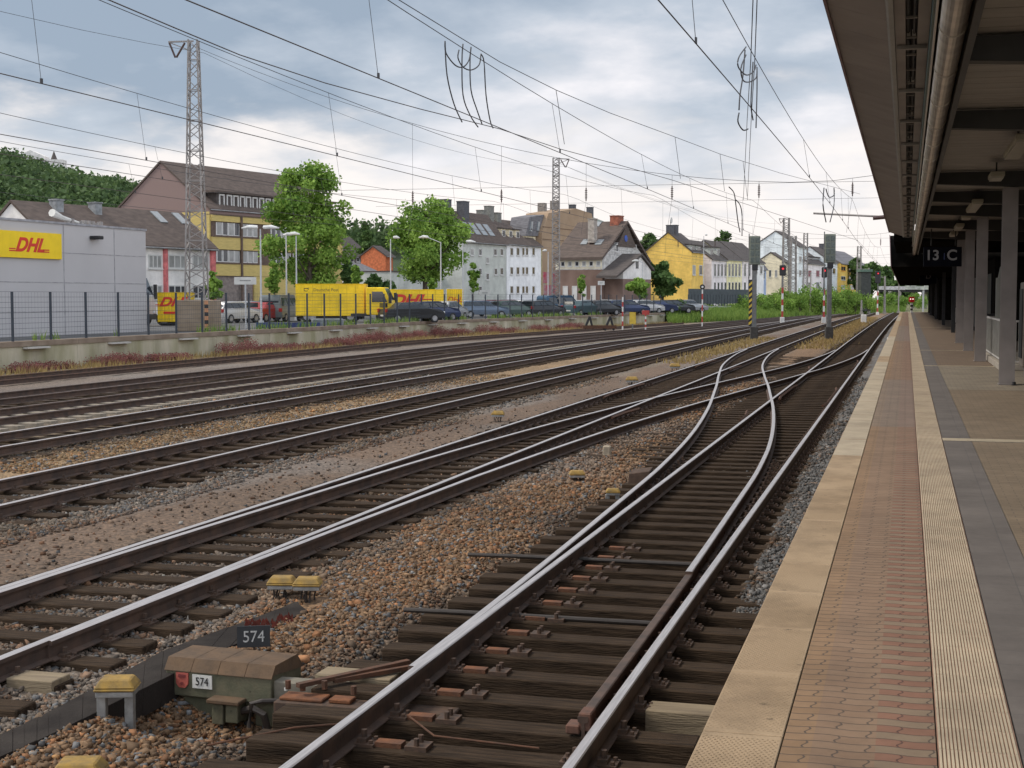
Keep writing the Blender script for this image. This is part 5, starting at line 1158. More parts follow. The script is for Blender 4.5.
def cab(label, px, D, rz, m, hh, fw_=2.3, ln=2.0, group=None):
    p = at(px, D, .8); t = thing('truck_cab', label, 'truck', p, YAW + rz, group); w_ = fw_ / 2
    mb = MB(); mb.prism([(-ln, .55), (-ln, hh), (-.45, hh), (-.02, hh * .62), (.12, hh * .38), (.12, .50)], -w_, w_); mb.build('cab_body', m, t, bevel=.05)
    a_, b_ = (-.45, hh), (-.02, hh * .62)
    n_ = Vector((hh * .38, 0, .43)).normalized() * .015
    mb = MB(); q0 = Vector((-.42, 0, hh - .06)) + n_; q1 = Vector((-.03, 0, hh * .64)) + n_
    mb.hexa([(q0.x, -w_ * .88, q0.z), (q0.x, w_ * .88, q0.z), (q1.x, w_ * .92, q1.z), (q1.x, -w_ * .92, q1.z), (q0.x - .04, -w_ * .88, q0.z - .04), (q0.x - .04, w_ * .88, q0.z - .04), (q1.x - .04, w_ * .92, q1.z - .04), (q1.x - .04, -w_ * .92, q1.z - .04)]); mb.build('windscreen', M_GLS, t)
    for s_ in (-1, 1):
        mb = MB(); mb.prism([(-1.3, hh * .58), (-1.3, hh * .88), (-.55, hh * .88), (-.22, hh * .58)], s_ * w_ - .01 if s_ > 0 else -w_ - .012, w_ + .012 if s_ > 0 else -w_ + .01); mb.build('door_window', M_GLS, t)
        MB().box(-.1, .1, s_ * (w_ + .18) - .08, s_ * (w_ + .18) + .08, hh * .55, hh * .85).build('mirror', M_BLACK, t, bevel=.02)
        wheel(t, -.6, s_ * (w_ - .2), .45, .3)
    MB().box(.08, .16, -w_, w_, .42, .75).build('bumper', M_CH, t, bevel=.02)
    for s_ in (-1, 1): MB().box(.12, .17, s_ * w_ * .75 - .18, s_ * w_ * .75 + .18, .78, .95).build('headlight', M_HEAD, t)
    MB().box(-ln - 1.2, -ln - .01, -.5, .5, .45, .62).build('chassis', M_CH, t)
cab('yellow truck cab with dark windows in front of the tall yellow trailer', 393, 102, -.06, M_YTR, 2.45, ln=1.7)
bb = MB().bar(at(256, 84, .95), at(320, 84.5, .95), .25, .3).build('barrier', mat('barrier_blue', (.03, .05, .17), .6)); tag(bb, 'low blue barrier behind the fence left of the tall yellow trailer', 'barrier')
bb = MB().bar(at(312, 86, 1.05), at(343, 86.5, 1.05), .6, .5).build('barrier', mat('barrier_grey', (.20, .22, .23), .7), bevel=.05); tag(bb, 'low grey concrete block behind the fence under the tall yellow trailer', 'barrier')
cab('white truck cab parked at the corner of the grey shed', 148, 88, -.12, paint('whitet', (.50, .50, .51)), 3.0)
# ---- car park lamps
M_LPOST = mat('lamp_post', (.48, .49, .50), .5, var=.1); M_LHEAD = mat('lamp_head', (.62, .62, .60), .4)
def lamp(label, px, D, pt, arms, hl=1.0):
    p = at(px, D, .8); h = zat(pt, D) - .8; t = thing('street_lamp', label, 'street lamp', p, YAW, 'car park lamps')
    MB().cyl((0, 0, 0), .07, h, 10, r2=.04).build('pole', M_LPOST, t); MB().cyl((0, 0, 0), .16, .35, 10).build('foot', M_LPOST, t)
    for (dx, dz) in arms:
        s_ = 1 if dx > 0 else -1
        if abs(dx) > .7: MB().tube([(0, 0, h - .05), (dx * .6, 0, h + dz)], .035, 6).build('arm', M_LPOST, t)
        mb = MB(); mb.tube([(dx * .55, 0, h + dz), (dx * .62, 0, h + dz + .05), (dx * .62 + s_ * hl * .5, 0, h + dz + .07), (dx * .62 + s_ * hl, 0, h + dz)], [.03, .11, .13, .04], 8); mb.build('lamp_head', M_LHEAD, t)
lamp('double headed lamp post before the yellow office building', 261.5, 88, 229, [(-.3, .05), (.3, .05)], .95)
lamp('lamp post with short head left of the big tree trunk', 287, 106, 235, [(.5, .05)], .7); lamp('slim lamp post right beside its twin before the big tree', 297, 112, 236, [(-.5, .08)], .7)
lamp('lamp post behind the yellow truck cab between the trees', 391, 118, 239, [(.4, .08)], .5); lamp('lamp post with long arm to the left before the second tree', 441, 116, 242, [(-1.7, .35)], .7)
lamp('lamp post with short head at the right side of the second tree', 463, 126, 243, [(.5, .08)], .8); lamp('lamp post with arm before the brown building', 548, 150, 252, [(-.3, .1)], .4)
lamp('lamp post with arm reaching left above the brick house corner', 642, 165, 262, [(-.8, .1)], .7)
lamp('slim dark post at the corner of the yellow house', 703, 190, 236, [(.3, .1)], .3)
for px, D_, pt, pb, wh, lb in [(246, 82, 277, 284.5, .62, 'blank white notice board on a pole right of the mast'), (601, 150, 281, 285, .35, 'small white sign on a pole before the brick house door'), (485, 135, 290, 296, .5, 'white notice box by the fence before the grey apartments')]:
    p = at(px, D_, .8); t = thing('notice_sign', lb, 'sign', p, YAW); MB().cyl((0, 0, 0), .045, zat(pb, D_) - .8, 8).build('pole', M_LPOST, t); z0 = zat(pb, D_) - .8; z1 = zat(pt, D_) - .8
    MB().box(-wh, wh, -.05, -.0, z0, z1).build('board', M_WHITE, t); MB().box(-wh * .5, wh * .5, -.056, -.052, z0 + (z1 - z0) * .45, z0 + (z1 - z0) * .6).build('grey_line', M_GALV, t)
# old buffer frame in front of the wall end
p = at(600, 121, -.2); t = thing('buffer_stop', 'dark old buffer frame against the foot of the wall', 'buffer stop', p, .5)
for s_ in (-.9, .9): MB().bar((s_ - .5, 0, 0), (s_, 0, 1.15), .16).bar((s_ + .3, 0, 0), (s_, 0, 1.15), .14).build('strut', M_SDARK, t)
MB().box(-1.5, 1.4, -.12, .12, .15, .42).build('beam', M_RUST, t)
# ================================================================== BUILDINGS
def roofm(n, c): return mat(n, c, .85, var=.22, scale=1.5, bump=.4, bscale=8, stretch=(1, 1, 3))
R_DK = roofm('roof_slate', (.075, .062, .057)); R_BR = roofm('roof_brown', (.095, .07, .058)); R_GR = roofm('roof_grey', (.15, .145, .155))
M_WFR = mat('window_frame', (.58, .57, .55), .6, var=.05); M_PANE = mat('window_pane', (.035, .04, .05), .2, var=.35, scale=.35, spec=.7); M_CURT = mat('curtained_pane', (.30, .30, .29), .3, var=.3, scale=.6)
M_CHIM = mat('chimney_slate', (.085, .085, .095), .8); M_CHR = mat('chimney_brick', (.30, .10, .06), .9, scale=3); M_GUT = mat('gutter', (.25, .25, .25), .5)
M_SKYL = mat('skylight', (.26, .28, .29), .2, var=.1)
def window(par, kind, a, z0, w_, h_, n=1, frame=M_WFR, pane=None, arch=False):
    """a window on the front (kind f) or on the near gable (kind g); n casements"""
    t_ = min(.11, .13 * w_); d = .06
    def B(mb, x0, x1, zz0, zz1, y0, y1):
        if kind == 'f': mb.box(x0, x1, y0, y1, zz0, zz1)
        elif kind == 'g': mb.box(y0, y1, x0, x1, zz0, zz1)
        return mb
    mb = MB(); B(mb, a, a + w_, z0, z0 + t_, -d, -.004); B(mb, a, a + w_, z0 + h_ - t_, z0 + h_, -d, -.004)
    for q in range(n + 1):
        x_ = a + (w_ - t_) * q / n; B(mb, x_, x_ + t_, z0 + t_ + .001, z0 + h_ - t_ - .001, -d, -.004)
    B(mb, a - .08, a + w_ + .08, z0 - .09, z0 - .003, -d - .08, -.004)
    f = mb.build('window', frame, par)
    mb = MB(); B(mb, a + t_ * .3, a + w_ - t_ * .3, z0 + t_ * .3, z0 + h_ - t_ * .3, -.025, -.006); mb.build('pane', pane or (M_PANE if random.random() < .72 else M_CURT), f)
def house(name, label, px, D, t_, pxr, wid, pe, pr, wall, roof, over=.35, z0=.8, hip=0, ridge=None, cat='house', mans=None):
    f = Fac(px, D, t_, z0); L_ = f.fr(pxr)[0]; e = f.fr(px, pe)[1]
    o = thing(name, label, cat, f.A, f.rz, 'houses of the street behind the railway')
    yr = wid / 2 if ridge is None else ridge
    # ridge height read where the ridge passes over the near gable
    Pm = f.A + f.v * yr; Dm = -Pm.x * sin(YAW) + Pm.y * cos(YAW); r = zat(pr, Dm) - z0
    if hip: prof = None
    mb = MB(); mb.prism([(0, 0), (wid, 0), (wid, e), (yr, r), (0, e)], 0, L_, axis='x'); mb.build('wall', wall, o)
    mb = MB(); th_ = .22
    s1 = (r - e) / yr; s2 = (r - e) / (wid - yr)
    mb.prism([(-over, e - over * s1 + .03), (yr, r + .03), (yr, r + th_ + .03), (-over, e - over * s1 + th_ + .03)], -.15, L_ + .15, axis='x')
    mb.prism([(wid + over, e - over * s2 + .03), (yr + .01, r + .03), (yr + .01, r + th_ + .03), (wid + over, e - over * s2 + th_ + .03)], -.15, L_ + .15, axis='x')
    ro = mb.build('roof', roof, o)
    MB().tube([(-.1, -over - .06, e - over * s1 + .10), (L_ + .1, -over - .06, e - over * s1 + .10)], .07, 6).build('gutter', M_GUT, o)
    return f, o, L_, e, r, ro, yr
def row(f, o, spans, pyt, pyb, kind='f', n=1, **k):
    """windows whose left and right edges were read off the photo (pixels) at one storey"""
    for sp in spans:
        a, b = sp[0], sp[1]; g = f.fr if kind == 'f' else f.ga
        xa, z1 = g(a, pyt); _, zb = g(a, pyb); xb = g(b)[0]
        x0, x1 = min(xa, xb), max(xa, xb)
        window(o, kind, x0, zb, x1 - x0, z1 - zb, n=(sp[2] if len(sp) > 2 else n), **k)
def evenrow(f, o, pxa, pxb, n, frac, z0, h_, kind='f', cas=1, **k):
    g = f.fr if kind == 'f' else f.ga
    xa = g(pxa)[0]; xb = g(pxb)[0]; xa, xb = min(xa, xb), max(xa, xb); p_ = (xb - xa) / n
    for q in range(n): window(o, kind, xa + q * p_ + p_ * (1 - frac) / 2, z0, p_ * frac, h_, cas, **k)
def chimney(ro, x, y, z0, w_, h_, m=None, d=None):
    MB().box(x - w_ / 2, x + w_ / 2, y - (d or w_) / 2, y + (d or w_) / 2, z0, z0 + h_).box(x - w_ / 2 - .06, x + w_ / 2 + .06, y - (d or w_) / 2 - .06, y + (d or w_) / 2 + .06, z0 + h_ + .002, z0 + h_ + .12).build('chimney', m or M_CHIM, ro)
def skylight(ro, x, e, r, yr, u, w_=.9, l_=1.4):
    s = (r - e) / yr; y0 = yr * u; z0 = e + s * y0 + .28; k_ = 1 / sqrt(1 + s * s); dy = l_ * k_; dz = l_ * s * k_
    MB().hexa([(x, y0, z0), (x + w_, y0, z0), (x + w_, y0 + dy, z0 + dz), (x, y0 + dy, z0 + dz), (x, y0 - .05, z0 + .06), (x + w_, y0 - .05, z0 + .06), (x + w_, y0 + dy - .05, z0 + dz + .06), (x, y0 + dy - .05, z0 + dz + .06)]).build('skylight', M_SKYL, ro)
def dormer(o, x0, x1, ybase, z0, h_, m, ro_m, depth=2.4, n=1):
    d = MB().box(x0, x1, ybase, ybase + depth, z0, z0 + h_).build('dormer', m, o)
    MB().hexa([(x0 - .2, ybase - .3, z0 + h_ + .002), (x1 + .2, ybase - .3, z0 + h_ + .002), (x1 + .2, ybase + depth, z0 + h_ + .15), (x0 - .2, ybase + depth, z0 + h_ + .15), (x0 - .2, ybase - .3, z0 + h_ + .16), (x1 + .2, ybase - .3, z0 + h_ + .16), (x1 + .2, ybase + depth, z0 + h_ + .35), (x0 - .2, ybase + depth, z0 + h_ + .35)]).build('dormer_roof', ro_m, d)
    p_ = (x1 - x0) / n
    for q in range(n):
        mb = MB(); a = x0 + q * p_ + .18; b = x0 + (q + 1) * p_ - .18; y_ = ybase - .03
        for (A_, B_, C_, D_) in ((a, b, z0 + .25, z0 + .35), (a, b, z0 + h_ - .3, z0 + h_ - .2), (a, a + .12, z0 + .352, z0 + h_ - .302), (b - .12, b, z0 + .352, z0 + h_ - .302)): mb.box(A_, B_, y_ - .05, y_ + .02, C_, D_)
        mb.build('dormer_window', M_WFR, d); MB().box(a + .1, b - .1, y_ - .01, y_ + .024, z0 + .33, z0 + h_ - .28).build('dormer_pane', M_PANE, d)

# --- long white hall with dark roof
W_WHITE = mat('render_white', (0.779, 0.748, 0.716), .9, var=.10, scale=.6, grime=(.5, .92, .35)); W_PINK = mat('pilaster_pink', (0.634, 0.172, 0.172), .8); W_CREAM = mat('render_cream', (0.809, 0.716, 0.514), .9, var=.10, scale=.6, grime=(.5, .92, .35))
f, o, L_, e, r, ro, yr = house('long_hall', 'long low white hall with a dark roof and pink pilasters behind the grey shed', 50, 113, .55, 215, 7.8, 241, 203, W_WHITE, R_BR, cat='building')
for a, b in ((163.5, 167), (210.5, 214.8), (116, 120)): xa, xb = f.fr(a)[0], f.fr(b)[0]; MB().box(xa, xb, -.18, -.004, 0, e - .1).build('pilaster', W_PINK, o)
row(f, o, [(148, 162, 3), (167.8, 187, 3), (192, 209, 3), (125, 142, 3)], 254.5, 268.5, frame=M_WFR); row(f, o, [(148, 162, 3), (167.8, 187, 3), (192, 209, 3)], 285, 299)
for x_ in (f.fr(88)[0], f.fr(126)[0]): chimney(ro, x_, yr - .6, r - .6, .8, 1.0, mat('vent_grey', (.24, .25, .26), .6))
for x_ in (f.fr(183)[0], f.fr(204)[0]): skylight(ro, x_, e, r, yr, .62, .9, 1.6)
# --- yellow office building with pink slate gable
W_YEL = mat('panel_yellow', (.52, .40, .14), .8, var=.10, scale=1.5, stretch=(1, 1, 6)); W_GAB = mat('gable_mauve', (.235, .165, .15), .85, var=.06, scale=9, stretch=(1, 1, 8)); W_BRN = mat('band_brown', (.12, .08, .06), .8)
f, o, L_, e, r, ro, yr = house('office_building', 'yellow panelled office building with mauve slate gable and long dark roof', 212, 150, .55, 341, 13.2, 210, 163, W_GAB, R_BR, over=.1, cat='building')
zt = [f.fr(212, q)[1] for q in (213.5, 221, 235, 236.5, 249, 262, 263.5, 275.5, 296)]
x0 = .0
MB().box(x0, L_, -.35, -.004, zt[0] - .1, e - .35).build('attic_band', W_BRN, o)
MB().box(0, L_, -.25, -.006, zt[1], zt[0] - .12).build('panel_band', W_YEL, o)
MB().box(0, L_, -.25, -.006, zt[4], zt[3]).build('panel_band', W_YEL, o)
MB().box(0, L_, -.25, -.006, zt[7], zt[6]).build('panel_band', W_YEL, o)
for z_ in (zt[2], zt[5]): MB().box(-.02, L_, -.33, -.008, z_ - .16, z_ - .01).build('sill_band', W_BRN, o)
MB().box(-.20, -.004, .0, 3.1, 0, zt[0] - .12).build('gable_panel', W_YEL, o); MB().box(-.24, -.208, -.05, 14.4, e - .45, e - .18).build('gable_band', W_YEL, o)
for z1_, z0_ in ((zt[1], zt[2]), (zt[4], zt[5])):
    MB().box(0, L_, -.10, -.004, z0_, z1_).build('window_strip', W_BRN, o)
    for a, b in ((215.5, 239), (241, 257), (270, 290), (292, 312), (314, 336)):
        xa, xb = f.fr(a)[0], f.fr(b)[0]; n = max(3, int((xb - xa) / .85)); p_ = (xb - xa) / n
        for q in range(n): 
            ww = MB(); a_ = xa + q * p_ + .05; b_ = xa + (q + 1) * p_ - .03
            ww.box(a_, a_ + .14, -.17, -.102, z0_ + .1, z1_ - .1).box(b_ - .06, b_, -.17, -.102, z0_ + .1, z1_ - .1).box(a_, b_, -.168, -.103, z0_ + .02, z0_ + .098)
            wi = ww.build('window', M_WFR, o); MB().box(a_ + .14, b_ - .07, -.14, -.106, z0_ + .1, z1_ - .1).build('pane', M_CURT if random.random() < .5 else M_PANE, wi)
for px in (240, 313): x_ = f.fr(px)[0]; MB().box(x_ - .12, x_ + .12, -.40, -.26, 0, e - .4).build('downpipe', W_BRN, o)
MB().box(.2, f.fr(252)[0], -.03, -.003, .1, zt[7] - .02).build('drive_through', mat('passage', (0.224, 0.185, 0.165), .9), o)
MB().box(f.fr(253)[0], L_, -.2, -.002, .1, zt[7] - .02).build('ground_storey', W_YEL, o)
row(f, o, [(257, 262, 1), (266, 290, 6), (310, 338, 6)], 277, 291)
za = f.fr(232, 212.5)[1]; zb = f.fr(232, 193.5)[1]
dm = MB().box(f.fr(222)[0], L_ - 1, .6, 6, za, zb).build('dormer', R_DK, o); MB().box(f.fr(218)[0], L_ - .5, .25, 6.5, zb + .01, zb + .22).build('dormer_roof', R_BR, dm)
for px in (227, 234.5, 241, 247.5, 253.5, 260, 266.5, 273, 280, 287, 294, 301, 308, 315, 322):
    x_ = f.fr(px)[0]; mb = MB()
    for (A_, B_, C_, D_) in ((x_ - .42, x_ + .42, za + .12, za + .26), (x_ - .42, x_ + .42, zb - .26, zb - .10), (x_ - .42, x_ - .28, za + .261, zb - .261), (x_ + .28, x_ + .42, za + .261, zb - .261)): mb.box(A_, B_, .50, .60, C_, D_)
    mb.build('window', M_WFR, dm)
# --- houses between the trees
W_GREYH = mat('render_grey', (0.514, 0.530, 0.483), .9, var=.10, scale=.6, grime=(.5, .92, .35)); W_LAV = mat('render_lavender', (0.840, 0.840, 0.840), .9, var=.10, scale=.6, grime=(.5, .92, .35))
W_OR = mat('gable_orange', (.52, .15, .06), .9)
f, o, *_x = house('small_house', 'small house with bright orange gable seen between the two big trees', 386, 225, .5, 393, 4.5, 256, 247, W_OR, R_DK)
f, o, L_, e, r, ro, yr = house('low_house', 'low pale house with dark roof below the orange gabled one', 356, 205, .5, 384, 8, 275, 264, W_WHITE, R_GR); row(f, o, [(364, 368), (372, 376)], 279, 284)
f, o, L_, e, r, ro, yr = house('dark_house', 'dark roofed old house behind the orange gabled one between the trees', 344, 250, .5, 371, 9, 256, 236, mat('wall_dim', (.14, .12, .11), .9), R_DK); row(f, o, [(350, 354), (356, 360)], 257, 262)
# --- grey and white apartment houses
f, o, L_, e, r, ro, yr = house('apartment_house', 'plain grey rendered apartment house with four skylights behind the second big tree', 462, 208, .45, 506.3, 6.5, 239.5, 211, W_GREYH, R_BR)
for (pt, pb, px_) in ((248.5, 255.5, (470.5, 478.5, 493.5, 500)), (257, 263.5, (485.8,)), (268, 275, (478.5, 494)), (273, 280, (485.8,)), (286, 293, (478.5,)), (267.5, 275, (500,))):
    row(f, o, [(q, q + 3.2) for q in px_], pt, pb)
for k_, px in enumerate((472, 479.5, 486.5, 493.5)): skylight(ro, f.fr(px)[0], e, r, yr, .16, 1.7, 2.2)
chimney(ro, .9, 3.2, r - 1.0, 1.5, 2.6); chimney(ro, f.fr(479)[0], 2.6, r - 2.4, 1.8, 4.0, d=1.2)
fa = Fac(395, 196, .45); xw = fa.fr(462)[0]; lo = thing('garage_wing', 'low windowless grey wing reaching left behind the second tree', 'building', fa.A, fa.rz); MB().box(0, xw, .5, 8, 0, fa.fr(462, 274)[1]).build('wall', W_GREYH, lo); MB().box(-.1, xw - .01, .3, 8.2, fa.fr(462, 274)[1] + .002, fa.fr(462, 273)[1]).build('roof', R_DK, lo)
f2, o, L_, e, r, ro, yr = house('apartment_house', 'white three storey apartment house with lavender tint and three small dormers', 506.6, 222.3, .45, 541, 11, 243.5, 218, W_LAV, R_BR)
for pt, pb in ((247.5, 255.5), (266.8, 274.5), (285.8, 293.6)): row(f2, o, [(510, 513), (516.3, 519.2), (521.9, 524.4), (525.5, 528), (532, 534.6)], pt, pb, pane=M_PANE)
zz_ = f2.fr(512, 238.5)[1]
for px in (511, 518, 525): x_ = f2.fr(px)[0]; dormer(ro, x_ - .7, x_ + .8, 1.3, zz_, 1.5, W_CREAM, R_DK, 2.2)
for (x_, h_) in ((2, 1.6), (4.8, 2.4), (7.6, 1.5)): chimney(ro, x_, 5.2, r - 1.0, 1.6, h_ + .6, mat('chimney_grey', (.20, .20, .18), .9), 1.0)
MB().box(L_ - .004, L_ + .12, -.15, -.02, 0, e - .3).build('downpipe', mat('pipe_yellow', (.40, .34, .18), .7), o)
# --- brown brick block
W_BBR = mat('brick_brown', (.30, .205, .13), .9, col2=(.37, .265, .175), scale=.25, bump=.3, detail=8)
fb = Fac(541.5, 236, .45); L_ = fb.fr(594)[0]; bo = thing('brick_block', 'big bare brown brick block with slate mansard at its left side', 'building', fb.A, fb.rz)
g = fb.fr; pp = [(541.8, 297), (541.8, 233), (548.5, 213), (576, 208.5), (591.5, 213.5), (594, 226), (594, 297)]
mb = MB(); prof = [(g(a)[0], max(0, g(a, b)[1]) if b < 297 else 0) for a, b in pp]; mb.prism(prof, 0, 4); mb.build('wall', W_BBR, bo)
mb = MB(); q = [(g(529)[0], g(532, 236)[1]), (g(541.5)[0], g(541.5, 236)[1]), (g(547.5)[0], g(547.5, 214.5)[1]), (g(533)[0], g(533, 217)[1])]; mb.prism(q, .6, 3.8); ms_ = mb.build('mansard', R_GR, bo)
for px in (533.5, 540.5): x_, z_ = g(px, 227); MB().hexa([(x_ - .3, .4, z_ - .7), (x_ + .45, .4, z_ - .7), (x_ + .45, .59, z_ - .7), (x_ - .3, .59, z_ - .7), (x_ + .1, .4, z_ + .9), (x_ + .85, .4, z_ + .9), (x_ + .85, .59, z_ + .9), (x_ + .1, .59, z_ + .9)]).build('skylight', M_SKYL, ms_)
mb = MB(); mb.box(g(529.3)[0], g(541.3)[0], 1, 11, 0, g(535, 236)[1] - .01); mb.build('side_wing', W_CREAM, bo)
for a, b in ((562, 1.2), (574, 1.6)): x_, z_ = g(a, 211.5); MB().box(x_ - .6, x_ + .6, 3, 4.2, z_ - .3, z_ + b + .3).build('chimney', mat('chimney_stone', (.22, .2, .18), .9), bo)
for k_, z_ in enumerate((g(560, 229)[1], g(560, 241)[1])): MB().box(g(542.2)[0], g(593.5)[0], -.03, -.003, z_, z_ + .12).build('brick_seam', mat('seam', (.15, .09, .055), .9), bo)
# ground floor posters (red pink) by the mast
M_POSTER = mat('poster_red', (.50, .06, .10), .7, col2=(.42, .40, .42), scale=1.4); D_ = 196
for px0, px1, pt, pb, lb in ((543, 549, 272, 283, 'pink and white hoarding left of the middle mast foot'), (551.5, 557, 272, 284, 'red and pink hoarding right behind the middle mast foot'), (544, 556, 285, 295, 'lower red hoarding strip behind the parked vans')):
    a_ = at(px0, D_, .8); b_ = at(px1, D_, .8); t = thing('hoarding', lb, 'hoarding', a_, YAW); w_ = (b_ - a_).length; MB().box(0, w_, 0, .1, zat(pb, D_) - .8, zat(pt, D_) - .8).build('board', M_POSTER, t); MB().box(.1, .2, .101, .2, 0, zat(pt, D_) - .9).box(w_ - .2, w_ - .1, .101, .2, 0, zat(pt, D_) - .9).build('post', M_LPOST, t)
f, o, L_, e, r, ro, yr = house('green_roof_house', 'house top with dull green roof rising behind the slate gabled house', 590, 262, .35, 612, 8, 222, 214, mat('wall_dim2', (.16, .12, .10), .9), mat('roof_green', (.16, .20, .17), .8)); chimney(ro, 2, 4, r - .3, 1.1, 2.0); chimney(ro, L_ - 1.4, 4, r - .3, 1.1, 2.2)
# --- slate gabled brick house (corner towards the camera)
W_BRK = mat('brick_dark', (.15, .095, .075), .9, col2=(.23, .155, .125), scale=.5, bump=.3, detail=8); W_SLT = mat('slate_cladding', (0.498, 0.483, 0.459), .85, var=.3, scale=2.2, detail=8); W_CRM = mat('render_ivory', (0.779, 0.716, 0.560), .9, var=.10, scale=.6, grime=(.5, .92, .35))
fc = Fac(602, 185, .6)       # x axis runs right-back along the big gable, y axis left-back along the eaves side
ho = thing('gabled_house', 'old corner house with cream upper floor, dark brick below and slate clad gable', 'house', fc.A, fc.rz)
Lg = fc.fr(649.5)[0]; Ws = fc.ga(569)[0]; e_ = fc.fr(602, 257.5)[1]
ap = fc.fr(626, 224); er = fc.fr(649.5, 265)[1]
xa_ = ap[0]; za_ = ap[1]; zm_ = fc.fr(602, 269.5)[1]
MB().prism([(0, 0), (Lg, 0), (Lg, zm_), (0, zm_)], 0, Ws + 2).build('brick_storey', W_BRK, ho)
MB().prism([(0, zm_ + .002), (Lg, zm_ + .002), (Lg, er), (xa_ + 2.2, za_ - 2.4), (xa_ - 2.0, za_ - 2.4), (0, e_)], 0, Ws + 2).build('upper_storey', W_SLT, ho)
MB().box(-.018, -.003, .02, Ws + 1.9, zm_ + .1, e_ - .05).build('cream_front', W_CRM, ho)
th_ = .3
mb = MB(); sl_ = (za_ - e_) / xa_
mb.prism([(-.5, e_ - .5 * sl_ + .05), (xa_, za_ + .05), (xa_, za_ + .4), (-.5, e_ - .5 * sl_ + .4)], -.3, Ws + 2.3)
sr_ = (za_ - er) / (Lg - xa_)
mb.prism([(Lg + .4, er - .4 * sr_ + .05), (xa_ + .01, za_ + .05), (xa_ + .01, za_ + .4), (Lg + .4, er - .4 * sr_ + .4)], -.3, Ws + 2.3)
ro = mb.build('roof', R_BR, ho)
MB().prism([(xa_ - 2.6, za_ - 3.0), (xa_ + 2.9, za_ - 3.0), (xa_ + .02, za_ + .04), (xa_ - .02, za_ + .04)], -.12, .5).build('gable_cap', R_BR, ho)
MB().cyl((xa_ - .3, -.20, za_ - 1.9), .42, .08, 14, axis='y').build('blue_disc', mat('blue_enamel', (.04, .10, .42), .6), ho)
chimney(ro, xa_ - .1, 1.3, za_ - .4, 1.6, 1.4, M_CHR, 1.2); chimney(ro, xa_ * .35, Ws * .55, e_ + 2.0, .9, 3.0, mat('flue_pale', (.36, .32, .28), .8))
for (y_, u_) in ((Ws * .25, .28), (Ws * .72, .84), (Ws * .7, .3)):
    zq = e_ + sl_ * xa_ * u_; x_ = xa_ * u_; MB().hexa([(x_, y_, zq + .42), (x_ + 1.0, y_, zq + .42 + sl_), (x_ + 1.0, y_ + .9, zq + .42 + sl_), (x_, y_ + .9, zq + .42), (x_ - .05, y_, zq + .48), (x_ + .95, y_, zq + .48 + sl_), (x_ + .95, y_ + .9, zq + .48 + sl_), (x_ - .05, y_ + .9, zq + .48)]).build('skylight', M_SKYL, ro)
wz = zm_ + .45; wh = e_ - zm_ - .9
for q in range(6):
    y_ = .25 + q * (Ws + 1.4) / 6; window(ho, 'g', y_, wz, (Ws + 1.4) / 6 * .55, wh, 1, pane=M_PANE if q % 2 else M_CURT)
for q in range(4): y_ = .9 + q * (Ws + .6) / 4; window(ho, 'g', y_, 1.3, .75, 1.9, 1, pane=M_WFR)
for px, pt, pb in ((615.5, 244, 252), (633.5, 244.5, 248)): row(fc, ho, [(px, px + 2.4)], pt, pb)
MB().box(fc.fr(605.5)[0], fc.fr(609.5)[0], -.06, -.003, .1, fc.fr(607, 280.5)[1]).build('door', M_WFR, ho)
# front annex with its own gable
an = thing('annex_house', 'small annex with white gable and steep dark roof in front of the slate gable', 'house', fc.A, fc.rz)
x0_ = fc.fr(622)[0]; x1_ = fc.fr(651)[0]; yd = -2.6
def gg(px, py):       # on the plane y = yd
    A2 = fc.A + fc.v * yd; s_ = Fac.__new__(Fac); s_.A = A2; s_.u = fc.u; s_.v = fc.v; s_.z0 = fc.z0; return s_.fr(px, py)
xL, zE = gg(623, 270.5); xR, zR = gg(651, 270); xA, zA = gg(640, 256); _, zB = gg(630, 279)
MB().prism([(xL, 0), (xR, 0), (xR, zB), (xL, zB)], yd, -.02).build('brick_base', W_BRK, an)
MB().prism([(xL, zB + .002), (xR, zB + .002), (xR, zR), (xA, zA), (xL, zE)], yd, -.02).build('white_gable', W_WHITE, an)
sl2 = (zA - zE) / (xA - xL); xf = xL - 2.4
mb = MB(); mb.prism([(xf, zE - 2.4 * sl2), (xA, zA + .03), (xA, zA + .33), (xf, zE - 2.4 * sl2 + .3)], yd - .35, -.03)
sr2 = (zA - zR) / (xR - xA); mb.prism([(xR + .35, zR - .35 * sr2 + .03), (xA + .01, zA + .03), (xA + .01, zA + .33), (xR + .35, zR - .35 * sr2 + .33)], yd - .35, -.03); mb.build('roof', R_DK, an)
xw_, zw_ = gg(635.8, 268.5); MB().box(xw_, xw_ + .7, yd - .07, yd - .003, zw_, zw_ + 1.4).build('window', M_PANE, an)
# --- yellow house
W_YH = mat('render_ochre', (0.840, 0.560, 0.132), .9, var=.10, scale=.6, grime=(.5, .92, .35))
f, o, L_, e, r, ro, yr = house('gabled_house', 'bright ochre yellow house with wide blank gable and two small front bays', 691, 250, .45, 703.5, 8.5, 252, 233, W_YH, R_DK, over=.2)
row(f, o, [(692.5, 695.2), (699, 702)], 265, 275); zq = f.fr(691, 258)[1]
for (a, b) in ((692, 696.2), (697.6, 702)): dormer(o, f.fr(a)[0], f.fr(b)[0], .3, f.fr(691, 256)[1], 1.9, W_GREYH, R_DK, 2.0)
chimney(ro, .9, 4.2, r - .3, 1.1, 1.6); chimney(ro, 3.0, 4.2, r - .3, 1.3, 1.7)
MB().tube([(.5, 4, r), (.5, 4, r + 2.2)], .05, 5).build('aerial_pole', M_GUT, ro); MB().cyl((.5, 3.8, r + 2.2), .55, .12, 12, axis='y').build('dish', M_WFR, ro)
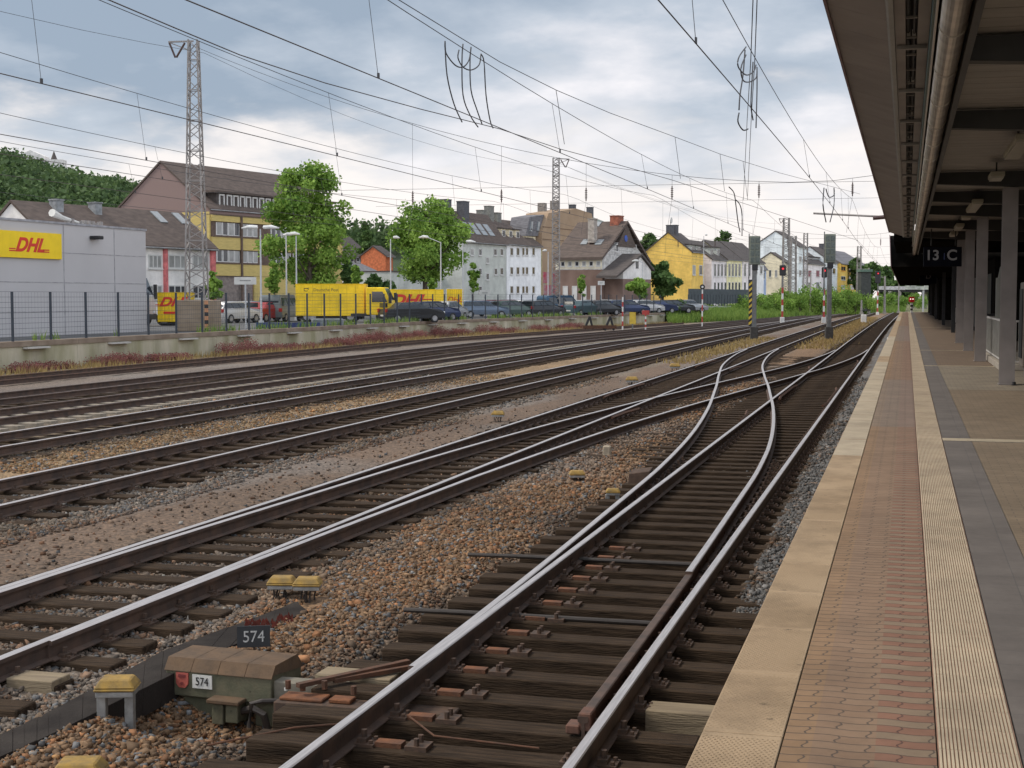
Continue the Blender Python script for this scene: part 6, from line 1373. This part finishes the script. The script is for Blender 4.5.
# --- terrace: white, cream, white
W_T1 = mat('render_rosewhite', (0.840, 0.779, 0.779), .9, var=.10, scale=.6, grime=(.5, .92, .35)); W_T2 = mat('render_butter', (0.840, 0.779, 0.467), .9, var=.10, scale=.6, grime=(.5, .92, .35))
def ter(label, pa, pb, D, wall, wins, pe=259.5, pr=241, gable=None, dm=()):
    f, o, L_, e, r, ro, yr = house('terrace_house', label, pa, D, .45, pb, 9, pe, pr, wall, R_DK, over=.2)
    for pt, pbm in ((263.5, 276.5), (282, 292)): row(f, o, [(q + .3, q + 2.1) for q in wins], pt, pbm, pane=M_PANE)
    for (a, b) in dm: dormer(ro, f.fr(a)[0], f.fr(b)[0], 1.0, f.fr(a, 257)[1], 1.7, W_GREYH, R_DK, 2.2)
    return f, o, L_, e, r, ro
ter('rose white terrace house with blank gable beside the ochre yellow house', 711, 726.2, 258, W_T1, (713.5, 717, 720.5, 724), dm=((715, 718), (721.5, 724.5)))
ter('butter yellow terrace house in the middle of the row', 726.4, 741.5, 267.1, W_T2, (728, 731.3, 734.6, 738))
ter('narrow white terrace house at the right end of the first row', 741.7, 752, 276.9, W_T1, (743.5, 748), pe=260.5, pr=242)
f, o, L_, e, r, ro, yr = house('terrace_house', 'pale terrace house partly hidden by the left tall signal', 752.2, 284, .45, 763.5, 9, 262, 243, W_LAV, R_DK); row(f, o, [(755, 757), (760, 762)], 266, 274)
# --- blue grey house, cream gable house, pale blue house
f, o, L_, e, r, ro, yr = house('gabled_house', 'cream house with dark verge next to the grey blue one right of the left signal', 785, 305, .45, 790, 6.5, 263, 253, W_CREAM, R_DK); row(f, o, [(769, 771), (775, 777)], 270, 277, kind='g')
f, o, L_, e, r, ro, yr = house('small_house', 'grey blue little house front right behind the left tall signal', 757.5, 292, .45, 766, 3.5, 268, 257, mat('render_blue', (0.342, 0.420, 0.592), .9, var=.10, scale=.6, grime=(.5, .92, .35)), R_GR); row(f, o, [(762, 764.2)], 272, 279)
W_SKY = mat('render_paleblue', (0.779, 0.826, 0.840), .9, var=.10, scale=.6, grime=(.5, .92, .35))
f, o, L_, e, r, ro, yr = house('gabled_house', 'large pale blue house with tall gable behind the pair of lattice masts', 797.5, 325, .45, 806, 10.5, 246.5, 231.5, W_SKY, R_DK, over=.25); row(f, o, [(799, 801), (803, 805)], 256, 262); row(f, o, [(799, 801), (803, 805)], 270, 276)
f, o, L_, e, r, ro, yr = house('terrace_house', 'white house with dark mansard roof and pink windows behind the right tall signal', 807, 330, .45, 829, 11, 263, 246, W_T1, R_DK); row(f, o, [(808, 811), (816, 819), (824, 827), (829, 832)], 270, 277, pane=mat('pane_pink', (.25, .06, .08), .5)); row(f, o, [(808, 811), (816, 819), (824, 827)], 282, 289); dormer(ro, f.fr(812)[0], f.fr(832)[0], 1.2, f.fr(812, 266)[1], 2.2, R_GR, R_DK, 3, 4)
chimney(ro, 3, 5, r - .3, 1.4, 1.8, M_CHR)
f, o, L_, e, r, ro, yr = house('gabled_house', 'pale blue narrow house between the white mansard house and the orange one', 829.5, 345, .45, 841, 10, 262, 247, W_SKY, R_DK); row(f, o, [(832.5, 835)], 268, 274)
W_ORG = mat('render_orange', (0.840, 0.405, 0.047), .9, var=.10, scale=.6, grime=(.5, .92, .35))
f, o, L_, e, r, ro, yr = house('orange_house', 'orange apartment house with grey roof at the right end of the street', 840, 352, .45, 866.5, 12, 263.5, 249, W_YH, R_GR)
MB().box(L_ * .62, L_ - .01, -.2, -.004, 0, e - .1).build('orange_bay', W_ORG, o)
for pt, pb in ((257, 257), ): pass
row(f, o, [(841, 845, 2), (849, 855, 2), (859, 863, 2)], 266, 271, frame=W_ORG); row(f, o, [(841, 845, 2), (849, 855, 2)], 276, 280); row(f, o, [(841, 845, 2), (850, 855, 2)], 285, 289)
chimney(ro, 4, 5.5, r - .3, 1.3, 1.6); chimney(ro, 12, 5.5, r - .3, 1.3, 1.6)
# dark long fence behind the verge
p0, p1 = at(688, 178, .8), at(755, 208, .8); fn2 = thing('dark_fence', 'long dark fence before the terrace houses behind the green bushes', 'fence')
d = (p1 - p0); n = 24
for q in range(n + 1): a_ = p0 + d * (q / n); MB().box(a_.x - .06, a_.x + .06, a_.y - .06, a_.y + .06, .8, 2.9).build('post', M_FP, fn2)
mb = MB(); mb.bar(p0 + Vector((0, 0, 1.85)), p1 + Vector((0, 0, 1.85)), .04, 1.9); mb.build('panel', mat('panel_dark', (.055, .07, .08), .8), fn2)
tag(MB().bar(at(668, 165, 1.1), at(730, 185, 1.1), .3, .7).build('low_wall', mat('low_wall_white', (.42, .42, .42), .8)), 'low whitish wall behind the grass where the fence ends', 'wall')
# hilltop chapel-like white building
D_ = 620; p = at(33, D_); f = thing('hilltop_house', 'tiny white building standing on top of the wooded hill', 'building', (p.x, p.y, zat(163, D_)), YAW)
MB().prism([(-5, 0), (6, 0), (6, 3), (.5, 5.5), (-5, 3)], 0, 8).build('wall', W_WHITE, f); MB().box(7, 14, 0, 6, -2, 1.5).build('wing', W_WHITE, f); MB().cyl((9.5, 3, 1.5), 1.5, 3.8, 8, r2=.1).build('spire', R_DK, f); MB().box(8.3, 10.7, 1.8, 4.2, -1, 1.49).build('tower', W_CREAM, f)
# ================================================================== VEGETATION
def leaf_mat(name, c1, c2):
    m = bpy.data.materials.new(name); m.use_nodes = True; t = m.node_tree; b = t.nodes['Principled BSDF']; b.inputs['Roughness'].default_value = .7; b.inputs['Specular IOR Level'].default_value = .25
    a = t.nodes.new('ShaderNodeAttribute'); a.attribute_name = 'tint'
    r = t.nodes.new('ShaderNodeMixRGB'); r.inputs[1].default_value = (*c1, 1); r.inputs[2].default_value = (*c2, 1)
    sp = t.nodes.new('ShaderNodeSeparateColor'); t.links.new(a.outputs['Color'], sp.inputs[0]); t.links.new(sp.outputs[0], r.inputs[0]); t.links.new(r.outputs[0], b.inputs['Base Color'])
    tr = t.nodes.new('ShaderNodeBsdfTranslucent'); t.links.new(r.outputs[0], tr.inputs[0]); mx = t.nodes.new('ShaderNodeMixShader'); mx.inputs[0].default_value = .30
    t.links.new(b.outputs[0], mx.inputs[1]); t.links.new(tr.outputs[0], mx.inputs[2]); t.links.new(mx.outputs[0], t.nodes['Material Output'].inputs[0]); return m
LG = leaf_mat('leaves_green', (.065, .155, .022), (.34, .50, .10)); LD = leaf_mat('leaves_dark', (.03, .07, .022), (.14, .23, .065)); LY = leaf_mat('leaves_yellowgreen', (.08, .17, .025), (.27, .40, .08))
LR = leaf_mat('leaves_red', (.17, .07, .06), (.34, .14, .125)); LDRY = leaf_mat('dry_grass', (.24, .17, .07), (.42, .31, .13)); LH = leaf_mat('leaves_hill', (.03, .06, .025), (.135, .21, .075)); LG2 = leaf_mat('grass_green', (.10, .19, .035), (.26, .36, .08))
def leaves(name, lobes, n, size, m, shell=.55, flat=.0):
    """n leaf clumps spread through the ellipsoid lobes (cx, cy, cz, rx, ry, rz)"""
    lobes = np.array(lobes, float); vol = (lobes[:, 3] * lobes[:, 4] * lobes[:, 5]) ** .8; k = RNG.choice(len(lobes), n, p=vol / vol.sum())
    d = RNG.normal(size=(n, 3)); d /= np.linalg.norm(d, axis=1, keepdims=True); rad = shell + (1 - shell) * RNG.random(n) ** .6
    rad = np.where(RNG.random(n) < .25, RNG.random(n), rad) * (1 + .20 * RNG.normal(size=n) * (RNG.random(n) < .5))
    L_ = lobes[k]; c = L_[:, :3] + d * L_[:, 3:] * rad[:, None]
    s = size * RNG.uniform(.5, 1.25, n)
    a = RNG.normal(size=(n, 3)); a[:, 2] *= .8; a /= np.linalg.norm(a, axis=1, keepdims=True); b = np.cross(a, RNG.normal(size=(n, 3))); b /= np.linalg.norm(b, axis=1, keepdims=True)
    V = np.stack([c - a * s[:, None] * .6, c + b * s[:, None] * .42, c + a * s[:, None] * .6 , c - b * s[:, None] * .42], 1).reshape(-1, 3)
    Q = np.arange(4 * n).reshape(-1, 4); lt = RNG.random(len(lobes))[k] * .5 + RNG.random(n) * .5
    o = np_mesh(name, V, Q, np.repeat(np.stack([lt] * 3, 1), 4, 0), [m]); return o
M_BARK = mat('bark', (.075, .06, .045), .9, col2=(.13, .11, .085), scale=3, bump=.5)
def limbs(mb, base, h, top, r, nb, spread):
    mb.tube([base, base + Vector((.05, 0, h * .5)), base + Vector((0, .05, h)), base + Vector((.1, 0, top))], [r, r * .8, r * .65, r * .15], 8)
    for q in range(nb):
        a = 2 * pi * q / nb + random.random(); s0 = h * random.uniform(.75, 1.15); L_ = spread * random.uniform(.6, 1.0)
        p = base + Vector((0, 0, s0)); mb.tube([p, p + Vector((cos(a) * L_ * .5, sin(a) * L_ * .5, L_ * .45)), p + Vector((cos(a) * L_, sin(a) * L_, L_ * 1.0))], [r * .4, r * .25, r * .06], 6)
def tree(name, label, px, D, ptop, pbot, wpx, m, n=5200, size=.34, trunk=None, z0=.8, cat='tree', nl=16, shape=1.0, grp=None, seed=None):
    if seed is not None: random.seed(seed)
    p = at(px, D, z0); zt = zat(ptop, D) - z0; zb = zat(pbot, D) - z0; R = wpx / F_PX * D / 2 * 1.16
    t = thing(name, label, cat, p, 0, grp)
    cz = (zt + zb) / 2; hz = (zt - zb) / 2; lob = []
    for q in range(nl):
        u = random.uniform(-1, 1); a = random.uniform(0, 2 * pi); prof = sqrt(max(.04, 1 - (abs(u) ** 1.7 if u > 0 else abs(u) ** 2.6))) * (1 - .25 * max(0, u) * shape)
        rr = R * .92 * prof * random.random() ** .40; s = (random.uniform(.13, .30) if nl > 30 else random.uniform(.22, .38)) * R
        lob.append((cos(a) * rr, sin(a) * rr, cz + u * (hz - s * .7), s, s, s * .85))
    lob.append((0, 0, cz, R * .5, R * .5, hz * .55))
    o = leaves('crown', lob, n, size, m); o.parent = t
    mb = MB(); limbs(mb, Vector((0, 0, -.1)), max(.5, zb + hz * .3), zt * .85, trunk or R * .07, 7, R * .6); mb.build('trunk', M_BARK, t)
    return t
tree('plane_tree', 'large bright green broad crowned tree left, in front of the yellow office building', 310, 122, 160, 292, 82, LG, 18000, .27, .30, nl=85, seed=4)
tree('plane_tree', 'round green tree with a visible trunk between the trailers and the grey apartments', 425, 130, 195, 283, 82, LG, 15000, .27, .32, nl=80, seed=9)
tree('conifer', 'dark pointed conifer between the two big trees', 366, 240, 221, 262, 17, LD, 1500, .6, .25, nl=12, shape=3, seed=3)
tree('background_tree', 'dark tree at the right foot of the office building', 349, 165, 258, 300, 20, LD, 1400, .5, .2, seed=5); tree('background_tree', 'green bushy tree below the orange gable', 378, 170, 274, 300, 28, LD, 1500, .5, .2, seed=6)
for q, (px, D_, a, b, w_, lb) in enumerate([(275, 104, 259, 296, 15, 'young slender tree between the double lamp and the big tree'), (214, 92, 268, 303, 14, 'young tree climbing beside the lattice mast foot'), (473, 128, 262, 296, 12, 'young slender tree before the grey apartments'),
    (582, 160, 274, 297, 10, 'young tree before the arched brick windows'), (432, 124, 276, 296, 9, 'thin sapling beside the second tree trunk'), (357, 112, 262, 292, 12, 'sapling between the tall trailer and the dark tree')]):
    tree('young_tree', lb, px, D_, a, b, w_, LG, 900, .26, .05, nl=10, grp='young trees in the car park', seed=20 + q)
tree('background_tree', 'tree top showing behind the ochre yellow house gable', 649, 270, 233, 262, 24, LD, 1600, .7, .3, seed=31); tree('garden_tree', 'dark leafy tree between the annex and the ochre house', 662, 195, 261, 296, 34, LD, 2600, .5, .25, seed=32)
tree('garden_tree', 'green shrub tree in front of the annex wall', 640, 165, 277, 298, 22, LG, 1400, .4, .15, seed=33); tree('background_tree', 'thin tree top showing above the roofs of the terrace', 724, 300, 229, 252, 16, LD, 700, .6, .3, seed=34)
for q, (px, D_, a, b, w_, lb) in enumerate([(870, 340, 262, 300, 26, 'dark tree beside the orange house'), (886, 350, 262, 300, 24, 'dark tree near the edge of the far canopy'), (856, 360, 258, 290, 20, 'distant tree behind the orange house'), (905, 345, 268, 300, 30, 'dark tree below the far canopy edge'), (926, 335, 270, 300, 34, 'dark tree behind the white framed shelter'), (950, 330, 262, 300, 36, 'dark tree behind the dark platform building'), (600, 330, 236, 262, 18, 'tree top far behind the slate gabled house')]):
    tree('background_tree', lb, px, D_, a, b, w_, LD, 1500, .9, .3, z0=-.2, seed=40 + q, grp='trees beyond the far end')
# wooded hill
D0 = 560
def hillz(px): return np.interp(px, [-160, -60, 0, 20, 55, 90, 125, 150, 200, 300, 420, 520], [124, 146, 155, 160, 172, 181, 184, 192, 212, 228, 232, 240])
mb = MB(); cols = np.arange(-260, 560, 20); rows_ = [(0, 1.0), (.25, .93), (.5, .80), (.75, .5), (1.0, 0)]
vs = []
for px in cols:
    for (fwd, fr_) in rows_[::-1]:
        D = D0 + 120 - 260 * fwd; zt = zat(float(hillz(px)), D0 + 120) - 6
        q = at(float(px), D); vs.append((q.x, q.y, .5 + (zt - .5) * fr_))
fs = [(i * 5 + j, (i + 1) * 5 + j, (i + 1) * 5 + j + 1, i * 5 + j + 1) for i in range(len(cols) - 1) for j in range(4)]
struct('hill', MB().add(vs, fs), mat('hill_soil', (.03, .05, .02), .95), smooth=True)
lob = []
random.seed(77)
for q in range(900):
    px = random.uniform(-60, 215); fw = random.random() ** .8; D = D0 + 120 - 260 * fw; fr_ = np.interp(fw, [0, .25, .5, .75, 1], [1, .93, .80, .5, 0]); zt = zat(float(hillz(px)), D0 + 120) - 6
    c = at(px, D); s = random.uniform(4.5, 8); lob.append((c.x, c.y, .5 + (zt - .5) * fr_ + s * .3, s, s, s * .8))
for q in range(160):
    px = random.uniform(215, 545); D = 600 - 100 * random.random(); zt = zat(float(hillz(px)), 680) - 6; c = at(px, D); s = random.uniform(5, 8); lob.append((c.x, c.y, zt * .85, s, s, s * .8))
tag(leaves('hill_wood', lob, 110000, 1.6, LH), 'dense green wood covering the hill at the far left', 'wood', kind='stuff')
# junction bushes: a few shared shapes, many individual shrubs
protos = []
for k_ in range(5):
    random.seed(90 + k_); lob = [(random.uniform(-.7, .7), random.uniform(-.5, .5), random.uniform(.25, 1.0) + (.4 if q < 2 else 0), random.uniform(.3, .55), random.uniform(.3, .5), random.uniform(.35, .6)) for q in range(9)]
    o = leaves('foliage', lob, 1500, .13, LG if k_ % 2 else LY); COL.objects.unlink(o)
    mb = MB(); 
    for q in range(6): mb.tube([(0, 0, -.1), (random.uniform(-.3, .3), random.uniform(-.3, .3), .6), (random.uniform(-.7, .7), random.uniform(-.5, .5), 1.2)], [.03, .02, .008], 5)
    s_ = mb.build('stem', M_BARK); COL.objects.unlink(s_); protos.append((o.data, s_.data))
def bush(label, x, y, z, s, k_, sz=1.0, m=None):
    t = thing('bush', label, 'bush', (x, y, z), random.uniform(0, 6), 'bushes beside the junction'); t.scale = (s, s, s * sz)
    for me, nm in zip(protos[k_], ('foliage', 'stem')): o = bpy.data.objects.new(nm, me); COL.objects.link(o); o.parent = t
    return t
random.seed(5)
pl = [(676, 160, 9), (655, 158, 10), (690, 168, 8), (702, 172, 14), (716, 178, 10), (735, 185, 14), (747, 186, 18), (762, 190, 20), (774, 196, 22), (788, 200, 20), (800, 205, 24), (812, 210, 26), (822, 212, 28), (834, 215, 24), (845, 222, 26), (855, 228, 24), (868, 232, 20), (886, 262, 22), (898, 268, 20), (880, 256, 16), (742, 200, 22), (758, 205, 26), (770, 210, 24), (784, 216, 28), (797, 222, 30), (808, 226, 30), (828, 232, 32), (840, 238, 30), (852, 242, 26), (862, 246, 22), (912, 270, 20), (922, 268, 16), (640, 150, 8), (668, 176, 12), (694, 186, 14), (710, 190, 14), (724, 196, 16)]
names = ['leftmost', 'second', 'third', 'fourth', 'fifth', 'sixth', 'seventh', 'eighth', 'ninth', 'tenth', 'eleventh', 'twelfth', 'thirteenth', 'fourteenth', 'fifteenth', 'sixteenth', 'seventeenth', 'eighteenth', 'nineteenth', 'twentieth', 'twenty-first', 'twenty-second', 'twenty-third', 'twenty-fourth', 'twenty-fifth', 'twenty-sixth', 'twenty-seventh', 'twenty-eighth', 'twenty-ninth', 'thirtieth', 'thirty-first', 'thirty-second', 'thirty-third', 'thirty-fourth', 'thirty-fifth', 'thirty-sixth', 'thirty-seventh']
for k_, (px, D, hp) in enumerate(sorted(pl)):
    z_ = .7 if D > 180 or px < 740 else .3; p = at(px, D); h_ = hp / F_PX * D; bush('green bush, %s from the left along the junction bank' % names[k_], p.x, p.y, z_ - .3, h_ / 2.0, k_ % 5)
# dark shrub at the wall end
p = at(677, 160); t = thing('bush', 'dark round shrub at the very end of the concrete wall', 'bush', (p.x, p.y, -.1)); o = leaves('foliage', [(0, 0, 1.0, 1.0, 1.0, 1.2), (.3, 0, 1.8, .6, .6, .7)], 1400, .2, LD); o.parent = t
# grass stuff
def tufts(name, label, pts, m, h, w_, lean=.5):
    P = np.array(pts); n = len(P); s = RNG.uniform(.6, 1.3, n) * h; a = RNG.uniform(0, 2 * pi, n); dx = np.cos(a) * w_; dy = np.sin(a) * w_; lx = RNG.normal(0, lean, n) * s * .5; ly = RNG.normal(0, lean, n) * s * .5
    V = np.stack([P + np.stack([-dx, -dy, np.zeros(n)], 1), P + np.stack([dx, dy, np.zeros(n)], 1), P + np.stack([lx, ly, s], 1)], 1).reshape(-1, 3)
    lt = RNG.random(n); o = np_mesh(name, V, np.arange(3 * n).reshape(-1, 3), np.repeat(np.stack([lt] * 3, 1), 3, 0), [m]); return tag(o, label, 'grass', kind='stuff')
# green grass on the verge
pts = []
for q in range(26000):
    px = random.uniform(668, 905); s = random.random(); base = np.interp(px, [668, 700, 760, 830, 905], [327, 323, 320, 316, 312]); D_ = np.interp(px, [668, 760, 905], [150, 178, 262]) + s * 16
    p = at(px, D_); pts.append((p.x, p.y, -.2 + s * 1.0))
tufts('verge_grass', 'bright green and yellow grass along the bank of the junction', pts, LG2, .75, .05)
# dry weeds and red stonecrop at the wall foot
def along(lo, hi, off0, off1, n, zz=-.22):
    o = []
    for q in range(n):
        s = random.uniform(lo, hi); r_ = polyat(WALL, min(s, WL - .1)); a_, d = r_; n_ = Vector((d.y, -d.x, 0)); p = a_ + n_ * random.uniform(off0, off1); o.append((p.x, p.y, zz))
    return o
pts = along(8, WL, .2, 2.6, 9000)
pts = [p for p in pts if vnoise(p[0] * .7, p[1] * .7, .8) > .45]
tufts('dry_weeds', 'dry yellow weeds growing between the wall and the last track', pts, LDRY, .28, .022)
pts = [(x, y, .9) for x, y, z in along(8, WL - 20, -.6, -.2, 2500) if vnoise(x, y, .5) > .5]
tufts('fence_grass', 'sparse green grass at the foot of the fence', pts, LG2, .35, .03)
pts = [(bx(-9.3 + random.gauss(0, .5), y), y, -.2) for y in [random.uniform(60, 100) for _ in range(1500)]] + [(-4.8 + random.gauss(0, .6), y, -.18) for y in [random.uniform(78, 200) for _ in range(5200)]]
tufts('track_weeds', 'dry straw coloured weeds between the tracks near the tall signals', pts, LDRY, .16, .035)
red = [(52, .5), (56, .35), (62.5, .8), (66, .55), (70, .4), (76, .5), (80, .7), (82.5, .8), (86, .6), (90, .6), (95, .9), (99, .6), (104, .8), (108, .5), (115, .6), (121, .5), (124, .6), (46.5, .4)]
for k_, (s_, h_) in enumerate(red):
    r_ = polyat(WALL, s_ - 28 + 2); 
    a_, d = r_; n_ = Vector((d.y, -d.x, 0)); p = a_ + n_ * .55
    lob = [(d.x * q + n_.x * random.uniform(-.1, .4), d.y * q + n_.y * random.uniform(-.1, .4), random.uniform(.1, .3) * h_ * 1.6, .55, .55, h_ * .6) for q in np.linspace(-1.5, 1.5, 6) * random.uniform(.7, 1.2)]
    o = leaves('red_shrub', lob, 4200, .055, LR, shell=.2); o.location = (p.x, p.y, -.22)
    tag(o, 'dark red shrub at the foot of the wall, %s counted from the left' % names[k_], 'shrub', 'red shrubs at the foot of the wall')
